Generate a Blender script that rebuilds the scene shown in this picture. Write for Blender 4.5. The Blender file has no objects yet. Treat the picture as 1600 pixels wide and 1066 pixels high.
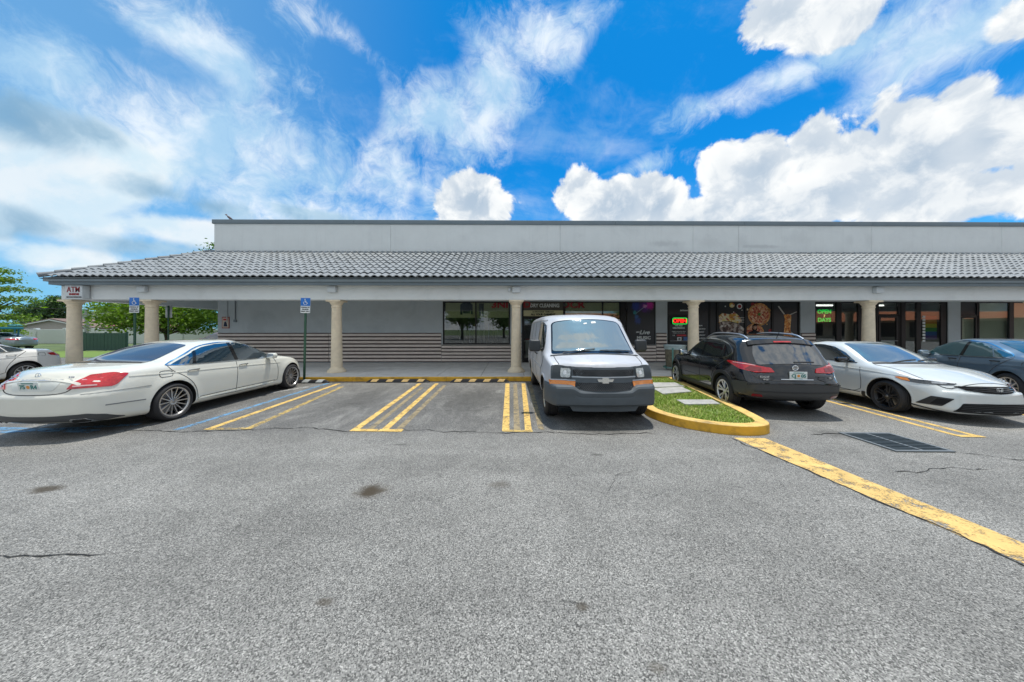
import bpy, bmesh, math, random
import numpy as np
from mathutils import Vector, Matrix
from mathutils.bvhtree import BVHTree
from mathutils.geometry import delaunay_2d_cdt

random.seed(7)
S = bpy.context.scene
COL = S.collection
R = math.radians

# ------------------------------------------------------------------ camera
cam_data = bpy.data.cameras.new('camera')
cam_data.sensor_width = 36.0
cam_data.lens = 485.0 / 1600.0 * 36.0
cam_data.shift_y = -18.0 / 1600.0
cam_data.clip_start = 0.05
cam_data.clip_end = 2000.0
camera = bpy.data.objects.new('camera', cam_data)
camera.location = (0, 0, 1.70)
camera.rotation_euler = (R(90), 0, R(-0.6))
COL.objects.link(camera)
S.camera = camera

# ------------------------------------------------------------------ light
SUN_EL, SUN_AZ = R(77), R(34)          # azimuth measured from +Y towards +X
S.view_settings.view_transform = 'Standard'
S.view_settings.look = 'None'
S.view_settings.exposure = EXPOSURE = 0.90
S.view_settings.gamma = 1.0
S.view_settings.use_curve_mapping = False
sun_data = bpy.data.lights.new('sun', 'SUN')
sun_data.energy = 2.2
sun_data.angle = R(0.6)
sun_data.color = (1.0, 0.95, 0.86)
sun = bpy.data.objects.new('sun', sun_data)
sd = Vector((math.sin(SUN_AZ) * math.cos(SUN_EL), math.cos(SUN_AZ) * math.cos(SUN_EL), math.sin(SUN_EL)))
sun.rotation_euler = sd.to_track_quat('Z', 'Y').to_euler()
sun.location = (0, 0, 40)
COL.objects.link(sun)
S.render.engine = 'CYCLES'
S.cycles.max_bounces = 7
S.cycles.diffuse_bounces = 3
S.cycles.glossy_bounces = 4
S.cycles.transparent_max_bounces = 12
S.cycles.sample_clamp_indirect = 6.0
S.cycles.use_denoising = True
# ------------------------------------------------------------------ node helpers
class NT:
    """tiny wrapper for building node trees"""
    def __init__(self, tree):
        self.t = tree
    def n(self, typ, **kw):
        nd = self.t.nodes.new(typ)
        ins = kw.pop('ins', {})
        for k, v in kw.items():
            setattr(nd, k, v)
        for k, v in ins.items():
            self.set(nd.inputs[k], v)
        return nd
    def set(self, sock, v):
        if isinstance(v, bpy.types.NodeSocket):
            self.t.links.new(v, sock)
        elif isinstance(v, bpy.types.Node):
            self.t.links.new(v.outputs[0], sock)
        else:
            if sock.type == 'RGBA' and hasattr(v, '__len__') and len(v) == 3:
                v = (*v, 1)
            sock.default_value = v
    def m(self, op, a, b=None, c=None, clamp=False):
        nd = self.t.nodes.new('ShaderNodeMath')
        nd.operation = op
        nd.use_clamp = clamp
        self.set(nd.inputs[0], a)
        if b is not None: self.set(nd.inputs[1], b)
        if c is not None: self.set(nd.inputs[2], c)
        return nd.outputs[0]
    def vm(self, op, a, b=None):
        nd = self.t.nodes.new('ShaderNodeVectorMath')
        nd.operation = op
        self.set(nd.inputs[0], a)
        if b is not None: self.set(nd.inputs[1], b)
        return nd.outputs[0]
    def mix(self, fac, a, b, blend='MIX'):
        nd = self.t.nodes.new('ShaderNodeMix')
        nd.data_type = 'RGBA'; nd.blend_type = blend
        self.set(nd.inputs['Factor'], fac)
        self.set(nd.inputs[6], a); self.set(nd.inputs[7], b)
        return nd.outputs[2]
    def noise(self, vec, scale, detail=4, rough=0.55, dist=0.0):
        nd = self.n('ShaderNodeTexNoise')
        nd.noise_dimensions = '3D'
        if vec is not None: self.set(nd.inputs['Vector'], vec)
        nd.inputs['Scale'].default_value = scale
        nd.inputs['Detail'].default_value = detail
        nd.inputs['Roughness'].default_value = rough
        nd.inputs['Distortion'].default_value = dist
        return nd.outputs[0]
    def ramp(self, fac, stops, interp='LINEAR'):
        nd = self.n('ShaderNodeValToRGB')
        cr = nd.color_ramp; cr.interpolation = interp
        while len(cr.elements) < len(stops): cr.elements.new(0.5)
        for e, (p, c) in zip(cr.elements, stops):
            e.position = p
            e.color = c if hasattr(c, '__len__') and len(c) == 4 else ((*c, 1) if hasattr(c, '__len__') else (c, c, c, 1))
        self.set(nd.inputs[0], fac)
        return nd.outputs[0]
    def sstep(self, x, a, b):
        nd = self.n('ShaderNodeMapRange')
        nd.interpolation_type = 'SMOOTHSTEP'
        self.set(nd.inputs[0], x)
        nd.inputs[1].default_value = a; nd.inputs[2].default_value = b
        nd.inputs[3].default_value = 0; nd.inputs[4].default_value = 1
        return nd.outputs[0]

MATS = {}
def newmat(name):
    m = bpy.data.materials.new(name)
    m.use_nodes = True
    nt = NT(m.node_tree)
    bsdf = m.node_tree.nodes['Principled BSDF']
    return m, nt, bsdf

def mat(name, color=(.5, .5, .5), rough=.5, metal=0., coat=0., spec=.5, ior=1.5, emit=None, es=1.0,
        var=0.0, vscale=6.0, bump=0.0, bscale=60.0, dirt=None, dscale=1.5, damt=.5):
    """principled material with optional soft colour variation, fine relief and blotchy wear"""
    if name in MATS: return MATS[name]
    m, nt, b = newmat(name)
    b.inputs['Roughness'].default_value = rough
    b.inputs['Metallic'].default_value = metal
    b.inputs['Coat Weight'].default_value = coat
    b.inputs['Coat Roughness'].default_value = .04
    b.inputs['Specular IOR Level'].default_value = spec
    b.inputs['IOR'].default_value = ior
    col = (*color, 1)
    b.inputs['Base Color'].default_value = col
    if var or bump or dirt:
        tc = nt.n('ShaderNodeTexCoord').outputs['Object']
        cur = col
        if var:
            f = nt.noise(tc, vscale, 5, .6)
            lo = tuple(c * (1 - var) for c in color); hi = tuple(min(1, c * (1 + var)) for c in color)
            cur = nt.ramp(f, [(.3, lo), (.7, hi)])
        if dirt:
            f2 = nt.noise(tc, dscale, 7, .68, .6)
            f2 = nt.m('MULTIPLY', nt.sstep(f2, .48, .72), damt)
            cur = nt.mix(f2, cur, (*dirt, 1))
        if not isinstance(cur, tuple):
            nt.set(b.inputs['Base Color'], cur)
        if bump:
            f3 = nt.noise(tc, bscale, 4, .6)
            bn = nt.n('ShaderNodeBump', ins={'Height': f3})
            bn.inputs['Strength'].default_value = bump
            bn.inputs['Distance'].default_value = .01
            nt.set(b.inputs['Normal'], bn)
    if emit:
        b.inputs['Emission Color'].default_value = (*emit, 1)
        b.inputs['Emission Strength'].default_value = es
    MATS[name] = m
    return m

# ------------------------------------------------------------------ object helpers
def link(o):
    COL.objects.link(o); return o

def tag(o, label=None, cat=None, group=None, kind=None):
    if label: o['label'] = label
    if cat: o['category'] = cat
    if group: o['group'] = group
    if kind: o['kind'] = kind
    return o

def empty(name, loc=(0, 0, 0), rz=0, parent=None):
    o = link(bpy.data.objects.new(name, None))
    o.location = loc; o.rotation_euler = (0, 0, rz)
    o.empty_display_size = .3
    if parent: o.parent = parent
    return o

def thing(name, label, cat, loc=(0, 0, 0), rz=0, group=None):
    return tag(empty(name, loc, rz), label, cat, group)

def mk(name, verts, faces, m=None, parent=None, smooth=False, angle=None, fmats=None):
    me = bpy.data.meshes.new(name)
    me.from_pydata([tuple(map(float, v)) for v in verts], [], [tuple(map(int, f)) for f in faces])
    return mk_me(name, me, m, parent, smooth, angle, fmats)

def mk_me(name, me, m=None, parent=None, smooth=False, angle=None, fmats=None):
    ms = m if isinstance(m, (list, tuple)) else ([m] if m else [])
    for x in ms: me.materials.append(x)
    if fmats is not None: me.polygons.foreach_set('material_index', np.asarray(fmats, dtype=np.int32))
    if smooth:
        me.polygons.foreach_set('use_smooth', [True] * len(me.polygons))
        if angle: me.set_sharp_from_angle(angle=R(angle))
    me.update()
    o = link(bpy.data.objects.new(name, me))
    if parent: o.parent = parent
    return o

def inst(o, parent=None, loc=None, rot=None):
    """a copy of one object that shares its mesh"""
    c = link(o.copy())
    if parent is not None: c.parent = parent
    if loc is not None: c.location = loc
    if rot is not None: c.rotation_euler = rot
    return c

def copy_tree(o, parent=None):
    c = link(o.copy())
    if parent is not None: c.parent = parent
    for ch in list(o.children):
        copy_tree(ch, c)
    return c

class MB:
    """collects simple shapes into one mesh"""
    def __init__(self):
        self.v = []; self.f = []; self.mi = []
    def add(self, verts, faces, mi=0, M=None):
        b = len(self.v)
        if M is not None: verts = [M @ Vector(v) for v in verts]
        self.v += [tuple(v) for v in verts]
        self.f += [tuple(i + b for i in f) for f in faces]
        self.mi += [mi] * len(faces)
        return self
    def box(self, x0, x1, y0, y1, z0, z1, mi=0, M=None):
        v = [(x0, y0, z0), (x1, y0, z0), (x1, y1, z0), (x0, y1, z0), (x0, y0, z1), (x1, y0, z1), (x1, y1, z1), (x0, y1, z1)]
        f = [(0, 3, 2, 1), (4, 5, 6, 7), (0, 1, 5, 4), (1, 2, 6, 5), (2, 3, 7, 6), (3, 0, 4, 7)]
        return self.add(v, f, mi, M)
    def rbox(self, x0, x1, y0, y1, z0, z1, r=.01, mi=0, M=None, seg=2):
        bm = bmesh.new()
        bmesh.ops.create_cube(bm, size=1)
        for v in bm.verts:
            v.co = Vector(((x0 + x1) / 2 + v.co.x * (x1 - x0), (y0 + y1) / 2 + v.co.y * (y1 - y0), (z0 + z1) / 2 + v.co.z * (z1 - z0)))
        bmesh.ops.bevel(bm, geom=bm.edges[:], offset=r, segments=seg, profile=.5, affect='EDGES')
        bm.verts.index_update()
        self.add([v.co.copy() for v in bm.verts], [[v.index for v in f.verts] for f in bm.faces], mi, M)
        bm.free(); return self
    def tube(self, pts, rad, n=10, mi=0, caps=True):
        pts = [Vector(p) for p in pts]
        rads = rad if hasattr(rad, '__len__') else [rad] * len(pts)
        rings = []
        up = Vector((0, 0, 1))
        prev = None
        vs = []
        for i, p in enumerate(pts):
            d = (pts[min(i + 1, len(pts) - 1)] - pts[max(i - 1, 0)]).normalized()
            a = prev - d * prev.dot(d) if prev is not None else None
            if a is None or a.length < 1e-5:
                a = d.cross(up) if abs(d.z) < .95 else d.cross(Vector((0, 1, 0)))
            a.normalize(); b = d.cross(a); prev = a
            for k in range(n):
                t = 2 * math.pi * k / n
                vs.append(p + (a * math.cos(t) + b * math.sin(t)) * rads[i])
        fs = []
        for i in range(len(pts) - 1):
            for k in range(n):
                fs.append((i * n + k, i * n + (k + 1) % n, (i + 1) * n + (k + 1) % n, (i + 1) * n + k))
        if caps:
            fs.append(tuple(range(n))[::-1]); fs.append(tuple((len(pts) - 1) * n + k for k in range(n)))
        return self.add(vs, fs, mi)
    def lathe(self, prof, n=24, axis='Z', mi=0, M=None, close=False, cap=True):
        """prof: list of (r, h)"""
        vs = []
        for r, h in prof:
            for k in range(n):
                t = 2 * math.pi * k / n
                c, s = r * math.cos(t), r * math.sin(t)
                vs.append((c, s, h) if axis == 'Z' else ((c, h, s) if axis == 'Y' else (h, c, s)))
        fs = []
        m = len(prof)
        for i in range(m if close else m - 1):
            for k in range(n):
                j = (i + 1) % m
                fs.append((i * n + k, i * n + (k + 1) % n, j * n + (k + 1) % n, j * n + k))
        if not close and cap:
            if prof[0][0] > 1e-4: fs.append(tuple(range(n))[::-1])
            if prof[-1][0] > 1e-4: fs.append(tuple((m - 1) * n + k for k in range(n)))
        return self.add(vs, fs, mi, M)
    def prism(self, poly, axis, a, b, mi=0, M=None):
        """extrude 2D polygon: axis 'Y' -> poly in (x,z); 'Z' -> (x,y); 'X' -> (y,z)"""
        def p3(p, h):
            return (p[0], h, p[1]) if axis == 'Y' else ((p[0], p[1], h) if axis == 'Z' else (h, p[0], p[1]))
        n = len(poly)
        vs = [p3(p, a) for p in poly] + [p3(p, b) for p in poly]
        fs = [tuple(range(n))[::-1], tuple(range(n, 2 * n))]
        for i in range(n):
            fs.append((i, (i + 1) % n, n + (i + 1) % n, n + i))
        return self.add(vs, fs, mi, M)
    def disc(self, c, r, n=20, axis='Y', mi=0):
        return self.add([(c[0] + r * math.cos(2 * math.pi * k / n), c[1], c[2] + r * math.sin(2 * math.pi * k / n)) if axis == 'Y'
                         else (c[0] + r * math.cos(2 * math.pi * k / n), c[1] + r * math.sin(2 * math.pi * k / n), c[2]) for k in range(n)],
                        [tuple(range(n))], mi)
    def build(self, name, m=None, parent=None, smooth=False, angle=35):
        return mk(name, self.v, self.f, m, parent, smooth, angle if smooth else None, self.mi if isinstance(m, (list, tuple)) else None)

def text_mesh(body, size, bold=0.0, extrude=.004, align='CENTER', shear=0.0):
    cu = bpy.data.curves.new('lettering', 'FONT')
    cu.body = body; cu.size = size; cu.offset = bold; cu.extrude = extrude
    cu.align_x = align; cu.align_y = 'CENTER'; cu.shear = shear
    cu.resolution_u = 3
    o = bpy.data.objects.new('lettering', cu)
    me = bpy.data.meshes.new_from_object(o)
    bpy.data.objects.remove(o); bpy.data.curves.remove(cu)
    me.name = 'lettering'
    me.materials.clear()
    return me

def text(name, body, size, loc, m, parent=None, rot=(R(90), 0, 0), bold=0.0, extrude=.004, align='CENTER', shear=0.0, sx=1.0):
    me = text_mesh(body, size, bold, extrude, align, shear)
    o = mk_me(name, me, m, parent)
    o.location = loc; o.rotation_euler = rot; o.scale = (sx, 1, 1)
    return o

def pchip(xs, ys):
    xs = np.asarray(xs, float); ys = np.asarray(ys, float)
    h = np.diff(xs); d = np.diff(ys) / h
    m = np.zeros_like(xs)
    for i in range(1, len(xs) - 1):
        if d[i - 1] * d[i] > 0:
            w1 = 2 * h[i] + h[i - 1]; w2 = h[i] + 2 * h[i - 1]
            m[i] = (w1 + w2) / (w1 / d[i - 1] + w2 / d[i])
    m[0] = d[0]; m[-1] = d[-1]
    def f(x):
        x = np.clip(np.asarray(x, float), xs[0], xs[-1])
        i = np.clip(np.searchsorted(xs, x, side='right') - 1, 0, len(xs) - 2)
        t = (x - xs[i]) / h[i]
        return ((1 + 2 * t) * (1 - t) ** 2 * ys[i] + t * (1 - t) ** 2 * h[i] * m[i] + t * t * (3 - 2 * t) * ys[i + 1] + t * t * (t - 1) * h[i] * m[i + 1])
    return f

def prof(pts):
    return pchip([p[0] for p in pts], [p[1] for p in pts])

def smooth01(t):
    t = np.clip(t, 0, 1); return t * t * (3 - 2 * t)

# ------------------------------------------------------------------ vehicle shell
class Shell:
    """a car body lofted from its side profile, plan and sections; panels, glass and lamps are cut to its surface"""
    def __init__(s, L, top, shoulder, bottom, plan, tum=.36, kf=.3, kr=.25, crown=.05, sh_in=.06, xmid=None,
                 front=None, rear=None, bowf=.18, bowr=.12, axles=(1, 4), flare=.012, RW=.34, waist=.0, gr=.13, flare_s=.10):
        s.L = L; s.P = prof(top); s.ZS = prof(shoulder); s.ZB = prof(bottom); s.W = prof(plan)
        s.tum = tum; s.kf = kf; s.kr = kr; s.crown = crown; s.sh_in = sh_in
        s.xmid = xmid or L / 2
        s.fr = prof(front) if front else (lambda z: np.zeros_like(z))
        s.rr = prof(rear) if rear else (lambda z: np.zeros_like(z))
        s.bowf = bowf; s.bowr = bowr; s.axles = axles; s.flare = flare; s.RW = RW; s.waist = waist; s.gr = gr
        s.flare_s = flare_s
        s.wmax = max(p[1] for p in plan)
        s.build()
    def T(s, x, y):
        sg = smooth01((x - s.xmid + .4) / .8) * 2 - 1
        k = s.kf if sg > 0 else s.kr
        return float(s.P(min(max(x + sg * k * y * y, 0), s.L))) - s.crown * (y / s.wmax) ** 2
    def section(s, x):
        w = float(s.W(x)); zb = float(s.ZB(x)); zs = float(s.ZS(x))
        yF = w - s.sh_in
        yG = yF - .12
        for _ in range(4):
            zG = s.T(x, yG)
            yG = yF - max(.10, s.tum * (zG - zs))
        zF = min(zs, max(zG, zb + .2))
        H = zF - zb
        wm = w
        ctrl = [(0, zb, 0), (wm - .12, zb, .06), (wm - .03, zb + .07, .05), (wm - s.waist, zb + .40 * H, .2), (wm - .004, zb + .74 * H, .12), (yF, zF, .05), (yG, zG, s.gr), (0, s.T(x, 0), 0)]
        nseg = [3, 2, 4, 4, 3, 8, 9]
        pts = []
        n = len(ctrl)
        P2 = [np.array(c[:2]) for c in ctrl]
        tr = [0] * n
        for i in range(1, n - 1):
            a = np.linalg.norm(P2[i] - P2[i - 1]); b = np.linalg.norm(P2[i + 1] - P2[i])
            tr[i] = min(ctrl[i][2], .45 * a, .45 * b)
        for i in range(n - 1):
            d = P2[i + 1] - P2[i]; l = np.linalg.norm(d) + 1e-9; d = d / l
            p = P2[i] + d * tr[i]; q = P2[i + 1] - d * tr[i + 1]
            for k in range(nseg[i] + 1):
                pts.append(p + (q - p) * k / nseg[i])
            if i + 1 < n - 1:
                d2 = P2[i + 2] - P2[i + 1]; d2 = d2 / (np.linalg.norm(d2) + 1e-9)
                e = P2[i + 1] + d2 * tr[i + 1]
                for t in (.25, .5, .75):
                    pts.append((1 - t) ** 2 * q + 2 * t * (1 - t) * P2[i + 1] + t * t * e)
        # drop duplicate joints
        out = np.array(pts)
        # crown of the roof between G and H
        yy = out[-(nseg[-1] + 1):, 0]
        for k in range(len(yy)):
            out[-(nseg[-1] + 1) + k, 1] = s.T(x, yy[k]) if k > 0 else out[-(nseg[-1] + 1), 1]
        return out
    def build(s):
        L = s.L
        e = [0, .004, .012, .025, .045, .07, .1, .14, .19, .25, .31]
        xs = np.array(sorted(set(e + list(np.arange(.37, L - .36, .055)) + [L - v for v in e])))
        secs = []
        for x in xs:
            sec = s.section(x)
            ed = min(x, L - x); Rr = .07
            if ed < Rr:
                ins = Rr * (1 - math.sqrt(max(0, 1 - (1 - ed / Rr) ** 2)))
                zmid = (sec[:, 1].min() + sec[:, 1].max()) / 2; hh = (sec[:, 1].max() - sec[:, 1].min()) / 2
                ww = sec[:, 0].max()
                sec = sec.copy()
                sec[:, 0] *= (ww - ins) / ww
                sec[:, 1] = zmid + (sec[:, 1] - zmid) * (hh - ins * .8) / hh
            secs.append(sec)
        n = len(secs[0]); nx = len(xs)
        V = []
        for i, x in enumerate(xs):
            for (y, z) in secs[i]: V.append((x, -y, z))
            for k in range(n - 2, 0, -1): V.append((x, secs[i][k][0], secs[i][k][1]))
        rn = 2 * n - 2
        F = []
        for i in range(nx - 1):
            for k in range(rn):
                F.append((i * rn + k, i * rn + (k + 1) % rn, (i + 1) * rn + (k + 1) % rn, (i + 1) * rn + k))
        # end caps as ruled rows
        K = 14
        for ei, flip in ((0, False), (nx - 1, True)):
            rows = []
            for k in range(n):
                a = ei * rn + k; b = ei * rn + (rn - k) % rn
                y, z = secs[ei][k]
                if k == 0 or k == n - 1:
                    rows.append([a] * (K + 1)); continue
                row = [a]
                for j in range(1, K):
                    V.append((xs[ei], -y + 2 * y * j / K, z)); row.append(len(V) - 1)
                row.append(b); rows.append(row)
            for k in range(n - 1):
                for j in range(K):
                    q = [rows[k][j], rows[k][j + 1], rows[k + 1][j + 1], rows[k + 1][j]]
                    qq = []
                    for v in q:
                        if v not in qq: qq.append(v)
                    if len(qq) >= 3: F.append(tuple(qq if flip else qq[::-1]))
        V = np.array(V)
        # fender flares
        for ax in s.axles:
            r = np.hypot(V[:, 0] - ax, V[:, 2] - s.RW)
            d = np.exp(-((r - (s.RW + .07)) / s.flare_s) ** 2) * s.flare
            m = (np.abs(V[:, 1]) > s.wmax * .7) & (V[:, 2] < s.RW * 2 + .2)
            V[m, 1] += np.sign(V[m, 1]) * d[m]
        x = V[:, 0].copy()
        yn = (V[:, 1] / s.wmax) ** 2
        V[:, 0] -= (s.fr(V[:, 2]) + s.bowf * yn) * smooth01((x - (L - 1.0)) / 1.0)
        V[:, 0] += (s.rr(V[:, 2]) + s.bowr * yn) * smooth01((1.0 - x) / 1.0)
        s.V = V; s.F = F
        s.bvh = BVHTree.FromPolygons([tuple(v) for v in V], F, epsilon=0.0)
    def body(s, name, m, well, parent):
        me = bpy.data.meshes.new(name)
        me.from_pydata([tuple(v) for v in s.V], [], s.F)
        bm = bmesh.new(); bm.from_mesh(me)
        bmesh.ops.remove_doubles(bm, verts=bm.verts, dist=1e-5)
        bmesh.ops.recalc_face_normals(bm, faces=bm.faces)
        bm.to_mesh(me); bm.free()
        me.materials.append(m); me.materials.append(well)
        o = link(bpy.data.objects.new(name, me))
        cut = MB()
        for ax in s.axles:
            for sg in (-1, 1):
                cut.lathe([(s.RW + .05, sg * .50), (s.RW + .055, sg * 1.3)], 40, 'Y', M=Matrix.Translation((ax, 0, s.RW)))
        c = cut.build('cutter', [m, well])
        c.data.polygons.foreach_set('material_index', [1] * len(c.data.polygons))
        bm = bmesh.new(); bm.from_mesh(c.data); bmesh.ops.recalc_face_normals(bm, faces=bm.faces); bm.to_mesh(c.data); bm.free()
        md = o.modifiers.new('b', 'BOOLEAN'); md.object = c; md.operation = 'DIFFERENCE'; md.solver = 'EXACT'
        dg = bpy.context.evaluated_depsgraph_get()
        me2 = bpy.data.meshes.new_from_object(o.evaluated_get(dg))
        o.modifiers.clear()
        o.data = me2
        bpy.data.objects.remove(c)
        bpy.data.meshes.remove(me)
        me2.name = name
        me2.polygons.foreach_set('use_smooth', [True] * len(me2.polygons))
        me2.set_sharp_from_angle(angle=R(32))
        o.parent = parent
        return o
    def hit(s, p, d):
        """surface point under p looking along -d"""
        d = Vector(d).normalized()
        o = Vector(p); o = o - d * o.dot(d) + d * 12
        if True:
            o = Vector(p) + d * 4
            loc, nor, idx, dist = s.bvh.ray_cast(o, -d)
            if loc is None:
                loc, nor, idx, dist = s.bvh.find_nearest(Vector(p))
        if nor.dot(d) < 0: nor = -nor
        return loc, nor
    def frame(s, d):
        d = Vector(d).normalized()
        u = Vector((0, 0, 1)).cross(d) if abs(d.z) < .95 else Vector((1, 0, 0))
        u.normalize(); v = d.cross(u)
        return d, u, v
    def panel(s, name, pts, d, m, parent, off=.004, grid=.07, rnd=.03, skirt=.012):
        off = off + .003; grid = min(grid, .045); skirt += .006
        d, u, v = s.frame(d)
        c = sum((Vector(p) for p in pts), Vector()) / len(pts)
        P = [((Vector(p) - c).dot(u), (Vector(p) - c).dot(v)) for p in pts]
        P = round_poly(P, rnd)
        B = []
        for i in range(len(P)):
            a = np.array(P[i]); b = np.array(P[(i + 1) % len(P)])
            nn = max(1, int(np.linalg.norm(b - a) / grid))
            for k in range(nn): B.append(tuple(a + (b - a) * k / nn))
        lo = np.min(B, axis=0); hi = np.max(B, axis=0)
        inner = []
        y = lo[1] + grid * .5
        while y < hi[1]:
            x = lo[0] + grid * .5
            while x < hi[0]:
                if in_poly(x, y, B) and dist_poly(x, y, B) > grid * .45: inner.append((x, y))
                x += grid
            y += grid
        nb = len(B)
        vs, es, fs, *_ = delaunay_2d_cdt([Vector(p) for p in B + inner], [], [list(range(nb))], 1, 1e-5)
        V3 = []; N3 = []
        for p in vs:
            q = c + u * p.x + v * p.y
            loc, nor = s.hit(q, d)
            V3.append(loc + nor * off); N3.append(nor)
        F = [tuple(f) for f in fs]
        # skirt
        cnt = {}
        for f in F:
            for i in range(len(f)):
                a, b = f[i], f[(i + 1) % len(f)]
                cnt[(min(a, b), max(a, b))] = cnt.get((min(a, b), max(a, b)), 0) + ((1) if True else 0)
        low = {}
        for f in list(F):
            for i in range(len(f)):
                a, b = f[i], f[(i + 1) % len(f)]
                if cnt[(min(a, b), max(a, b))] == 1:
                    for q in (a, b):
                        if q not in low:
                            V3.append(V3[q] - N3[q] * skirt); low[q] = len(V3) - 1
                    F.append((b, a, low[a], low[b]))
        return mk(name, V3, F, m, parent, True, 50)
    def strip(s, name, pts, d, width, m, parent, off=.0025, step=.04, thick=.006, close=False, curve=True):
        d, u, v = s.frame(d)
        off += .002; thick += .002
        pts = [Vector(p) for p in pts]
        if close: pts = pts + [pts[0]]
        for _ in range(2 if len(pts) > 2 and curve else 0):
            new = [pts[0]]
            for a, b in zip(pts[:-1], pts[1:]): new += [a.lerp(b, .25), a.lerp(b, .75)]
            pts = new + [pts[-1]]
        Q = []
        for i in range(len(pts) - 1):
            n = max(1, int((pts[i + 1] - pts[i]).length / step))
            for k in range(n): Q.append(pts[i].lerp(pts[i + 1], k / n))
        Q.append(pts[-1])
        V = []; F = []
        for i, q in enumerate(Q):
            t = Q[min(i + 1, len(Q) - 1)] - Q[max(i - 1, 0)]
            t = t - d * t.dot(d); t.normalize()
            nrm = d.cross(t)
            row = []
            for sg in (-1, 1):
                loc, nor = s.hit(q + nrm * sg * width / 2, d)
                row.append((loc + nor * off, loc + nor * (off - thick)))
            V += [row[0][1], row[0][0], row[1][0], row[1][1]]
        for i in range(len(Q) - 1):
            for k in range(3):
                F.append((i * 4 + k, i * 4 + k + 1, i * 4 + k + 5, i * 4 + k + 4))
        return mk(name, V, F, m, parent, True, 40)

def round_poly(P, r):
    out = []
    n = len(P)
    for i in range(n):
        a = np.array(P[i - 1]); b = np.array(P[i]); c = np.array(P[(i + 1) % n])
        la = np.linalg.norm(a - b); lc = np.linalg.norm(c - b)
        t = min(r, .42 * la, .42 * lc)
        p = b + (a - b) / (la + 1e-9) * t; q = b + (c - b) / (lc + 1e-9) * t
        for k in (0, .33, .67, 1):
            out.append(tuple((1 - k) ** 2 * p + 2 * k * (1 - k) * b + k * k * q))
    return out

def in_poly(x, y, P):
    c = False
    j = len(P) - 1
    for i in range(len(P)):
        if (P[i][1] > y) != (P[j][1] > y) and x < (P[j][0] - P[i][0]) * (y - P[i][1]) / (P[j][1] - P[i][1]) + P[i][0]: c = not c
        j = i
    return c

def dist_poly(x, y, P):
    A = np.array(P); Bq = np.roll(A, -1, 0)
    d = Bq - A; p = np.array((x, y)) - A
    t = np.clip((p * d).sum(1) / ((d * d).sum(1) + 1e-12), 0, 1)
    return np.sqrt((((p - d * t[:, None])) ** 2).sum(1)).min()

def mir(pts, sg):
    return [(p[0], p[1] * sg, p[2]) for p in pts]

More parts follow.
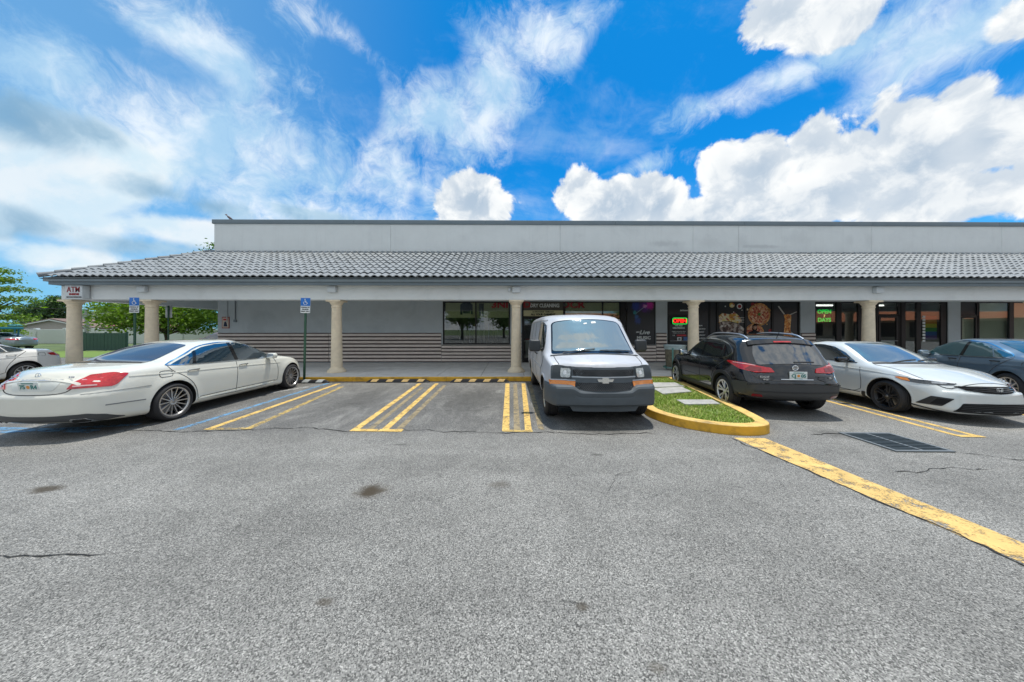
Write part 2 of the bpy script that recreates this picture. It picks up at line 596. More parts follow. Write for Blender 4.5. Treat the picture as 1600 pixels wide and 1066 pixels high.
# ------------------------------------------------------------------ wheels
def make_wheel(parent, loc, Rt, width, rim_r, style, side, rim_m, dark_m, tyre_m, share=None, steer=0.0):
    w = empty('wheel', loc, (0 if side > 0 else math.pi) + steer, parent)
    if share:
        for ch in share.children: inst(ch, w)
        return w
    h = width / 2
    t = MB()
    pr = [(rim_r - .005, -h + .02), (rim_r + .012, -h + .004), (rim_r + (Rt - rim_r) * .45, -h - .006), (Rt - .022, -h + .008), (Rt - .006, -h + .028), (Rt, -h + .05)]
    for g in (-.5, -.17, .17, .5):
        yy = g * h
        pr += [(Rt, yy - .012), (Rt - .007, yy - .006), (Rt - .007, yy + .006), (Rt, yy + .012)]
    pr += [(Rt, h - .05), (Rt - .006, h - .028), (Rt - .022, h - .008), (rim_r + (Rt - rim_r) * .45, h + .006), (rim_r + .012, h - .004), (rim_r - .005, h - .02)]
    t.lathe(pr, 44, 'Y', cap=False)
    t.build('tyre', tyre_m, w, True, 40)
    b = MB()
    yo = h - .015
    b.lathe([(rim_r - .008, -h + .02), (rim_r - .03, -h + .05), (rim_r - .035, yo - .04), (rim_r - .012, yo - .006)], 40, 'Y', 1, cap=False)   # barrel
    b.lathe([(rim_r - .022, yo - .012), (rim_r - .014, yo + .004), (rim_r + .004, yo + .006), (rim_r + .010, yo - .006)], 40, 'Y', 0, cap=False)   # lip
    b.lathe([(0, .0), (rim_r * .72, .0), (rim_r * .72, -.02), (0, -.02)], 32, 'Y', 2)   # brake disc
    b.lathe([(0, -.03), (rim_r - .03, -.03)], 32, 'Y', 1, cap=False)
    def spoke(ang0, r0, w0, ang1, r1, w1, y0=0.0, y1=0.0, dep=.03, mi=0):
        p0 = Vector((math.cos(ang0) * r0, 0, math.sin(ang0) * r0)); p1 = Vector((math.cos(ang1) * r1, 0, math.sin(ang1) * r1))
        d = (p1 - p0).normalized(); nn = Vector((-d.z, 0, d.x))
        vs = []
        for p, ww, yy in ((p0, w0, y0), (p1, w1, y1)):
            for (sx, sy) in ((-.5, -dep), (.5, -dep), (.36, 0), (-.36, 0)):
                vs.append(p + nn * ww * sx + Vector((0, yo + yy + sy, 0)))
        b.add(vs, [(0, 1, 5, 4), (1, 2, 6, 5), (2, 3, 7, 6), (3, 0, 4, 7), (0, 3, 2, 1), (4, 5, 6, 7)], mi)
    rr = rim_r - .012
    if style == 'multi':
        for k in range(14):
            a = 2 * math.pi * k / 14
            spoke(a, .055, .026, a, rr, .021, -.035, -.004)
        b.lathe([(.065, yo - .06), (.062, yo - .026), (.04, yo - .02), (0, yo - .02)], 20, 'Y', 0, cap=False)
        b.lathe([(.03, yo - .019), (.024, yo - .014), (0, yo - .014)], 16, 'Y', 2, cap=False)
    elif style == 'split5':
        for k in range(5):
            a = 2 * math.pi * k / 5 + .3
            for sg in (-1, 1):
                spoke(a + sg * .06, .05, .036, a + sg * .235, rr, .052, -.03, -.003)
                spoke(a + sg * .3, .07, .02, a + sg * .36, rr, .03, -.045, -.02, .02, 1)
        b.lathe([(.07, yo - .06), (.066, yo - .03), (.035, yo - .024), (0, yo - .024)], 20, 'Y', 0, cap=False)
    elif style == 'dark5':
        for k in range(5):
            a = 2 * math.pi * k / 5 + .5
            for sg in (-1, 1):
                spoke(a + sg * .25, .06, .034, a + sg * .16, rr, .026, -.03, -.004)
        b.lathe([(.07, yo - .06), (.064, yo - .03), (.035, yo - .02), (0, yo - .02)], 20, 'Y', 0, cap=False)
        b.lathe([(.026, yo - .019), (.022, yo - .014), (0, yo - .014)], 12, 'Y', 2, cap=False)
    elif style == 'steel':
        b.lathe([(rim_r - .02, yo - .05), (rim_r * .78, yo - .07), (rim_r * .62, yo - .03), (rim_r * .42, yo - .02), (rim_r * .36, yo - .05), (0, yo - .05)], 36, 'Y', 0, cap=False)
        b.lathe([(.055, yo - .05), (.05, yo + .005), (.0, yo + .01)], 20, 'Y', 1, cap=False)
        for k in range(8):
            a = 2 * math.pi * k / 8
            b.lathe([(.014, yo - .05), (.012, yo - .012), (0, yo - .012)], 6, 'Y', 2, Matrix.Translation((math.cos(a) * rim_r * .5, 0, math.sin(a) * rim_r * .5)))
            b.lathe([(.022, yo - .045), (0, yo - .044)], 10, 'Y', 1, Matrix.Translation((math.cos(a + .4) * rim_r * .72, .0, math.sin(a + .4) * rim_r * .72)))
    else:
        for k in range(10):
            a = 2 * math.pi * k / 10
            spoke(a, .05, .045, a, rr, .034, -.03, -.004)
        b.lathe([(.07, yo - .06), (.066, yo - .03), (.035, yo - .022), (0, yo - .022)], 20, 'Y', 0, cap=False)
    b.build('rim', [rim_m, dark_m, mat('brake_metal', (.35, .35, .36), .35, .9)], w, True, 35)
    return w

def wheels(parent, axles, track, Rt, width, rim_r, style, rim_m, dark_m, steer=0.0):
    ty = mat('tyre_rubber', (.022, .022, .024), .75, bump=.15, bscale=90)
    first = None
    for i, ax in enumerate(axles):
        for sg in (1, -1):
            w = make_wheel(parent, (ax, sg * track / 2, Rt), Rt, width, rim_r, style, sg, rim_m, dark_m, ty, first, steer if i == 1 else 0)
            first = first or w
# ------------------------------------------------------------------ sky
def build_sky():
    w = bpy.data.worlds.new('World'); S.world = w; w.use_nodes = True
    nt = NT(w.node_tree); bg = w.node_tree.nodes['Background']
    bg.inputs[1].default_value = .10
    w.cycles.sampling_method = 'MANUAL'; w.cycles.sample_map_resolution = 256
    sky = nt.n('ShaderNodeTexSky'); sky.sky_type = 'NISHITA'; sky.sun_disc = False
    sky.sun_elevation = SUN_EL; sky.sun_rotation = SUN_AZ
    sky.air_density = 1.0; sky.dust_density = .6; sky.ozone_density = 2.0
    D = nt.n('ShaderNodeTexCoord').outputs['Generated']
    sp = nt.n('ShaderNodeSeparateXYZ', ins={'Vector': D}).outputs
    az = nt.m('ARCTAN2', sp[0], sp[1])
    el = nt.m('ARCSINE', sp[2])
    # plane-projected coordinates for the high thin cloud
    zz = nt.m('ADD', nt.m('MAXIMUM', sp[2], 0.0), .16)
    pl = nt.n('ShaderNodeCombineXYZ', ins={'X': nt.m('DIVIDE', sp[0], zz), 'Y': nt.m('DIVIDE', sp[1], zz)}).outputs[0]
    # blue: saturated sky, paler to the left and low down
    base = nt.mix(1.0, sky.outputs[0], (.02, .52, .88, 1), 'MULTIPLY')
    low = nt.sstep(el, .50, .02)
    lft = nt.sstep(az, -.10, -1.05)
    hz = nt.m('MULTIPLY_ADD', lft, .45, nt.m('MULTIPLY', low, .26), clamp=True)
    base = nt.mix(hz, base, (1.7, 3.3, 4.7, 1))
    # billows
    def billow(vec, sc):
        vo = nt.n('ShaderNodeTexVoronoi', ins={'Vector': vec}); vo.feature = 'F1'
        vo.inputs['Scale'].default_value = sc; vo.inputs['Detail'].default_value = 2.0
        vo.inputs['Roughness'].default_value = .55; vo.inputs['Lacunarity'].default_value = 2.3
        vo.normalize = True
        return vo.outputs['Distance']
    wv = nt.n('ShaderNodeTexNoise', ins={'Vector': D}); wv.inputs['Scale'].default_value = 7; wv.inputs['Detail'].default_value = 3
    wob = nt.vm('MULTIPLY', nt.vm('SUBTRACT', wv.outputs['Color'], (.5, .5, .5)), (.10, .10, .10))
    Dw = nt.vm('ADD', D, wob)
    n1 = nt.noise(Dw, 7.0, 6, .60)
    def shape_noise(vec):
        b = billow(vec, 6.5)
        n = nt.noise(vec, 11.0, 6, .62)
        return nt.m('ADD', nt.m('MULTIPLY', nt.m('SUBTRACT', .45, b), 1.25), nt.m('MULTIPLY', nt.m('SUBTRACT', n, .5), 1.2))
    sn = shape_noise(Dw)
    D2 = nt.vm('ADD', Dw, (-.018, .0, .040))
    sn2 = shape_noise(D2)
    def blobs(lst):
        cur = None
        for (a, e, ra, re) in lst:
            dx = nt.m('MULTIPLY', nt.m('SUBTRACT', az, a), 1 / ra)
            dy = nt.m('MULTIPLY', nt.m('SUBTRACT', el, e), 1 / re)
            r = nt.m('SQRT', nt.m('ADD', nt.m('MULTIPLY', dx, dx), nt.m('MULTIPLY', dy, dy)))
            v = nt.m('MULTIPLY', nt.m('SUBTRACT', 1.0, r), min(1.6, math.sqrt(ra * re) / .085))
            cur = v if cur is None else nt.m('SMOOTH_MAX', cur, v, .18)
        return cur
    CUM = [(-0.113, 0.388, 0.115, 0.075), (0.214, 0.41, 0.065, 0.062), (0.329, 0.356, 0.111, 0.069), (0.453, 0.348, 0.076, 0.082), (0.608, 0.403, 0.063, 0.065), (0.688, 0.382, 0.069, 0.083),
           (0.775, 0.395, 0.054, 0.057), (0.84, 0.347, 0.057, 0.061), (0.917, 0.364, 0.048, 0.066), (0.925, 0.31, 0.085, 0.085), (0.98, 0.385, 0.045, 0.045), (1.007, 0.324, 0.055, 0.075),
           (0.962, 0.241, 0.12, 0.05), (0.736, 0.285, 0.16, 0.06), (0.549, 0.300, 0.15, 0.05), (0.724, 0.652, 0.075, 0.042), (0.811, 0.613, 0.09, 0.05), (1.031, 0.478, 0.025, 0.025), (1.2, .27, .2, .11)]
    GAP = [(-0.919, 0.53, 0.082, 0.03), (-0.82, 0.525, 0.10, 0.035), (-0.449, 0.593, 0.083, 0.089), (-0.498, 0.653, 0.079, 0.045), (-0.308, 0.728, 0.203, 0.055), (0.22, 0.522, 0.215, 0.12), (0.366, 0.652, 0.162, 0.123),
           (0.594, 0.62, 0.101, 0.068), (-0.289, 0.385, 0.034, 0.05), (-1.015, 0.226, 0.03, 0.061), (-1.004, 0.103, 0.04, 0.043), (0.801, 0.487, 0.10, 0.03), (.05, .42, .12, .08)]
    WHT = [(-0.961, 0.256, 0.12, 0.085), (-0.889, 0.335, 0.1, 0.06), (-0.934, 0.20, 0.10, 0.05), (-0.80, 0.215, 0.19, 0.035), (-0.96, 0.13, 0.09, 0.03)]
    GRY = [(-0.990, 0.344, 0.060, 0.035), (-0.919, 0.365, 0.042, 0.024), (-0.838, 0.285, 0.04, 0.018), (-1.0, 0.182, 0.05, 0.022), (-0.855, 0.172, 0.085, 0.022),
           (-0.748, 0.277, 0.054, 0.02), (-.55, .30, .09, .02)]
    SOFT = [(-0.838, 0.382, 0.23, 0.14), (-0.95, 0.432, 0.14, 0.10), (-0.759, 0.562, 0.17, 0.10), (-0.615, 0.42, 0.26, 0.17), (-0.543, 0.30, 0.46, 0.10),
            (-0.213, 0.579, 0.30, 0.17), (-.05, .68, .2, .12), (0.113, 0.751, 0.24, 0.10), (-.5, .70, .2, .07), (0.758, 0.549, 0.40, 0.055), (0.96, 0.492, 0.22, 0.086),
            (0.38, 0.45, 0.24, 0.035), (1.02, 0.388, 0.10, 0.048), (-.30, .42, .35, .12)]
    # out of view: noise cloud, added thick to brighten the shaded front
    beh = nt.sstep(nt.m('ABSOLUTE', az), 1.25, 1.6)
    gen = nt.m('MULTIPLY', nt.m('SUBTRACT', nt.noise(D, 1.9, 3, .5), .29), 5.0)
    gen = nt.m('ADD', nt.m('MULTIPLY', gen, beh), nt.m('MULTIPLY', nt.m('SUBTRACT', beh, 1.0), 3.0))
    # high thin sheets
    mp = nt.n('ShaderNodeMapping', ins={'Vector': pl}); mp.inputs['Rotation'].default_value = (0, 0, R(-52)); mp.inputs['Scale'].default_value = (1.0, 1.9, 1)
    wisp = nt.noise(mp.outputs[0], 1.15, 7, .60, .35)
    fl = nt.noise(nt.vm('ADD', Dw, wob), 5.5, 8, .71)
    soft = nt.m('ADD', nt.m('MAXIMUM', blobs(SOFT), nt.m('ADD', gen, .1)), nt.m('MULTIPLY', nt.m('SUBTRACT', wisp, .5), 1.3))
    soft = nt.m('ADD', soft, nt.m('MULTIPLY', nt.m('SUBTRACT', fl, .5), 4.6))
    soft = nt.m('SUBTRACT', soft, nt.m('MULTIPLY', nt.m('MAXIMUM', nt.m('ADD', blobs(GAP), nt.m('MULTIPLY', nt.m('SUBTRACT', fl, .5), 1.2)), 0.0), 1.5))
    a_soft = nt.m('MULTIPLY', nt.sstep(soft, -.15, 1.6), .9)
    veil = nt.m('MULTIPLY', nt.sstep(nt.m('ADD', wisp, nt.m('MULTIPLY', fl, .5)), .68, 1.05), .38)
    a_soft = nt.m('MAXIMUM', a_soft, veil)
    c_soft = nt.mix(nt.sstep(n1, .36, .64), (2.4, 3.7, 4.9, 1), (5.0, 5.4, 5.7, 1))
    col = nt.mix(a_soft, base, c_soft)
    def layer(col, lst, k, lo, hi, cw, cs, extra=None, amount=1.0):
        b = blobs(lst)
        if extra is not None: b = nt.m('MAXIMUM', b, extra)
        d = nt.m('ADD', b, nt.m('MULTIPLY', sn, k))
        a = nt.m('MULTIPLY', nt.sstep(d, lo, hi), amount)
        lit = nt.sstep(nt.m('ADD', nt.m('SUBTRACT', sn, sn2), nt.m('MULTIPLY', nt.m('SUBTRACT', n1, .5), .9)), -.22, .26)
        thick = nt.sstep(d, .1, 1.2)
        lit = nt.m('MULTIPLY_ADD', lit, .72, nt.m('MULTIPLY', nt.m('SUBTRACT', 1.0, thick), .38), clamp=True)
        c = nt.mix(lit, cs, cw)
        return nt.mix(a, col, c)
    col = layer(col, WHT, .95, .02, .60, (5.2, 5.35, 5.35, 1), (3.8, 4.7, 5.2, 1), None, .85)
    col = layer(col, GRY, 1.1, .0, .5, (2.3, 3.4, 4.3, 1), (1.0, 2.0, 3.0, 1), None, .80)
    col = layer(col, CUM, 1.05, .03, .22, (5.4, 5.5, 5.5, 1), (2.5, 3.1, 3.8, 1), nt.m('SUBTRACT', gen, .35))
    # below the horizon
    gr = nt.sstep(el, -.01, -.05)
    col = nt.mix(gr, col, (1.0, 1.05, 1.05, 1))
    nt.set(bg.inputs[0], col)
build_sky()
# ------------------------------------------------------------------ vehicle materials
def paint(name, c, metal=0., rough=.32, dirt=None, damt=.3):
    return mat(name, c, rough, metal, coat=1.0, var=.02, vscale=3, dirt=dirt, dscale=2.2, damt=damt)
M_WELL = mat('wheel_well_black', (.008, .008, .009), .9)
M_GAP = mat('panel_gap_black', (.05, .05, .05), .8)
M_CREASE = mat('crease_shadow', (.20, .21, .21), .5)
M_CHROME = mat('chrome', (.78, .79, .8), .12, 1.0)
M_BLKPL = mat('black_plastic', (.022, .023, .025), .55, bump=.08, bscale=300)
M_GLOSSBLK = mat('gloss_black', (.008, .008, .009), .12, coat=.6)
M_GLASS_D = mat('tinted_glass', (.012, .016, .02), .03, spec=.9, ior=1.9, coat=.5)
M_GLASS_B = mat('blue_tinted_glass', (.012, .028, .042), .03, spec=.9, ior=2.1, coat=.6)
M_GLASS_C = mat('clear_windscreen_glass', (.13, .16, .165), .03, spec=1., ior=2.1, coat=.7)
M_RED = mat('red_lamp_lens', (.50, .012, .018), .14, coat=1.0, var=.25, vscale=28)
M_REDD = mat('dark_red_lens', (.20, .008, .012), .16, coat=1.0)
M_PINK = mat('pale_lamp_bar', (.75, .42, .42), .2, coat=1.0)
M_AMBER = mat('amber_lens', (.80, .24, .02), .2, coat=1.0, var=.12, vscale=40)
M_LAMP = mat('headlamp_lens', (.36, .38, .40), .08, .55, coat=1.0, var=.35, vscale=22)
M_LAMPD = mat('headlamp_dark', (.05, .055, .06), .15, .3, coat=1.0, var=.4, vscale=26)
M_SILVER = mat('machined_alloy', (.62, .62, .63), .28, .9)
M_RIMDK = mat('rim_dark', (.02, .02, .022), .4, .3)
M_PLATE = mat('plate_white', (.72, .76, .74), .45)
M_PLATEG = mat('plate_green', (.04, .22, .20), .5)
M_PLATEO = mat('plate_orange', (.75, .30, .05), .5)

def plate(car, x, z, face, chars, y=0.0, tilt=0.0):
    """rear/front number plate; face = -1 at the tail"""
    b = MB().rbox(-.006, .006, -.153, .153, -.077, .077, .005)
    p = b.build('licence_plate', M_PLATE, car, True)
    p.location = (x, y, z); p.rotation_euler = (0, tilt, 0)
    rot = (R(90), 0, R(-90)) if face < 0 else (R(90), 0, R(90))
    xx = face * .0085
    sgn = -face
    text('lettering', chars[0], .085, (xx, sgn * .083, -.004), M_PLATEG, p, rot, .003, .001)
    text('lettering', chars[1], .085, (xx, sgn * -.085, -.004), M_PLATEG, p, rot, .003, .001)
    o = MB(); o.lathe([(0, 0), (.026, 0), (.024, .002), (0, .002)], 14, 'X')
    q = o.build('orange_emblem', M_PLATEO, p); q.location = (xx - .001 if face > 0 else xx, 0, -.002)
    t = MB().box(-.0012, .0012, -.09, .09, .048, .062).box(-.0012, .0012, -.07, .07, -.066, -.055)
    g = t.build('plate_print', M_PLATEG, p); g.location = (xx, 0, 0)
    return p

def handle(car, sh, x, z, sg, m, L=.2):
    loc, nor = sh.hit((x, sg * 1.2, z), (0, sg, 0))
    b = MB()
    b.rbox(-L / 2, L / 2, .018, .036, -.014, .014, .008)
    b.rbox(-L / 2, -L / 2 + .03, -.01, .03, -.012, .012, .006)
    b.rbox(L / 2 - .03, L / 2, -.01, .03, -.012, .012, .006)
    h = b.build('door_handle', m, car, True)
    h.location = loc; h.rotation_euler = (0, 0, 0 if sg > 0 else math.pi)
    # recess behind the grip
    sh.panel('handle_recess', [(x - L * .42, sg * 1.2, z - .028), (x + L * .42, sg * 1.2, z - .028), (x + L * .42, sg * 1.2, z + .03), (x - L * .42, sg * 1.2, z + .03)], (0, sg, 0), mat('recess_shade', (.25, .25, .25), .4), car, .002, .05, .028, .004) if m is None else None
    return h

def mirror(car, sh, x, z, sg, m_cap, m_arm, size=(.11, .22, .15), out=.12, face=True):
    loc, nor = sh.hit((x, sg * 1.2, z), (0, sg, 0))
    b = MB()
    sx, sy, sz = size
    b.rbox(-sx / 2, sx / 2, out - .02, out + sy, -sz / 2, sz / 2, min(size) * .38, 0, seg=4)
    b.add(*(lambda w: (w.v, w.f))(MB().tube([(0, -.05, -.03), (-.005, out * .5, -sz * .3), (0, out + .05, -sz * .25)], [.03, .024, .022], 8)), mi=1)
    o = b.build('side_mirror', [m_cap, m_arm], car, True, 50)
    o.location = loc
    if sg < 0: o.scale = (1, -1, 1)
    if face:
        g = MB().rbox(-.004, .004, -sy * .42, sy * .42, -sz * .40, sz * .40, .003)
        gg = g.build('mirror_glass', mat('mirror_silver', (.7, .75, .78), .05, 1.0), o, True)
        gg.location = (-sx / 2 - .002, out - .01 + sy / 2, 0)
    return o

def under(car, L, W, z0=.2, z1=.36, x0=.55):
    b = MB().box(x0, L - x0, -W / 2 + .28, W / 2 - .28, z0, z1)
    return b.build('underbody', M_WELL, car)

def wiper(car, sh, a, b2, d=(0, 0, 1)):
    return sh.strip('wiper', [a, b2], d, .022, M_BLKPL, car, .018, .06, .014)

# ------------------------------------------------------------------ long white sedan, seen from its tail
def sedan_long(loc, rz):
    L = 5.22
    car = thing('parked_car', 'pearl white long sedan with multi-spoke alloy wheels, parked nose-in beside the nearer disabled sign', 'car', loc, rz, 'cars parked in the lot')
    P = paint('pearl_white_paint', (.75, .74, .66), 0, .26)
    sh = Shell(L,
        top=[(0, .91), (.05, 1.01), (.12, 1.055), (.3, 1.08), (.6, 1.10), (.95, 1.125), (1.25, 1.23), (1.6, 1.35), (1.95, 1.435), (2.3, 1.47), (2.65, 1.475), (2.95, 1.445), (3.25, 1.36), (3.6, 1.19), (3.92, 1.035), (4.3, .985), (4.7, .925), (5.0, .85), (5.13, .77), (5.22, .66)],
        shoulder=[(0, .82), (.1, .93), (.35, .99), (.8, 1.005), (1.3, 1.0), (2.2, .965), (3.2, .945), (3.9, .925), (4.4, .885), (4.85, .80), (5.1, .70), (5.22, .60)],
        bottom=[(0, .27), (.25, .235), (.8, .20), (1.3, .185), (4.6, .175), (5.0, .18), (5.22, .22)],
        plan=[(0, .70), (.1, .80), (.3, .875), (.7, .925), (1.2, .938), (4.2, .936), (4.6, .915), (4.9, .86), (5.1, .76), (5.22, .62)],
        tum=.40, kf=.34, kr=.30, crown=.035, sh_in=.05, xmid=2.6,
        rear=[(.2, .07), (.30, .03), (.45, 0.), (.66, 0.), (.72, .035), (.80, .05), (.95, .085), (1.1, .12)],
        front=[(.2, .05), (.4, 0), (.6, .02), (.8, .08), (1.0, .1)], bowr=.20, bowf=.22, axles=(1.19, 4.355), RW=.345, flare=.022, waist=.008, flare_s=.08, gr=.16)
    sh.body('body', P, M_WELL, car)
    under(car, L, 1.87)
    # glass
    rg = sh.panel('rear_window', [(.93, .62, 1.1), (.86, .3, 1.1), (.84, 0, 1.1), (.86, -.3, 1.1), (.93, -.62, 1.1), (1.35, -.60, 1.3), (1.80, -.53, 1.4), (1.86, 0, 1.42), (1.80, .53, 1.4), (1.35, .60, 1.3)], (0, 0, 1), mat('rear_glass_grey', (.03, .036, .06), .06, spec=.8, ior=1.8, coat=.4), car, .004, .06, .05)
    sh.strip('window_seal', [(.93, .62, 1.1), (.86, .3, 1.1), (.84, 0, 1.1), (.86, -.3, 1.1), (.93, -.62, 1.1)], (0, 0, 1), .02, M_GAP, car, .006)
    sh.panel('windscreen', [(3.9, 0, 1.04), (3.86, .4, 1.04), (3.70, .70, 1.04), (3.3, .62, 1.2), (2.95, .54, 1.4), (3.02, 0, 1.4), (2.95, -.54, 1.4), (3.3, -.62, 1.2), (3.70, -.70, 1.04), (3.86, -.4, 1.04)], (0, 0, 1), M_GLASS_C, car, .004, .07, .05)
    for sg in (1, -1):
        d = (0, sg, 0)
        # door glass
        def pn(n, pts, m=M_GLASS_B, **k): return sh.panel(n, [(x, sg * 1., z) for x, z in pts], d, m, car, **k)
        pn('rear_door_window', [(1.62, 1.012), (2.53, .992), (2.50, 1.385), (2.2, 1.375), (1.9, 1.325), (1.73, 1.265)], rnd=.02)
        pn('front_door_window', [(2.63, .99), (3.56, .975), (3.62, 1.01), (3.22, 1.24), (2.95, 1.345), (2.72, 1.385), (2.60, 1.385)], rnd=.03)
        pn('quarter_window', [(1.18, 1.035), (1.57, 1.014), (1.67, 1.24), (1.45, 1.15)], rnd=.02)
        pn('window_divider', [(1.565, 1.008), (1.635, 1.006), (1.745, 1.275), (1.665, 1.245)], M_GLOSSBLK, rnd=.005, off=.006)
        pn('door_pillar_trim', [(2.535, .99), (2.625, .99), (2.595, 1.39), (2.505, 1.39)], M_GLOSSBLK, rnd=.005)
        ch = [(1.10, 1.035), (1.6, 1.005), (2.6, .982), (3.62, .965)]
        sh.strip('chrome_trim', [(x, sg, z) for x, z in ch], d, .014, M_CHROME, car, .007)
        tp = [(1.10, 1.04), (1.45, 1.185), (1.75, 1.305), (1.95, 1.365), (2.25, 1.405), (2.65, 1.412), (2.95, 1.372), (3.25, 1.26), (3.64, 1.02)]
        sh.strip('chrome_trim', [(x, sg, z) for x, z in tp], d, .014, M_CHROME, car, .007)
        # shut lines
        sh.strip('door_gap', [(x, sg, z) for x, z in [(1.12, 1.02), (1.17, .93), (1.38, .80), (1.55, .62), (1.62, .40), (1.63, .27), (3.78, .26), (3.82, .5), (3.80, .75), (3.70, .93)]], d, .008, M_GAP, car)
        sh.strip('door_gap', [(2.56, sg, .98), (2.55, sg, .7), (2.52, sg, .27)], d, .008, M_GAP, car)
        sh.strip('sill_moulding', [(1.68, sg, .335), (2.6, sg, .345), (3.72, sg, .345)], d, .012, M_GAP, car)
        sh.strip('sill_moulding', [(1.62, sg, .30), (3.75, sg, .30)], d, .02, P, car, .02, .08, .03)
        sh.strip('body_crease', [(.55, sg, .92), (1.3, sg, .885), (2.5, sg, .85), (3.9, sg, .80)], d, .016, P, car, .006, .07, .01)
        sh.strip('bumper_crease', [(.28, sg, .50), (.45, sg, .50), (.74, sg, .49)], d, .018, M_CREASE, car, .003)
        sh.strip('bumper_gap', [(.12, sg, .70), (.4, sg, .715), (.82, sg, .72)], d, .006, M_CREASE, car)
        handle(car, sh, 1.55, .90, sg, M_CHROME, .23); handle(car, sh, 2.72, .88, sg, M_CHROME, .23)
        mirror(car, sh, 3.52, 1.01, sg, P, M_BLKPL, (.15, .20, .14), .06)
        if sg < 0:
            sh.strip('fuel_flap', [(.98, sg, .83), (1.15, sg, .83), (1.17, sg, .87), (1.17, sg, .93), (1.02, sg, .945), (.96, sg, .93), (.95, sg, .86)], d, .007, M_GAP, car, close=True)
        # tail lamps wrap the corner
        dd = (-.78, sg * .62, .1)
        sh.panel('tail_light', mir([(.02, .52, .79), (.26, .90, .80), (.31, .92, .83), (.45, .93, .985), (.28, .87, 1.02), (.14, .69, 1.0), (.06, .585, .90)], sg), dd, M_RED, car, .008, .05, .02, .014)
        for zz, a in ((.835, .0), (.925, .05)):
            sh.strip('lamp_bar', mir([(.03 + a, .60 + a, zz), (.16 + a, .80 + a * .3, zz + .003)], sg), dd, .020, M_PINK, car, .013)
        # exhaust
        sh.panel('exhaust_tip', mir([(.02, .50, .265), (.04, .72, .265), (.04, .68, .335), (.02, .53, .33)], sg), (-1, 0, 0), M_CHROME, car, .012, .05, .015)
        sh.panel('exhaust_opening', mir([(.02, .535, .28), (.04, .69, .28), (.04, .66, .322), (.02, .55, .318)], sg), (-1, 0, 0), M_WELL, car, .016, .05, .012)
    # tail details
    sh.panel('rear_diffuser', [(0, .84, .27), (0, .80, .36), (0, .70, .40), (0, .3, .385), (0, -.3, .385), (0, -.70, .40), (0, -.80, .36), (0, -.84, .27), (0, -.5, .235), (0, .5, .235)], (-1, 0, 0), mat('diffuser_grey', (.06, .065, .07), .5), car, .006, .06, .02)
    lid = [(.03, .60, .92), (.02, .53, .79), (.0, .42, .715), (0, .0, .70), (0, -.42, .715), (.02, -.53, .79), (.03, -.60, .92)]
    sh.strip('boot_gap', lid, (-1, 0, 0), .010, M_GAP, car)
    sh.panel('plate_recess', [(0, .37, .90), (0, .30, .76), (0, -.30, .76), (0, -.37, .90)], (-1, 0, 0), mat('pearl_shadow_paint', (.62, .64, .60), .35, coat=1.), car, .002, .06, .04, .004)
    sh.strip('chrome_trim', [(.0, .34, .915), (0, 0, .922), (0, -.34, .915)], (-1, 0, 0), .022, M_CHROME, car, .012, .06, .016)
    loc, nor = sh.hit((0, .03, .83), (-1, 0, 0))
    plate(car, loc.x - .014, .83, -1, ('75', 'R4'), .03, R(-9))
    loc, nor = sh.hit((0, 0, .985), (-1, 0, 0))
    e = MB()
    ring = [(math.cos(2 * math.pi * k / 20) * .042, math.sin(2 * math.pi * k / 20) * .042) for k in range(21)]
    e.tube([(0, a, b) for a, b in ring], .005, 6)
    for k in range(3):
        a = math.pi / 2 + 2 * math.pi * k / 3
        e.tube([(0, 0, 0), (0, .042 * math.cos(a), .042 * math.sin(a))], [.007, .002], 6)
    eo = e.build('star_emblem', M_CHROME, car, True); eo.location = (loc.x - .012, 0, .985)
    for yy, tx in ((-.42, 'S 550'), (.50, 'ᴧ4MATIC'[1:])):
        loc, nor = sh.hit((0, yy, .955), (-1, 0, 0))
        text('badge', tx, .038, (loc.x - .02, yy, .955), M_CHROME, car, (R(90), 0, R(-90)), .001, .003)
    sh.strip('boot_lip', [(.09, .60, 1.05), (.075, 0, 1.06), (.09, -.60, 1.05)], (-.3, 0, 1), .03, P, car, .012, .07, .016)
    wheels(car, (1.19, 4.355), 1.64, .345, .265, .266, 'multi', M_SILVER, M_RIMDK)
    return car

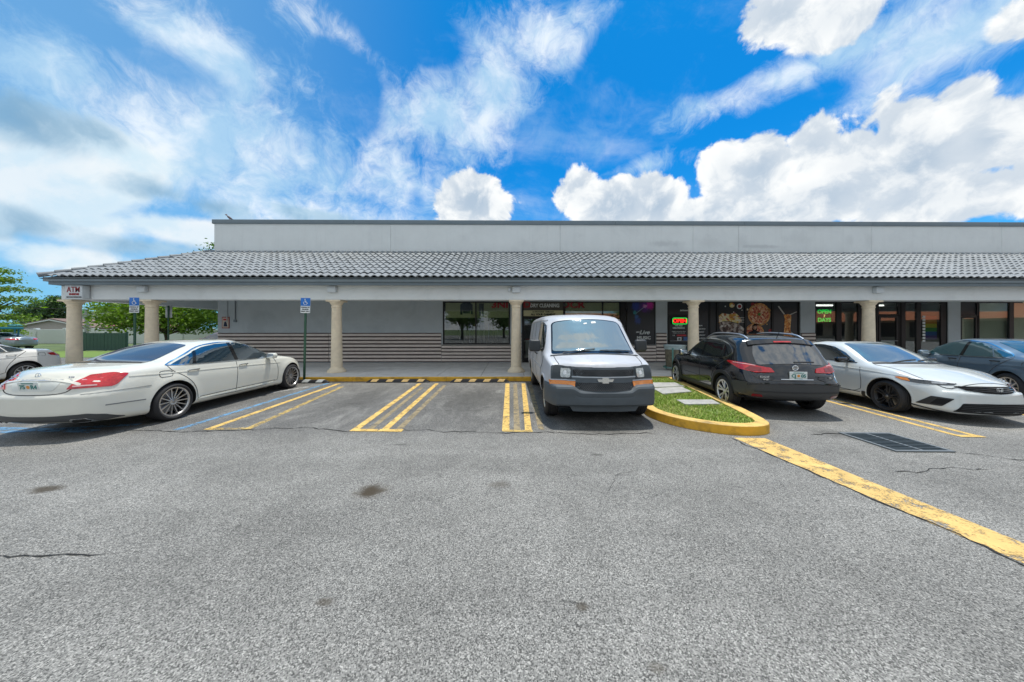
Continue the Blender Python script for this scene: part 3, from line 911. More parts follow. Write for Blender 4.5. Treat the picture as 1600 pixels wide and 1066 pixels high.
# ------------------------------------------------------------------ black crossover, seen from its tail
def crossover(loc, rz, color=(.006, .007, .010), nm='black', simple=False):
    L = 4.38
    car = thing('parked_car', 'glossy black crossover with silver roof rails, parked nose-in next to the grass island', 'car', loc, rz, 'cars parked in the lot')
    P = paint(nm + '_paint', color, .0, .16)
    sh = Shell(L,
        top=[(0, .86), (.04, .98), (.10, 1.06), (.25, 1.23), (.42, 1.42), (.52, 1.505), (.66, 1.535), (1.1, 1.575), (1.6, 1.59), (2.0, 1.575), (2.35, 1.51), (2.7, 1.36), (3.05, 1.16), (3.25, 1.08), (3.6, 1.03), (3.95, .97), (4.2, .89), (4.31, .80), (4.38, .68)],
        shoulder=[(0, .82), (.12, .96), (.35, 1.04), (.8, 1.055), (1.4, 1.01), (2.2, .985), (3.0, .975), (3.4, .965), (3.9, .90), (4.2, .80), (4.38, .62)],
        bottom=[(0, .36), (.25, .31), (.7, .25), (1.2, .22), (3.6, .22), (4.1, .25), (4.38, .30)],
        plan=[(0, .74), (.08, .82), (.25, .88), (.6, .91), (1.0, .918), (3.4, .915), (3.8, .895), (4.1, .83), (4.28, .74), (4.38, .62)],
        tum=.30, kf=.32, kr=.13, crown=.045, sh_in=.06, xmid=1.9,
        rear=[(.25, .12), (.36, .05), (.50, 0), (.66, 0), (.74, .04), (.82, .055), (1.0, .07), (1.2, .07), (1.5, .05)],
        front=[(.3, .08), (.5, 0), (.8, .04), (1., .1)], bowr=.13, bowf=.22, axles=(.87, 3.516), RW=.345, flare=.02, gr=.16, waist=.012)
    sh.body('body', P, M_WELL, car); under(car, L, 1.83, .22, .4)
    # tail glass with dark upper band
    sh.panel('rear_window', [(.1, .60, 1.085), (.1, .3, 1.06), (.1, 0, 1.055), (.1, -.3, 1.06), (.1, -.60, 1.085), (.3, -.59, 1.25), (.45, -.52, 1.425), (.45, 0, 1.445), (.45, .52, 1.425), (.3, .59, 1.25)], (-.8, 0, .6), M_GLASS_D, car, .006, .06, .06)
    sp = MB()
    prf = [(.20, -.02), (.30, .02), (.62, .045), (.66, .0), (.40, -.045)]
    sh.strip('roof_spoiler', [(.475, .60, 1.45), (.455, .3, 1.465), (.45, 0, 1.47), (.455, -.3, 1.465), (.475, -.60, 1.45)], (-.75, 0, .66), .10, P, car, .035, .06, .035)
    sh.strip('brake_light', [(.44, .16, 1.445), (.44, -.16, 1.445)], (-.75, 0, .66), .030, M_RED, car, .040, .06, .03)
    wiper(car, sh, (.08, -.02, 1.085), (.1, -.40, 1.10), (-.9, 0, .4))
    for sg in (1, -1):
        d = (0, sg, 0)
        def pn(n, pts, m=M_GLASS_D, **k): return sh.panel(n, [(x, sg * 1., z) for x, z in pts], d, m, car, **k)
        pn('rear_door_window', [(1.07, 1.09), (1.92, 1.035), (1.88, 1.44), (1.45, 1.45), (1.07, 1.40)], rnd=.03)
        pn('quarter_window', [(.72, 1.20), (.86, 1.105), (1.03, 1.09), (1.03, 1.395), (.85, 1.34)], rnd=.05)
        pn('front_door_window', [(2.02, 1.03), (2.86, 1.02), (2.92, 1.05), (2.55, 1.26), (2.25, 1.40), (1.97, 1.44)], rnd=.03)
        pn('door_pillar_trim', [(1.925, 1.035), (2.015, 1.03), (1.965, 1.44), (1.885, 1.44)], M_GLOSSBLK, rnd=.005)
        sh.strip('chrome_trim', [(x, sg, z) for x, z in [(2.95, 1.02), (2.0, 1.01), (1.1, 1.06), (.86, 1.085), (.72, 1.15), (.67, 1.22), (.78, 1.33), (1.0, 1.415), (1.45, 1.475), (1.95, 1.475), (2.3, 1.42), (2.6, 1.275), (2.95, 1.06)]], d, .018, M_CHROME, car, .008)
        sh.strip('door_gap', [(x, sg, z) for x, z in [(.80, 1.06), (.95, .97), (1.22, .82), (1.36, .62), (1.38, .40), (3.10, .38), (3.12, .7), (3.02, .98)]], d, .009, M_GAP, car)
        sh.strip('door_gap', [(1.96, sg, 1.02), (1.97, sg, .7), (1.94, sg, .39)], d, .009, M_GAP, car)
        # lower cladding and arch trims
        pn('sill_cladding', [(1.26, .25), (3.12, .25), (3.12, .36), (2.4, .365), (1.26, .37)], M_BLKPL, rnd=.02, off=.01)
        for ax in (.87, 3.516):
            arc = [(ax + .435 * math.cos(t), sg, .345 + .435 * math.sin(t)) for t in np.linspace(-.25 if ax > 2 else -.1, math.pi + .2, 22)]
            sh.strip('arch_trim', arc, d, .07, M_BLKPL, car, .012, .06, .016)
        sh.strip('body_crease', [(1.35, sg, .93), (2.2, sg, .885), (3.1, sg, .87)], d, .016, P, car, .007, .07, .01)
        sh.strip('body_crease', [(1.5, sg, .50), (2.2, sg, .53), (2.9, sg, .53)], d, .03, P, car, .012, .07, .014)
        handle(car, sh, 1.20, .985, sg, P, .2); handle(car, sh, 2.14, .945, sg, P, .2)
        mirror(car, sh, 2.80, 1.06, sg, P, M_BLKPL, (.12, .20, .15), .07)
        # lamps: a hooked lamp reaching from the hatch round the corner
        dd = (-.80, sg * .60, .1)
        sh.panel('tail_light', mir([(.0, .43, .875), (.10, .70, .855), (.26, .90, .905), (.70, .92, 1.03), (.60, .92, 1.05), (.22, .84, 1.03), (.05, .66, .985), (.0, .50, .96)], sg), dd, M_RED, car, .012, .05, .02, .016)
        sh.panel('lamp_inset', mir([(.06, .62, .885), (.13, .76, .88), (.2, .84, .915), (.16, .78, .975), (.06, .64, .955)], sg), dd, M_REDD, car, .016, .05, .015)
        sh.strip('lamp_bar', mir([(.10, .72, .992), (.22, .86, 1.012), (.45, .93, 1.03)], sg), dd, .012, M_PINK, car, .017)
        sh.panel('rear_reflector', mir([(.0, .62, .395), (.0, .82, .395), (.0, .80, .45), (.0, .64, .44)], sg), (-.9, sg * .45, 0), M_REDD, car, .018, .05, .02)
        sh.panel('hatch_recess', mir([(0, .42, .80), (0, .58, .72), (0, .50, .69), (0, .36, .75)], sg), (-1, 0, 0), M_GLOSSBLK, car, .006, .05, .02)
        # roof rail
        rl = MB()
        pts = []
        for t in np.linspace(0, 1, 14):
            x = .62 + 1.85 * t
            loc, nor = sh.hit((x, sg * .53, 2.), (0, 0, 1))
            lift = .055 * min(1, math.sin(math.pi * t) * 3.0) * .8
            pts.append((x, sg * .53, loc.z + lift + .004))
        rl.tube(pts, .019, 8)
        rl.build('roof_rail', mat('satin_rail', (.62, .63, .65), .3, .9), car, True, 60)
    sh.panel('rear_bumper_cover', [(0, .90, .66), (0, .88, .42), (0, .62, .36), (0, .3, .34), (0, -.3, .34), (0, -.62, .36), (0, -.88, .42), (0, -.90, .66), (0, -.5, .655), (0, .5, .655)], (-1, 0, 0), mat('grey_bumper_plastic', (.045, .047, .05), .5, bump=.06, bscale=300), car, .014, .06, .03, .02)
    sh.strip('bumper_top', [(.0, .80, .665), (0, .4, .675), (0, 0, .678), (0, -.4, .675), (0, -.80, .665)], (-1, 0, .3), .022, P, car, .03, .06, .03)
    sh.strip('bumper_crease', [(0, .72, .50), (0, 0, .49), (0, -.72, .50)], (-1, 0, 0), .02, M_BLKPL, car, .022)
    sh.strip('hatch_gap', [(.05, .70, 1.0), (0, .72, .84), (0, .66, .715), (0, 0, .70), (0, -.66, .715), (0, -.72, .84), (.05, -.70, 1.0)], (-1, 0, 0), .010, M_GAP, car, .003)
    sh.strip('chrome_trim', [(0, .28, .735), (0, -.28, .735)], (-1, 0, 0), .014, M_CHROME, car, .012)
    loc, nor = sh.hit((0, -.02, .80), (-1, 0, 0))
    plate(car, loc.x - .014, .812, -1, ('CJ', '05'), -.02)
    loc, nor = sh.hit((0, 0, .955), (-1, 0, 0))
    e = MB()
    e.tube([(0, math.cos(2 * math.pi * k / 20) * .048, math.sin(2 * math.pi * k / 20) * .044) for k in range(21)], .009, 6)
    e.box(-.006, .006, -.06, .06, -.010, .010)
    eo = e.build('ring_emblem', M_CHROME, car, True); eo.location = (loc.x - .014, 0, .955)
    for yy, tx, zz, sz in ((.55, 'ROGUE', .775, .05), (.53, 'SPORT', .728, .036), (-.60, 'SL', .775, .045)):
        loc, nor = sh.hit((0, yy, zz), (-1, 0, 0))
        text('badge', tx, sz, (loc.x - .022, yy, zz), M_CHROME, car, (R(90), 0, R(-90)), .0015, .003)
    loc, nor = sh.hit((.62, -.02, 2), (0, 0, 1))
    a = MB().tube([(0, 0, 0), (-.10, 0, .16)], [.008, .004], 6); ao = a.build('aerial', M_BLKPL, car); ao.location = loc
    sh.panel('glass_roof', [(1.1, .45, 2), (1.9, .45, 2), (1.9, -.45, 2), (1.1, -.45, 2)], (0, 0, 1), M_GLOSSBLK, car, .003, .09, .06)
    sh.panel('windscreen', [(3.1, 0, 1.1), (3.05, .4, 1.1), (2.9, .68, 1.1), (2.5, .58, 1.3), (2.2, .52, 1.4), (2.28, 0, 1.4), (2.2, -.52, 1.4), (2.5, -.58, 1.3), (2.9, -.68, 1.1), (3.05, -.4, 1.1)], (0, 0, 1), M_GLASS_D, car, .004, .08, .05)
    wheels(car, (.87, 3.516), 1.60, .345, .225, .243, 'split5', M_SILVER, M_RIMDK)
    return car

# ------------------------------------------------------------------ silver white compact sedan, nose out
def compact_sedan(loc, rz):
    L = 4.67
    car = thing('parked_car', 'silver white compact sedan with black wheels and black mirrors, parked nose-out beside the black crossover', 'car', loc, rz, 'cars parked in the lot')
    P = paint('silver_white_paint', (.68, .71, .70), .05, .26)
    sh = Shell(L,
        top=[(0, .88), (.05, .99), (.15, 1.03), (.45, 1.06), (.8, 1.14), (1.2, 1.28), (1.6, 1.37), (2.0, 1.405), (2.35, 1.40), (2.65, 1.35), (3.0, 1.20), (3.35, 1.03), (3.55, .965), (3.9, .915), (4.25, .84), (4.48, .775), (4.60, .72), (4.645, .66), (4.67, .58)],
        shoulder=[(0, .82), (.15, .93), (.5, .97), (1.2, .955), (2.2, .925), (3.1, .90), (3.6, .88), (4.0, .825), (4.35, .745), (4.55, .68), (4.67, .56)],
        bottom=[(0, .30), (.3, .24), (.9, .19), (3.8, .175), (4.3, .165), (4.67, .17)],
        plan=[(0, .70), (.1, .80), (.3, .86), (.7, .895), (1.1, .90), (3.6, .90), (3.95, .89), (4.25, .845), (4.45, .785), (4.6, .70), (4.67, .63)],
        tum=.42, kf=.36, kr=.3, crown=.035, sh_in=.07, xmid=2.1,
        front=[(.15, .03), (.24, -.02), (.36, .0), (.5, .015), (.58, .02), (.68, .06), (.8, .1)],
        rear=[(.2, .06), (.5, 0), (.8, .03), (1., .08)], bowf=.34, bowr=.16, axles=(.98, 3.715), RW=.322, flare=.018, waist=.014, gr=.15)
    sh.body('body', P, M_WELL, car); under(car, L, 1.8)
    sh.panel('windscreen', [(3.44, 0, 1.0), (3.42, .35, 1.0), (3.22, .72, 1.0), (2.9, .62, 1.2), (2.45, .52, 1.35), (2.52, .25, 1.38), (2.54, 0, 1.38), (2.52, -.25, 1.38), (2.45, -.52, 1.35), (2.9, -.62, 1.2), (3.22, -.72, 1.0), (3.42, -.35, 1.0)], (0, 0, 1), M_GLASS_C, car, .004, .06, .04)
    sh.strip('cowl_panel', [(3.30, .72, 1.0), (3.47, .35, 1.0), (3.50, 0, 1.0), (3.47, -.35, 1.0), (3.30, -.72, 1.0)], (0, 0, 1), .07, M_BLKPL, car, .006)
    sh.strip('bonnet_gap', [(3.36, .74, .9), (3.9, .72, .9), (4.3, .66, .8), (4.44, .50, .8), (4.50, .25, .7), (4.515, 0, .7), (4.50, -.25, .7), (4.44, -.50, .8), (4.3, -.66, .8), (3.9, -.72, .9), (3.36, -.74, .9)], (0, 0, 1), .008, M_GAP, car)
    wiper(car, sh, (3.40, .1, 1.), (3.20, .62, 1.)); wiper(car, sh, (3.42, -.45, 1.), (3.34, .1, 1.))
    sh.panel('sunroof', [(1.55, .42, 2), (2.25, .42, 2), (2.25, -.42, 2), (1.55, -.42, 2)], (0, 0, 1), M_GLOSSBLK, car, .003, .09, .05)
    for sg in (1, -1):
        d = (0, sg, 0)
        def pn(n, pts, m=M_GLASS_D, **k): return sh.panel(n, [(x, sg * 1., z) for x, z in pts], d, m, car, **k)
        pn('rear_door_window', [(.95, 1.01), (1.84, .975), (1.82, 1.30), (1.5, 1.285), (1.15, 1.15)], rnd=.03)
        pn('front_door_window', [(1.95, .97), (2.92, .945), (3.02, .965), (2.72, 1.15), (2.4, 1.275), (2.1, 1.315), (1.92, 1.315)], rnd=.03)
        pn('door_pillar_trim', [(1.845, .975), (1.94, .972), (1.915, 1.315), (1.825, 1.31)], M_GLOSSBLK, rnd=.005)
        sh.strip('window_seal', [(3.06, sg, .945), (1.9, sg, .955), (.9, sg, 1.0)], d, .014, M_GLOSSBLK, car, .006)
        sh.strip('door_gap', [(x, sg, z) for x, z in [(.98, .98), (1.2, .80), (1.36, .55), (1.38, .28), (3.2, .26), (3.24, .6), (3.16, .86)]], d, .008, M_GAP, car)
        sh.strip('door_gap', [(1.90, sg, .96), (1.92, sg, .6), (1.88, sg, .27)], d, .008, M_GAP, car)
        sh.strip('body_crease', [(.7, sg, .86), (2.0, sg, .835), (3.3, sg, .815), (4.0, sg, .765)], d, .014, P, car, .006, .07, .01)
        sh.strip('sill_line', [(1.4, sg, .33), (3.2, sg, .31)], d, .012, M_GAP, car)
        handle(car, sh, 1.15, .88, sg, P, .2); handle(car, sh, 2.08, .855, sg, P, .2)
        mirror(car, sh, 2.86, .99, sg, M_GLOSSBLK, M_GLOSSBLK, (.13, .21, .13), .07)
        dd = (.72, sg * .69, .1)
        sh.panel('headlight', mir([(4.36, .42, .665), (4.30, .60, .655), (4.15, .80, .665), (3.98, .885, .70), (3.88, .90, .745), (3.95, .89, .765), (4.15, .82, .745), (4.32, .62, .725), (4.42, .42, .70)], sg), dd, M_LAMPD, car, .006, .045, .012)
        sh.panel('indicator', mir([(4.08, .83, .688), (3.98, .885, .706), (3.885, .90, .746), (3.95, .89, .759), (4.06, .855, .748)], sg), dd, M_AMBER, car, .010, .04, .010)
        sh.strip('lamp_bar', mir([(4.40, .44, .70), (4.28, .66, .726), (4.10, .84, .747)], sg), dd, .012, mat('lamp_white', (.8, .82, .84), .2, coat=1.), car, .012)
        sh.panel('lamp_projector', mir([(4.34, .50, .672), (4.25, .66, .670), (4.25, .66, .708), (4.34, .50, .706)], sg), dd, M_LAMP, car, .010, .04, .012)
        # corner air curtains
        sh.panel('bumper_vent', mir([(4.2, .87, .30), (4.4, .66, .285), (4.45, .52, .43), (4.3, .72, .455)], sg), dd, M_BLKPL, car, .008, .05, .015)
        sh.panel('vent_recess', mir([(4.3, .74, .315), (4.4, .62, .31), (4.43, .55, .41), (4.35, .68, .42)], sg), dd, M_WELL, car, .012, .05, .012)
        pn('splash_guard', [(3.22, .17), (3.31, .17), (3.33, .34), (3.25, .34)], M_BLKPL, rnd=.01, off=.012)
        for ax in (.98, 3.715):
            arc = [(ax + .392 * math.cos(t), sg, .322 + .392 * math.sin(t)) for t in np.linspace(-.2, math.pi + .2, 20)]
            sh.strip('arch_lip', arc, d, .018, P, car, .008, .06, .012)
    # nose
    F = (1, 0, 0)
    sh.panel('grille', [(4.6, .48, .655), (4.6, .40, .60), (4.6, .2, .565), (4.6, 0, .555), (4.6, -.2, .565), (4.6, -.40, .60), (4.6, -.48, .655), (4.6, -.25, .672), (4.6, 0, .676), (4.6, .25, .672)], F, M_WELL, car, .006, .05, .015)
    for k in range(3):
        z = .59 + k * .028; hw = .34 + k * .05
        sh.strip('grille_bar', [(4.6, hw, z + .008), (4.6, 0, z), (4.6, -hw, z + .008)], F, .010, M_GLOSSBLK, car, .014)
    sh.panel('lower_grille', [(4.6, .60, .215), (4.6, .50, .37), (4.6, .2, .385), (4.6, -.2, .385), (4.6, -.50, .37), (4.6, -.60, .215), (4.6, 0, .205)], F, M_WELL, car, .006, .05, .02)
    for k in range(5):
        z = .235 + k * .03
        sh.strip('grille_bar', [(4.6, .55 - k * .012, z), (4.6, 0, z), (4.6, -.55 + k * .012, z)], F, .009, M_BLKPL, car, .013)
    sh.strip('front_lip', [(4.3, .82, .19), (4.5, .5, .185), (4.6, 0, .18), (4.5, -.5, .185), (4.3, -.82, .19)], (.8, 0, -.25), .02, M_BLKPL, car, .012)
    loc, nor = sh.hit((4.6, 0, .62), F)
    e = MB()
    e.tube([(0, -.050, .04), (0, -.040, -.045), (0, .040, -.045), (0, .050, .04), (0, -.050, .04)], .007, 6)
    e.tube([(0.004, -.026, .028), (.004, -.020, -.032)], .009, 6).tube([(.004, .026, .028), (.004, .020, -.032)], .009, 6).tube([(.004, -.022, -.004), (.004, .022, -.004)], .008, 6)
    eo = e.build('nose_emblem', M_CHROME, car, True); eo.location = (loc.x + .016, 0, .62)
    wheels(car, (.98, 3.715), 1.57, .322, .235, .248, 'dark5', mat('dark_alloy', (.05, .05, .053), .35, .6), M_RIMDK, R(-3))
    return car

# ------------------------------------------------------------------ grey mid-size sedan, white sedan (same shell family)
def mid_sedan(loc, rz, label, color, metal, simple=False, glass=None):
    L = 4.85
    car = thing('parked_car', label, 'car', loc, rz, 'cars parked in the lot')
    P = paint('sedan_paint_%d' % int(color[2] * 1000), color, metal, .28)
    sh = Shell(L,
        top=[(0, .90), (.05, 1.02), (.15, 1.06), (.5, 1.085), (.85, 1.115), (1.2, 1.255), (1.6, 1.39), (2.0, 1.45), (2.4, 1.462), (2.75, 1.42), (3.1, 1.28), (3.5, 1.07), (3.75, .995), (4.1, .945), (4.45, .87), (4.68, .79), (4.80, .70), (4.85, .60)],
        shoulder=[(0, .82), (.15, .94), (.5, .995), (1.2, .985), (2.2, .955), (3.2, .935), (3.8, .90), (4.2, .84), (4.55, .75), (4.75, .66), (4.85, .56)],
        bottom=[(0, .30), (.3, .24), (.9, .20), (3.9, .19), (4.5, .20), (4.85, .24)],
        plan=[(0, .70), (.1, .80), (.3, .865), (.7, .905), (1.1, .912), (3.8, .91), (4.2, .885), (4.5, .82), (4.7, .74), (4.85, .62)],
        tum=.38, kf=.34, kr=.3, crown=.04, sh_in=.055, xmid=2.3,
        front=[(.2, .04), (.4, 0), (.7, .05), (.9, .1)], rear=[(.2, .06), (.45, 0), (.7, .02), (1., .08)], bowf=.26, bowr=.18, axles=(1.05, 3.85), RW=.335, flare=.016, waist=.01, gr=.15)
    sh.body('body', P, M_WELL, car); under(car, L, 1.82)
    G = glass or M_GLASS_B
    sh.panel('windscreen', [(3.55, 0, 1.0), (3.52, .35, 1.0), (3.34, .70, 1.0), (2.95, .60, 1.2), (2.62, .53, 1.4), (2.68, 0, 1.4), (2.62, -.53, 1.4), (2.95, -.60, 1.2), (3.34, -.70, 1.0), (3.52, -.35, 1.0)], (0, 0, 1), M_GLASS_C, car, .004, .08, .04)
    sh.panel('rear_window', [(.90, .60, 1.1), (.83, .3, 1.1), (.81, 0, 1.1), (.83, -.3, 1.1), (.90, -.60, 1.1), (1.3, -.58, 1.3), (1.70, -.52, 1.4), (1.76, 0, 1.42), (1.70, .52, 1.4), (1.3, .58, 1.3)], (0, 0, 1), G, car, .004, .08, .05)
    for sg in (1, -1):
        d = (0, sg, 0)
        def pn(n, pts, m=G, **k): return sh.panel(n, [(x, sg * 1., z) for x, z in pts], d, m, car, **k)
        pn('rear_door_window', [(1.40, 1.02), (2.12, 1.0), (2.10, 1.365), (1.85, 1.355), (1.56, 1.26)], rnd=.02)
        pn('quarter_window', [(1.0, 1.05), (1.36, 1.022), (1.50, 1.235), (1.3, 1.165)], rnd=.02)
        pn('front_door_window', [(2.22, .998), (3.18, .975), (3.26, 1.0), (2.95, 1.18), (2.65, 1.32), (2.4, 1.365), (2.19, 1.37)], rnd=.03)
        pn('door_pillar_trim', [(2.125, 1.0), (2.215, 1.0), (2.185, 1.37), (2.105, 1.368)], M_GLOSSBLK, rnd=.005)
        sh.strip('chrome_trim', [(x, sg, z) for x, z in [(3.3, .968), (2.2, .985), (1.4, 1.005), (.97, 1.035), (1.25, 1.17), (1.55, 1.29), (1.8, 1.37), (2.1, 1.395), (2.4, 1.392), (2.7, 1.33), (3.0, 1.19), (3.32, 1.0)]], d, .013, M_CHROME, car, .007)
        sh.strip('door_gap', [(x, sg, z) for x, z in [(1.0, 1.02), (1.25, .84), (1.44, .58), (1.46, .30), (3.36, .28), (3.4, .6), (3.30, .92)]], d, .009, M_GAP, car)
        sh.strip('door_gap', [(2.17, sg, .98), (2.19, sg, .6), (2.15, sg, .29)], d, .009, M_GAP, car)
        handle(car, sh, 1.32, .93, sg, P if simple else M_GLOSSBLK, .2); handle(car, sh, 2.36, .91, sg, P if simple else M_GLOSSBLK, .2)
        mirror(car, sh, 3.08, 1.02, sg, P, M_BLKPL, (.13, .2, .14), .07)
        sh.panel('tail_light', mir([(.02, .45, .82), (.15, .85, .83), (.42, .91, .87), (.50, .91, .945), (.2, .84, .965), (.05, .5, .93)], sg), (-.75, sg * .65, .1), M_RED, car, .01, .05, .02)
        sh.strip('body_crease', [(.6, sg, .86), (2.0, sg, .82), (3.4, sg, .79)], d, .014, P, car, .006, .07, .01)
        sh.panel('headlight', mir([(4.55, .45, .66), (4.3, .84, .67), (4.1, .89, .74), (4.3, .84, .78), (4.55, .5, .74)], sg), (.72, sg * .69, .1), M_LAMP, car, .006, .06, .02)
        if sg > 0:
            sh.strip('fuel_flap', [(.62, sg, .85), (.78, sg, .85), (.79, sg, .95), (.62, sg, .96)], d, .007, M_GAP, car, close=True)
    sh.panel('grille', [(4.8, .5, .62), (4.8, .4, .40), (4.8, -.4, .40), (4.8, -.5, .62)], (1, 0, 0), M_WELL, car, .006, .08, .03)
    wheels(car, (1.05, 3.85), 1.59, .335, .22, .23, 'ten', M_SILVER, M_RIMDK)
    return car

# ------------------------------------------------------------------ white cargo van, nose out
def cargo_van(loc, rz):
    L = 5.69
    car = thing('parked_van', 'white cargo van with dark grey bumper, backed in beside the stone column', 'van', loc, rz, 'cars parked in the lot')
    P = mat('van_white_paint', (.54, .555, .59), .4, 0, coat=.45, var=.04, vscale=2.5, dirt=(.34, .32, .31), dscale=1.8, damt=.5)
    GREY = mat('van_grey_plastic', (.072, .088, .102), .55, bump=.05, bscale=220, var=.08, vscale=5)
    GREYD = mat('van_dark_grille', (.012, .013, .015), .6)
    sh = Shell(L,
        top=[(0, 1.75), (.03, 1.93), (.10, 2.0), (.3, 2.04), (1.0, 2.07), (2.5, 2.075), (3.6, 2.055), (3.95, 2.02), (4.15, 1.955), (4.4, 1.75), (4.75, 1.42), (4.92, 1.27), (5.1, 1.215), (5.35, 1.15), (5.5, 1.10), (5.56, 1.03), (5.59, .92), (5.60, .8), (5.69, .62)],
        shoulder=[(0, 1.20), (.2, 1.22), (4.2, 1.22), (4.7, 1.19), (5.0, 1.14), (5.3, 1.08), (5.5, 1.0), (5.69, .56)],
        bottom=[(0, .42), (.5, .40), (1.2, .36), (4.6, .36), (5.2, .38), (5.69, .42)],
        plan=[(0, .94), (.06, .98), (.2, 1.0), (4.4, 1.0), (4.8, .99), (5.15, .965), (5.4, .93), (5.55, .90), (5.69, .86)],
        tum=.14, kf=.22, kr=.02, crown=.05, sh_in=.028, xmid=2.6,
        front=[(.3, .02), (.7, .0), (1.1, 0.), (1.3, .02)], rear=[(.3, 0), (1., 0), (2., .03)], bowf=.10, bowr=.02, axles=(1.36, 4.79), RW=.37, flare=.012, waist=-.008, gr=.14)
    body = sh.body('body', P, M_WELL, car); under(car, L, 2.0, .24, .5)
    # windscreen with black surround
    ws = [(5.0, 0, 1.22), (4.97, .4, 1.22), (4.84, .83, 1.22), (4.50, .79, 1.5), (4.17, .745, 1.9), (4.20, .4, 1.93), (4.22, 0, 1.94), (4.20, -.4, 1.93), (4.17, -.745, 1.9), (4.50, -.79, 1.5), (4.84, -.83, 1.22), (4.97, -.4, 1.22)]
    D = (.62, 0, .78)
    sh.panel('windscreen_seal', ws, D, M_GLOSSBLK, car, .004, .07, .07)
    ws2 = [(x + (.0 if False else 0), y * .955, 1.5 + (z - 1.5) * .9 if False else z) for x, y, z in ws]
    ws2 = [(4.94, 0, 1.30), (4.91, .4, 1.30), (4.79, .795, 1.30), (4.50, .755, 1.5), (4.20, .712, 1.88), (4.225, .4, 1.905), (4.24, 0, 1.915), (4.225, -.4, 1.905), (4.20, -.712, 1.88), (4.50, -.755, 1.5), (4.79, -.795, 1.30), (4.91, -.4, 1.30)]
    m, nt, b = newmat('van_windscreen_glass')
    tc = nt.n('ShaderNodeTexCoord').outputs['Object']
    mp = nt.n('ShaderNodeMapping', ins={'Vector': tc}); mp.inputs['Scale'].default_value = (2.2, 7.5, 2.2)
    f = nt.noise(mp.outputs[0], 1.0, 3, .5, .8)
    bn = nt.n('ShaderNodeBump', ins={'Height': f}); bn.inputs['Strength'].default_value = .14; bn.inputs['Distance'].default_value = .03
    nt.set(b.inputs['Normal'], bn)
    b.inputs['Base Color'].default_value = (.22, .26, .26, 1); b.inputs['Roughness'].default_value = .04
    b.inputs['IOR'].default_value = 1.8; b.inputs['Specular IOR Level'].default_value = 1.0
    b.inputs['Coat Weight'].default_value = .8
    wsg = sh.panel('windscreen', ws2, D, m, car, .009, .05, .07)
    for pa in (((4.30, .10, 1.80), (4.28, .20, 1.80), (4.245, .20, 1.845), (4.265, .10, 1.845)), ((4.32, -.07, 1.78), (4.30, -.0, 1.78), (4.28, 0, 1.81), (4.30, -.07, 1.81))):
        sh.panel('windscreen_sticker', list(pa), D, mat('sticker_white', (.8, .8, .78), .5), car, .012, .05, .005)
    sh.strip('wiper', [(4.93, .10, 1.28), (4.86, .74, 1.34)], D, .022, M_BLKPL, car, .03)
    sh.strip('wiper', [(4.95, -.62, 1.26), (4.90, .02, 1.34)], D, .022, M_BLKPL, car, .03)
    sh.strip('cowl_panel', [(4.90, .86, 1.2), (5.02, .45, 1.2), (5.045, 0, 1.2), (5.02, -.45, 1.2), (4.90, -.86, 1.2)], (0, 0, 1), .05, M_BLKPL, car, .006)
    sh.strip('bonnet_gap', [(4.95, .80, 1.2), (5.2, .79, 1.2), (5.40, .745, 1.1), (5.50, .70, 1.1)], (0, 0, 1), .012, M_GAP, car)
    sh.strip('bonnet_gap', [(4.95, -.80, 1.2), (5.2, -.79, 1.2), (5.40, -.745, 1.1), (5.50, -.70, 1.1)], (0, 0, 1), .012, M_GAP, car)
    F = (1, 0, 0)
    # grey nose panel: grille surround
    sh.panel('grille_surround', [(5.6, .90, 1.045), (5.6, .915, .70), (5.6, .60, .625), (5.6, .3, .60), (5.6, 0, .595), (5.6, -.3, .60), (5.6, -.60, .625), (5.6, -.915, .70), (5.6, -.90, 1.045), (5.6, -.5, 1.03), (5.6, 0, 1.025), (5.6, .5, 1.03)], F, GREY, car, .012, .07, .03, .02)
    sh.panel('upper_grille', [(5.6, .545, .985), (5.6, .53, .875), (5.6, -.53, .875), (5.6, -.545, .985)], F, GREYD, car, .014, .07, .02)
    sh.panel('lower_grille', [(5.6, .53, .765), (5.6, .49, .66), (5.6, .3, .628), (5.6, -.3, .628), (5.6, -.49, .66), (5.6, -.53, .765)], F, GREYD, car, .014, .07, .04)
    mesh_m = mat('grille_mesh_grey', (.05, .055, .06), .45, .2)
    def hexmesh(zlo, zhi, hw, x0):
        bb = MB()
        n = int(hw * 2 / .034)
        for k in range(n + 4):
            y0 = -hw + k * .034
            for sgn in (1, -1):
                a = np.array([y0, zlo]); bq = np.array([y0 + sgn * (zhi - zlo) * .9, zhi])
                if abs(bq[0]) > hw or abs(a[0]) > hw: continue
                la, _ = sh.hit((5.6, a[0], a[1]), F); lb, _ = sh.hit((5.6, bq[0], bq[1]), F)
                bb.tube([(la.x + .02, a[0], a[1]), (lb.x + .02, bq[0], bq[1])], .0045, 4, caps=False)
        return bb.build('grille_mesh', mesh_m, car)
    hexmesh(.88, .98, .53, 0); hexmesh(.64, .76, .49, 0)
    sh.strip('grille_trim', [(5.6, .56, .862), (5.6, 0, .86), (5.6, -.56, .862)], F, .022, mat('satin_trim', (.42, .45, .48), .35, .5), car, .022)
    loc, nor = sh.hit((5.6, 0, .81), F)
    e = MB()
    bow = [(-.145, .022), (-.055, .022), (-.055, .048), (.055, .048), (.055, .022), (.145, .022), (.12, -.022), (.055, -.022), (.055, -.048), (-.055, -.048), (-.055, -.022), (-.12, -.022)]
    e.prism(bow, 'X', 0, .018)
    bo = e.build('nose_emblem', mat('pale_chrome', (.72, .73, .72), .25, .7), car); bo.location = (loc.x + .018, 0, .812)
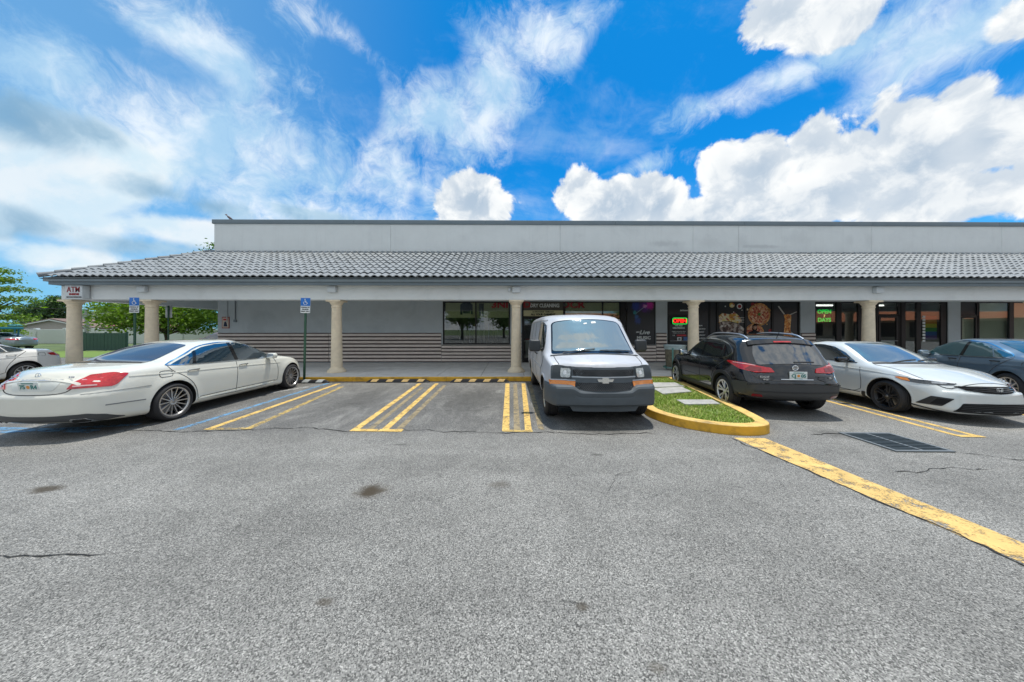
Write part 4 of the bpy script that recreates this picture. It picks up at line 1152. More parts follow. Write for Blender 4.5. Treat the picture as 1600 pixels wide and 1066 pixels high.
    for sg in (1, -1):
        dd = (.93, sg * .36, 0)
        sh.panel('headlight_bezel', mir([(5.6, .60, 1.03), (5.6, .60, .815), (5.5, .94, .805), (5.5, .925, 1.05)], sg), dd, mat('bezel_dark', (.035, .045, .052), .4), car, .020, .05, .03)
        sh.panel('headlight', mir([(5.6, .625, 1.0), (5.6, .625, .845), (5.56, .80, .84), (5.56, .80, 1.0)], sg), dd, mat('van_lamp_lens', (.42, .44, .43), .12, .6, coat=1., var=.4, vscale=26), car, .030, .04, .035)
        sh.panel('lamp_bulb', mir([(5.6, .69, .955), (5.6, .69, .89), (5.56, .745, .89), (5.56, .745, .955)], sg), dd, mat('lamp_white', (.8, .82, .84), .2, coat=1.), car, .034, .04, .03)
        sh.panel('indicator', mir([(5.6, .53, .785), (5.6, .53, .69), (5.5, .955, .69), (5.42, .96, .79)], sg), dd, M_AMBER, car, .022, .05, .012)
        sh.strip('lamp_trim', mir([(5.6, .53, .80), (5.5, .95, .80)], sg), dd, .018, mat('satin_trim', (.42, .45, .48), .35, .5), car, .024)
        # doors and side
        d = (0, sg, 0)
        def pn(n, pts, m=M_GLASS_D, **k): return sh.panel(n, [(x, sg * 1.2, z) for x, z in pts], d, m, car, **k)
        pn('door_window', [(3.42, 1.28), (4.40, 1.26), (4.46, 1.30), (4.22, 1.62), (4.02, 1.82), (3.42, 1.83)], rnd=.06)
        sh.strip('window_seal', [(x, sg * 1.2, z) for x, z in [(3.38, 1.25), (4.44, 1.23), (4.51, 1.29), (4.25, 1.64), (4.04, 1.855), (3.38, 1.865)]], d, .03, M_GLOSSBLK, car, .006, close=True)
        sh.strip('door_gap', [(x, sg * 1.2, z) for x, z in [(3.25, 1.90), (3.25, 1.2), (3.25, .5), (4.30, .48), (4.36, .86), (4.62, 1.0), (4.64, 1.16)]], d, .014, M_GAP, car)
        for xx in (2.25, 1.25):
            sh.strip('door_gap', [(xx, sg * 1.2, 1.90), (xx, sg * 1.2, .5)], d, .012, M_GAP, car)
        sh.strip('slide_rail', [(.3, sg * 1.2, 1.10), (2.2, sg * 1.2, 1.10)], d, .03, M_GAP, car, .004)
        sh.strip('drip_rail', [(x, sg * 1.2, z) for x, z in [(.1, 1.90), (2, 1.93), (3.7, 1.92), (4.0, 1.90)]], d, .018, P, car, .012, .1, .016)
        sh.strip('body_crease', [(.2, sg * 1.2, .88), (4.3, sg * 1.2, .88)], d, .022, P, car, .008, .1, .012)
        handle(car, sh, 3.38, 1.12, sg, M_BLKPL, .17); handle(car, sh, 3.05, 1.12, sg, M_BLKPL, .17)
        mirror(car, sh, 4.42, 1.36, sg, mat('mirror_black', (.03, .035, .04), .5), M_BLKPL, (.12, .22, .25), .10)
        arc = [(4.79 + .45 * math.cos(t), sg * 1.2, .37 + .45 * math.sin(t)) for t in np.linspace(.1, math.pi - .1, 18)]
        sh.strip('arch_lip', arc, d, .03, P, car, .01, .08, .014)
    # front bumper: its own loft
    Y = np.linspace(-1.0, 1.0, 41)
    secp = [(-.20, .36), (-.03, .365), (.012, .40), (.02, .50), (.012, .53), (.02, .545), (.02, .60), (.0, .625), (-.05, .64), (-.20, .64)]
    V = []; Fc = []
    for y in Y:
        a = abs(y)
        xb = 5.68 - .11 * a ** 2 - .42 * max(0, (a - .82) / .18) ** 2.2
        up = .085 * float(smooth01((a - .42) / .16))
        for dx, z in secp:
            zz = z + (up * (z - .36) / .28 if z > .5 else 0)
            V.append((xb + dx, y, zz))
    n = len(secp)
    for i in range(len(Y) - 1):
        for k in range(n - 1): Fc.append((i * n + k, (i + 1) * n + k, (i + 1) * n + k + 1, i * n + k + 1))
    Fc.append(tuple(range(n))); Fc.append(tuple((len(Y) - 1) * n + k for k in range(n))[::-1])
    mk('front_bumper', V, Fc, GREY, car, True, 30)
    b = MB()
    b.prism([(-.62, .37), (.62, .37), (.55, .265), (.3, .255), (-.3, .255), (-.55, .265)], 'X', 5.50, 5.56)
    b.build('air_dam', GREY, car)
    wheels(car, (1.36, 4.79), 1.70, .375, .245, .215, 'steel', mat('cream_steel_rim', (.62, .56, .44), .5), M_WELL)
    return car
# ------------------------------------------------------------------ ground
def asphalt_material():
    m, nt, b = newmat('weathered_asphalt')
    P = nt.n('ShaderNodeNewGeometry').outputs['Position']
    sp = nt.n('ShaderNodeSeparateXYZ', ins={'Vector': P}).outputs
    vo = nt.n('ShaderNodeTexVoronoi', ins={'Vector': P}); vo.inputs['Scale'].default_value = 150
    vo.inputs['Randomness'].default_value = 1
    cell = nt.n('ShaderNodeSeparateColor', ins={0: vo.outputs['Color']}).outputs[0]
    vo2 = nt.n('ShaderNodeTexVoronoi', ins={'Vector': P}); vo2.inputs['Scale'].default_value = 300
    cell2 = nt.n('ShaderNodeSeparateColor', ins={0: vo2.outputs['Color']}).outputs[1]
    big = nt.noise(P, .55, 5, .6); mid = nt.noise(P, 2.6, 6, .65); fine = nt.noise(P, 22, 4, .6)
    # lane: pale exposed stone in dark binder
    stone = nt.ramp(cell, [(0, (.02, .02, .019)), (.22, (.065, .064, .061)), (.38, (.205, .202, .19)), (.80, (.335, .328, .305)), (1, (.60, .58, .54))])
    s2 = nt.ramp(cell2, [(0, (.05, .05, .047)), (.5, (.205, .20, .188)), (1, (.39, .38, .352))])
    lane = nt.mix(.34, stone, s2)
    lane = nt.mix(1.0, lane, nt.ramp(mid, [(.25, .84), (.75, 1.12)]), 'MULTIPLY')
    lane = nt.mix(1.0, lane, nt.ramp(big, [(.3, .80), (.7, 1.12)]), 'MULTIPLY')
    # faint wheel tracks along the lane and small dark chips
    mt = nt.n('ShaderNodeMapping', ins={'Vector': P}); mt.inputs['Scale'].default_value = (.10, 1.1, 1)
    lane = nt.mix(1.0, lane, nt.ramp(nt.noise(mt.outputs[0], 1.0, 4, .55), [(.3, .84), (.7, 1.08)]), 'MULTIPLY')
    cv = nt.n('ShaderNodeTexVoronoi', ins={'Vector': nt.vm('ADD', P, nt.vm('MULTIPLY', nt.n('ShaderNodeTexNoise', ins={'Vector': P, 'Scale': 30.0}).outputs['Color'], (.05, .05, 0)))})
    cv.inputs['Scale'].default_value = 6.5
    cr_ = nt.n('ShaderNodeSeparateColor', ins={0: cv.outputs['Color']}).outputs
    chip = nt.sstep(nt.m('SUBTRACT', nt.m('MULTIPLY', nt.m('POWER', cr_[0], 5.0), .13), cv.outputs['Distance']), -.01, .02)
    lane = nt.mix(nt.m('MULTIPLY', chip, .55), lane, (.05, .05, .048, 1))
    # stalls: older dark seal coat, worn through in streaks
    st = nt.mix(.35, stone, s2)
    dark = nt.mix(1.0, st, (.56, .56, .57, 1), 'MULTIPLY')
    mp = nt.n('ShaderNodeMapping', ins={'Vector': P}); mp.inputs['Scale'].default_value = (1.2, .5, 1)
    wear = nt.noise(mp.outputs[0], 1.6, 8, .72, .8)
    wear = nt.sstep(wear, .40, .68)
    stall = nt.mix(wear, dark, nt.mix(1.0, lane, (.97, .97, .97, 1), 'MULTIPLY'))
    edge = nt.m('ADD', sp[1], nt.m('MULTIPLY', nt.m('SUBTRACT', nt.noise(P, 1.3, 4, .6), .5), .55))
    inst_ = nt.m('MULTIPLY', nt.sstep(edge, 4.95, 5.45), nt.sstep(sp[0], 5.2, 4.2))
    right = nt.m('MULTIPLY', nt.m('MULTIPLY', nt.sstep(edge, 5.2, 6.6), nt.sstep(sp[0], 4.2, 5.2)), .75)
    col = nt.mix(nt.m('ADD', inst_, right, clamp=True), lane, stall)
    # oil, tar and gum spots
    sv = nt.n('ShaderNodeTexVoronoi', ins={'Vector': nt.vm('ADD', P, nt.vm('MULTIPLY', nt.n('ShaderNodeTexNoise', ins={'Vector': P, 'Scale': 9.0}).outputs['Color'], (.12, .12, 0)))})
    sv.inputs['Scale'].default_value = 1.7; sv.inputs['Randomness'].default_value = 1
    rr = nt.n('ShaderNodeSeparateColor', ins={0: sv.outputs['Color']}).outputs
    rad = nt.m('MULTIPLY', nt.m('POWER', rr[0], 6.0), .10)
    spot = nt.m('MULTIPLY', nt.sstep(nt.m('SUBTRACT', rad, sv.outputs['Distance']), -.012, .008), .6)
    spot = nt.m('MULTIPLY', spot, nt.sstep(rr[1], .35, .45))
    col = nt.mix(spot, col, (.045, .045, .046, 1))
    # bigger oil patches at real places
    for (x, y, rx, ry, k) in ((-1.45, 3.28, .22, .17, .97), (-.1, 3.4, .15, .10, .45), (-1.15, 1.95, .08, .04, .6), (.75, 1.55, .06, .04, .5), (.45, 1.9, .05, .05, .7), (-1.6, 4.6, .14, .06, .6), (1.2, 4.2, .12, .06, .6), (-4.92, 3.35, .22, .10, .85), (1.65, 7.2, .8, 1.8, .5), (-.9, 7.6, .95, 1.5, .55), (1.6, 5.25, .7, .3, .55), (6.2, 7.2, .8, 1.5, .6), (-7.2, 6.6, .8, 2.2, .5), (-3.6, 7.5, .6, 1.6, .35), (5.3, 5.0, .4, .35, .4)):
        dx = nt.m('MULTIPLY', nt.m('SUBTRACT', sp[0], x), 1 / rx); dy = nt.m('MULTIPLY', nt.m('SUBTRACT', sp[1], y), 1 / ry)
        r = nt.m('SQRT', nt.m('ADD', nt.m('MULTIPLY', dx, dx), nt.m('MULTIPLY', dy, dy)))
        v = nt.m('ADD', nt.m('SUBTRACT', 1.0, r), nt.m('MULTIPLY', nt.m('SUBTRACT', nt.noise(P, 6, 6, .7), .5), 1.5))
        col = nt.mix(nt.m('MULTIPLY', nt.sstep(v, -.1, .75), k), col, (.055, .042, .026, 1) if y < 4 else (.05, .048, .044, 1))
    nt.set(b.inputs['Base Color'], col)
    b.inputs['Roughness'].default_value = .82
    b.inputs['Specular IOR Level'].default_value = .3
    hgt = nt.m('ADD', nt.m('MULTIPLY', nt.m('SUBTRACT', 1.0, vo.outputs['Distance']), .6), nt.m('MULTIPLY', fine, .6))
    bn = nt.n('ShaderNodeBump', ins={'Height': hgt}); bn.inputs['Strength'].default_value = .55; bn.inputs['Distance'].default_value = .006
    nt.set(b.inputs['Normal'], bn)
    return m

def paint_mat(name, color, wear=.5, sc=9.0, amt=1.0):
    """road paint worn through to the asphalt below"""
    if name in MATS: return MATS[name]
    m, nt, b = newmat(name)
    P = nt.n('ShaderNodeNewGeometry').outputs['Position']
    f = nt.m('ADD', nt.m('MULTIPLY', nt.noise(P, sc, 8, .72, .4), .65), nt.m('MULTIPLY', nt.noise(P, 60, 3, .6), .35))
    a = nt.m('MULTIPLY', nt.sstep(f, wear + .07, wear - .06), amt)
    g = nt.noise(P, 4, 5, .6)
    nt.set(b.inputs['Base Color'], nt.ramp(g, [(.3, tuple(c * .80 for c in color)), (.7, tuple(min(1, c * 1.12) for c in color))]))
    b.inputs['Roughness'].default_value = .7
    b.inputs['Specular IOR Level'].default_value = .3
    bn = nt.n('ShaderNodeBump', ins={'Height': nt.noise(P, 120, 2, .5)}); bn.inputs['Strength'].default_value = .35; bn.inputs['Distance'].default_value = .004
    nt.set(b.inputs['Normal'], bn)
    tr = nt.n('ShaderNodeBsdfTransparent')
    mx = nt.n('ShaderNodeMixShader', ins={0: a, 1: tr.outputs[0], 2: b.outputs[0]})
    nt.set(m.node_tree.nodes['Material Output'].inputs[0], mx.outputs[0])
    MATS[name] = m
    return m

def sheet(name, pts, z, m, kind='structure', parent=None, n=1):
    o = mk(name, [(p[0], p[1], z) for p in pts], [tuple(range(len(pts)))], m, parent)
    if kind: o['kind'] = kind
    return o

earth = mat('dry_earth_grass', (.10, .14, .05), .95, var=.35, vscale=.6)
sheet('ground', [(-900, -900), (900, -900), (900, 900), (-900, 900)], -.03, earth)
M_ASPH = asphalt_material()
sheet('parking_lot', [(-70, -60), (130, -60), (130, 24), (-70, 24)], 0, M_ASPH)
M_YEL = paint_mat('yellow_road_paint', (.72, .48, .15), .555, 7.0)
M_YEL2 = paint_mat('faded_yellow_paint', (.62, .44, .15), .52, 7.0, .85)
M_GHOST = paint_mat('ghost_line_paint', (.40, .32, .19), .54, 5.0, .75)
M_BLUE = paint_mat('blue_road_paint', (.16, .34, .54), .515, 7.0, .9)
M_WHT = paint_mat('white_road_paint', (.62, .62, .60), .50, 6.0, .9)

def line(x0, y0, x1, y1, w, m, z=.004, name='painted_line'):
    d = Vector((x1 - x0, y1 - y0, 0)); n = Vector((-d.y, d.x, 0)).normalized() * w / 2
    o = mk(name, [(x0 - n.x, y0 - n.y, z), (x1 - n.x, y1 - n.y, z), (x1 + n.x, y1 + n.y, z), (x0 + n.x, y0 + n.y, z)], [(0, 1, 2, 3)], m)
    o['kind'] = 'structure'
    return o
# stall lines, from the disabled bay at the left to the van
line(-5.62, 5.30, -5.70, 9.85, .12, M_BLUE)
line(-9.3, 5.45, -6.9, 5.25, .16, M_BLUE); line(-8.95, 5.05, -6.6, 5.62, .13, M_BLUE, .008)
line(-5.12, 5.32, -5.33, 9.80, .12, M_YEL)
line(-4.46, 5.36, -4.95, 9.3, .12, M_YEL2)
line(-5.12, 5.34, -4.40, 5.37, .10, M_YEL2, .008)
line(-2.60, 5.26, -2.80, 9.78, .12, M_YEL); line(-2.10, 5.26, -2.26, 9.78, .12, M_YEL)
line(-2.36, 5.3, -2.54, 9.2, .10, M_GHOST); line(-1.87, 5.3, -1.95, 9.5, .11, M_GHOST)
line(-2.66, 5.26, -1.78, 5.22, .12, M_YEL, .008)
line(-.05, 5.20, -.04, 9.75, .125, M_YEL); line(.33, 5.2, .46, 9.75, .115, M_YEL)
line(.14, 5.25, .20, 9.7, .11, M_GHOST); line(.55, 5.25, .66, 9.5, .10, M_GHOST)
line(-.10, 5.20, .40, 5.17, .10, M_YEL2, .008)
# right-hand, slanted pair and others beyond
line(7.17, 4.86, 7.95, 9.6, .10, M_YEL); line(7.46, 4.86, 8.24, 9.6, .10, M_YEL); line(7.14, 4.87, 7.52, 4.85, .10, M_YEL, .008)
line(10.05, 4.9, 10.85, 9.6, .10, M_YEL); line(10.36, 4.9, 11.15, 9.6, .10, M_YEL)
line(-8.1, 5.3, -8.3, 9.8, .10, M_WHT)
line(-6.35, 8.4, -5.95, 9.25, .14, M_WHT)
# broad worn band running from the island tip towards the camera
band = []
L_ = [(3.53, 4.83), (3.56, 4.3), (3.62, 3.6), (3.68, 2.9), (3.74, 2.2), (3.80, 1.2), (3.84, -3)]
R_ = [(4.00, 4.80), (4.02, 4.3), (4.03, 3.6), (4.07, 2.9), (4.10, 2.2), (4.16, 1.2), (4.22, -3)]
vs = [(x, y, .004) for x, y in L_] + [(x, y, .004) for x, y in R_]
mk('painted_band', vs, [(i, i + 7, i + 8, i + 1) for i in range(6)], paint_mat('band_yellow_paint', (.72, .48, .17), .545, 5.5))['kind'] = 'structure'

# cracks: ragged thin dark ribbons
M_CRK = mat('crack_dark', (.025, .024, .022), .95)
def crack(pts, w, seed, jit=.05):
    rnd = random.Random(seed)
    P = [Vector((*p, 0)) for p in pts]
    Q = []
    for a, b in zip(P[:-1], P[1:]):
        n = max(2, int((b - a).length / .07))
        for k in range(n): Q.append(a.lerp(b, k / n))
    Q.append(P[-1])
    off = 0
    V = []
    for i, q in enumerate(Q):
        d = (Q[min(i + 1, len(Q) - 1)] - Q[max(0, i - 1)]).normalized(); nn = Vector((-d.y, d.x, 0))
        off = off * .75 + rnd.uniform(-jit, jit) * .6
        ww = w * rnd.uniform(.25, 1.0) * (0.2 if i in (0, len(Q) - 1) else 1)
        c = q + nn * off
        V += [(c - nn * ww).to_tuple()[:2] + (.006,), (c + nn * ww).to_tuple()[:2] + (.006,)]
    o = mk('crack', V, [(2 * i, 2 * i + 2, 2 * i + 3, 2 * i + 1) for i in range(len(Q) - 1)], M_CRK)
    o['kind'] = 'structure'
crack([(-6.3, 2.42), (-4.6, 2.40), (-3.5, 2.36), (-3.0, 2.36)], .008, 1, .03)
crack([(-6.5, 5.28), (-5.0, 5.2), (-3.6, 5.36), (-2.6, 5.28), (-1.2, 5.22), (0, 5.12), (1.2, 5.10), (2.4, 5.0)], .013, 2, .06)
crack([(3.50, 4.82), (3.52, 4.2), (3.60, 3.4), (3.66, 2.6), (3.72, 2.1), (3.70, 1.5)], .014, 3, .05)
crack([(6.15, 4.3), (6.6, 4.0), (7.1, 3.75), (7.9, 3.55)], .010, 4, .05)
crack([(4.6, 3.65), (5.0, 3.62), (5.2, 3.75), (5.5, 3.74), (5.8, 3.70)], .008, 5, .05)
crack([(1.0, 3.2), (1.25, 3.6), (1.6, 3.75)], .003, 18, .03)
crack([(7.9, 3.55), (9.2, 3.3), (10.5, 3.1)], .008, 19, .05)
crack([(-2.5, 6.4), (-1.5, 6.6), (-.2, 6.5)], .006, 20, .06)
crack([(-4.6, 7.4), (-3.8, 7.1), (-2.9, 7.3)], .006, 21, .06)
crack([(.3, 1.95), (.5, 1.9)], .006, 7, .02)
crack([(4.9, 5.0), (5.4, 5.02)], .02, 8, .05)

# ------------------------------------------------------------------ pavement with its kerb
M_CONC = mat('pavement_concrete', (.66, .65, .63), .85, var=.12, vscale=3, bump=.25, bscale=90, dirt=(.46, .45, .44), dscale=1.1, damt=.55)
M_CONCP = mat('kerb_top_concrete', (.70, .68, .63), .85, var=.10, vscale=5, bump=.25, bscale=90, dirt=(.35, .33, .3), dscale=3, damt=.5)
M_KYEL = mat('kerb_yellow', (.74, .40, .03), .6, var=.12, vscale=4, bump=.3, bscale=70, dirt=(.22, .12, .03), dscale=3.2, damt=.7)
pavement = empty('pavement', (0, 0, 0)); pavement['kind'] = 'structure'
x = -17.0
k = 0
slab_me = None
while x < 30:
    b = MB().rbox(x + .006, x + 1.454, 10.36, 12.6, -.05, .15 - .002 * (k % 3), .006, seg=1)
    b.build('slab', M_CONC, pavement)
    b = MB().rbox(x + .006, x + 1.454, 12.612, 14.58, -.05, .15 - .002 * ((k + 1) % 3), .006, seg=1)
    b.build('slab', M_CONC, pavement)
    x += 1.46; k += 1
MB().box(-17, 30, 10.3, 14.6, -.06, .135).build('slab_bed', mat('joint_dark', (.12, .115, .11), .9), pavement)
kerb = empty('kerb', (0, 0, 0)); kerb['kind'] = 'structure'
x = -17.3
i = 0
rk = random.Random(3)
while x < 30:
    w = 3.05
    b = MB()
    y0 = 10.20
    prof_ = [(y0 + .01, -.05), (y0, .0), (y0 + .005, .115), (y0 + .035, .147), (10.352, .150), (10.352, -.05)]
    n = len(prof_)
    xa, xb = x + .005, x + w - .005
    b.add([(xa, p[0], p[1]) for p in prof_] + [(xb, p[0], p[1]) for p in prof_],
          [(q, q + 1, n + q + 1, n + q) for q in range(n - 1)] + [tuple(range(n))[::-1], tuple(range(n, 2 * n))])
    o = b.build('kerb_stone', [M_KYEL, M_CONCP], kerb)
    mi = [0] * len(o.data.polygons); mi[3] = 1
    o.data.polygons.foreach_set('material_index', mi)
    x += w; i += 1

# ------------------------------------------------------------------ planted island
isl_out = [(3.55, 10.19), (3.10, 8.2), (2.72, 6.25), (2.74, 5.85), (2.93, 5.43), (3.22, 5.15), (3.53, 4.98), (3.78, 4.92), (4.03, 4.93), (4.28, 5.03), (4.42, 5.24), (4.52, 5.60), (4.62, 6.0), (4.94, 7.6), (5.22, 9.2), (5.42, 10.19)]
def inset(poly, d):
    out = []
    n = len(poly)
    for i in range(n):
        a = Vector(poly[max(i - 1, 0)]); b = Vector(poly[i]); c = Vector(poly[min(i + 1, n - 1)])
        t = (c - a).normalized(); out.append(tuple(b + Vector((t.y, -t.x)) * -d))
    return out
def smooth_open(P, it=2):
    for _ in range(it):
        Q = [P[0]]
        for a, b in zip(P[:-1], P[1:]):
            a = Vector(a); b = Vector(b); Q += [tuple(a.lerp(b, .25)), tuple(a.lerp(b, .75))]
        P = Q + [P[-1]]
    return P
iso = smooth_open(isl_out); isi = inset(iso, .20)
isc = (4.0, 7.0)
if (Vector(isi[len(isi) // 2]) - Vector(isc)).length > (Vector(iso[len(iso) // 2]) - Vector(isc)).length: isi = inset(iso, -.20)
island = empty('traffic_island', (0, 0, 0)); island['kind'] = 'structure'
kprof = [(0.0, -.05), (0.0, .10), (.03, .142), (.08, .150), (.92, .150), (.97, .145), (1.0, .05)]
seglen = 7
n = len(iso)
M_IKY = mat('island_kerb_yellow', (.76, .50, .15), .62, var=.14, vscale=4, bump=.35, bscale=70, dirt=(.20, .14, .07), dscale=3.4, damt=.8)
for s0 in range(0, n - 1, 6):
    s1 = min(s0 + 6, n - 1)
    V = []
    for q in range(s0, s1 + 1):
        a = Vector(iso[q]); b = Vector(isi[q])
        sh_ = .0
        if q == s0: sh_ = .004
        for t, z in kprof:
            p = a.lerp(b, t); V.append((p.x, p.y, z))
    m_ = len(kprof)
    F = [(r * m_ + c, r * m_ + c + 1, (r + 1) * m_ + c + 1, (r + 1) * m_ + c) for r in range(s1 - s0) for c in range(m_ - 1)]
    F += [tuple(range(m_)), tuple((s1 - s0) * m_ + c for c in range(m_))[::-1]]
    fm = [0 if (f_ % (m_ - 1)) >= 2 else 1 for f_ in range((s1 - s0) * (m_ - 1))] + [1, 1]
    mk('kerb_stone', V, F, [M_IKY, M_KYEL], island, True, 30, fm)
M_SOIL = mat('lawn_soil', (.13, .18, .04), .95, var=.3, vscale=20)
mk('lawn_bed', [(p[0], p[1], .115) for p in isi], [tuple(range(len(isi)))], M_SOIL, island)
# grass blades as one mass
rg = random.Random(11)
slab_polys = [[(3.85, 9.02), (4.86, 9.02), (4.80, 8.42), (3.80, 8.30)], [(3.80, 8.18), (4.68, 8.34), (4.58, 7.72), (3.72, 7.45)], [(3.70, 6.82), (4.50, 6.82), (4.42, 6.44), (3.66, 6.40)]]
slab_in = [(x_, y_) for P_ in slab_polys for x_, y_ in P_]
V = []; F = []; FM = []
tries = 0
while len(F) < 15000 and tries < 60000:
    tries += 1
    x_, y_ = rg.uniform(2.8, 5.2), rg.uniform(4.9, 10.2)
    if not in_poly(x_, y_, isi): continue
    if any(in_poly(x_, y_, P_) for P_ in slab_polys): continue
    if math.sin(x_ * 7.1 + 1.3 * math.sin(y_ * 5.0)) + math.sin(y_ * 6.3 + x_ * 2.0) > 1.25 and rg.random() < .75: continue
    h_ = rg.uniform(.02, .055); a_ = rg.uniform(0, 6.283); w_ = rg.uniform(.006, .013); l_ = rg.uniform(.01, .06); la = rg.uniform(0, 6.283)
    b_ = len(V)
    V += [(x_ - math.cos(a_) * w_, y_ - math.sin(a_) * w_, .112), (x_ + math.cos(a_) * w_, y_ + math.sin(a_) * w_, .112), (x_ + math.cos(la) * l_, y_ + math.sin(la) * l_, .115 + h_)]
    F.append((b_, b_ + 1, b_ + 2)); FM.append(rg.choice((0, 0, 1, 1, 1, 2, 2) if math.sin(x_ * 3.3 + y_ * 1.7) + math.sin(y_ * 3.9 - x_) > .4 else (0, 0, 0, 0, 1, 1, 2)))
go = mk('grass', V, F, [mat('grass_blade', (.25, .38, .05), .6), mat('grass_blade_pale', (.40, .50, .09), .6), mat('grass_blade_dry', (.48, .46, .17), .7)], None, False, None, FM)
go['kind'] = 'stuff'; go['label'] = 'short bright green grass growing inside the yellow-kerbed island'; go['category'] = 'grass'
M_COVER = mat('cover_concrete', (.40, .395, .38), .85, var=.2, vscale=8, bump=.3, bscale=60, dirt=(.2, .2, .2), dscale=4, damt=.6)
for i, P_ in enumerate(slab_polys):
    lab = ['weathered concrete slab lying in the grass nearest the kerb ramp end of the island', 'large grey concrete slab in the middle of the grassy island beside the crossover', 'flat pale concrete cover set in the grass, nearest the island tip'][i]
    b = MB().prism(P_, 'Z', .10, .155)
    o = b.build('concrete_slab', M_COVER)
    md = o.modifiers.new('b', 'BEVEL'); md.width = .008; md.segments = 2
    tag(o, lab, 'slab', 'concrete slabs in the island')

# ------------------------------------------------------------------ wheel stops
M_RUB = mat('black_rubber', (.020, .020, .022), .7, bump=.2, bscale=60)
def wheel_stop(x0, x1, y, label, patch, rz=0):
    t = thing('wheel_stop', label, 'wheel stop', ((x0 + x1) / 2, y, 0), rz, 'rubber wheel stops')
    h = (x1 - x0) / 2
    pr = [(-.075, 0), (-.068, .03), (-.04, .10), (.04, .10), (.068, .03), (.075, 0)]
    b = MB(); nn = len(pr)
    V = []
    for xx, sc in ((-h, .35), (-h + .12, 1), (h - .12, 1), (h, .35)):
        V += [(xx, p[0], p[1] * sc) for p in pr]
    b.add(V, [(r * nn + c, (r + 1) * nn + c, (r + 1) * nn + c + 1, r * nn + c + 1) for r in range(3) for c in range(nn - 1)] + [tuple(range(nn)), tuple(3 * nn + c for c in range(nn))[::-1]])
    b.build('stop_body', M_RUB, t)
    for k in range(4):
        c = -h + .26 + k * (2 * h - .52) / 3
        q = MB()
        q.add([(c - .13, -.071, .032), (c + .07, -.071, .032), (c + .13, -.042, .103), (c - .07, -.042, .103), (c - .07, .03, .103), (c + .13, .03, .103)], [(0, 1, 2, 3), (3, 2, 5, 4)])
        q.build('reflective_patch', patch, t)
    return t
YP = mat('stop_patch_yellow', (.74, .50, .20), .5, var=.15, vscale=12)
wheel_stop(-4.55, -2.56, 10.02, 'black rubber wheel stop with yellow patches in the middle empty bay', YP)
wheel_stop(-1.88, .02, 10.00, 'black rubber wheel stop with yellow patches in the empty bay beside the van', YP)
wheel_stop(-7.55, -5.72, 9.93, 'black rubber wheel stop with white patches under the disabled sign post', mat('stop_patch_white', (.62, .64, .62), .5))

# ------------------------------------------------------------------ drain grate
gt = thing('drain_grate', 'dark steel drain grate set in the asphalt right of the island', 'drain grate', (5.78, 4.62, 0), R(-2))
M_IRON = mat('cast_iron', (.07, .09, .10), .5, .6, bump=.2, bscale=60)
M_PIT = mat('drain_pit', (.004, .004, .005), .95)
MB().box(-.37, .37, -.36, .36, .0045, .006).build('pit', M_PIT, gt)
fr = MB().box(-.40, .40, -.39, -.35, .003, .02).box(-.40, .40, .35, .39, .003, .02).box(-.40, -.36, -.35, .35, .003, .02).box(.36, .40, -.35, .35, .003, .02).box(-.015, .015, -.35, .35, .007, .02)
fr.build('grate_frame', mat('grate_edge', (.22, .24, .25), .5, .6), gt)
for k in range(12):
    yy = -.325 + k * .0585
    MB().box(-.355, .355, yy, yy + .026, .0065, .0185).build('grate_bar', M_IRON, gt)
# ------------------------------------------------------------------ shopping strip
XL, XR, YW = -13.55, 29.0, 14.6
mall = thing('shopping_strip', 'long grey single-storey shopping strip with tiled canopy roof on stone columns', 'building', (0, 0, 0))
M_WALL = mat('wall_paint_grey', (.50, .545, .565), .8, var=.05, vscale=2.0, bump=.22, bscale=70, dirt=(.36, .41, .43), dscale=.8, damt=.45)
M_PARA = mat('parapet_paint_pale', (.73, .76, .76), .75, var=.03, vscale=1.5, bump=.15, bscale=60, dirt=(.62, .65, .66), dscale=.55, damt=.55)
def stain_parapet():
    m = M_PARA; nt = NT(m.node_tree); b = m.node_tree.nodes['Principled BSDF']
    src = b.inputs['Base Color'].links[0].from_socket
    P = nt.n('ShaderNodeNewGeometry').outputs['Position']
    sp = nt.n('ShaderNodeSeparateXYZ', ins={'Vector': P}).outputs
    col = src
    for (x, z, rx, rz, k) in ((7.3, 5.72, 1.3, .22, .55), (9.5, 5.85, 1.0, .45, .35), (11.9, 5.62, 1.5, .12, .6), (11.0, 5.8, .5, .5, .35), (16.2, 5.9, .35, .45, .25), (17.1, 5.9, .35, .45, .25), (13.6, 6.0, 1.0, .4, .2)):
        dx = nt.m('MULTIPLY', nt.m('SUBTRACT', sp[0], x), 1 / rx); dz = nt.m('MULTIPLY', nt.m('SUBTRACT', sp[2], z), 1 / rz)
        r = nt.m('SQRT', nt.m('ADD', nt.m('MULTIPLY', dx, dx), nt.m('MULTIPLY', dz, dz)))
        v = nt.m('ADD', nt.m('SUBTRACT', 1.0, r), nt.m('MULTIPLY', nt.m('SUBTRACT', nt.noise(P, 2.5, 5, .65), .5), 1.6))
        col = nt.mix(nt.m('MULTIPLY', nt.sstep(v, .0, .9), k), col, (.50, .52, .53, 1))
    mp = nt.n('ShaderNodeMapping', ins={'Vector': P}); mp.inputs['Scale'].default_value = (3.2, 3.2, .22)
    st = nt.sstep(nt.noise(mp.outputs[0], 1.6, 6, .65), .50, .78)
    col = nt.mix(nt.m('MULTIPLY', st, .2), col, (.50, .52, .52, 1))
    nt.set(b.inputs['Base Color'], col)
stain_parapet()
M_BEAM = mat('beam_paint_pale', (.76, .785, .78), .7, var=.03, vscale=2, bump=.15, bscale=60, dirt=(.62, .64, .63), dscale=1.2, damt=.5)
M_SLATE = mat('fascia_slate_blue', (.17, .215, .245), .6, var=.06, vscale=2)
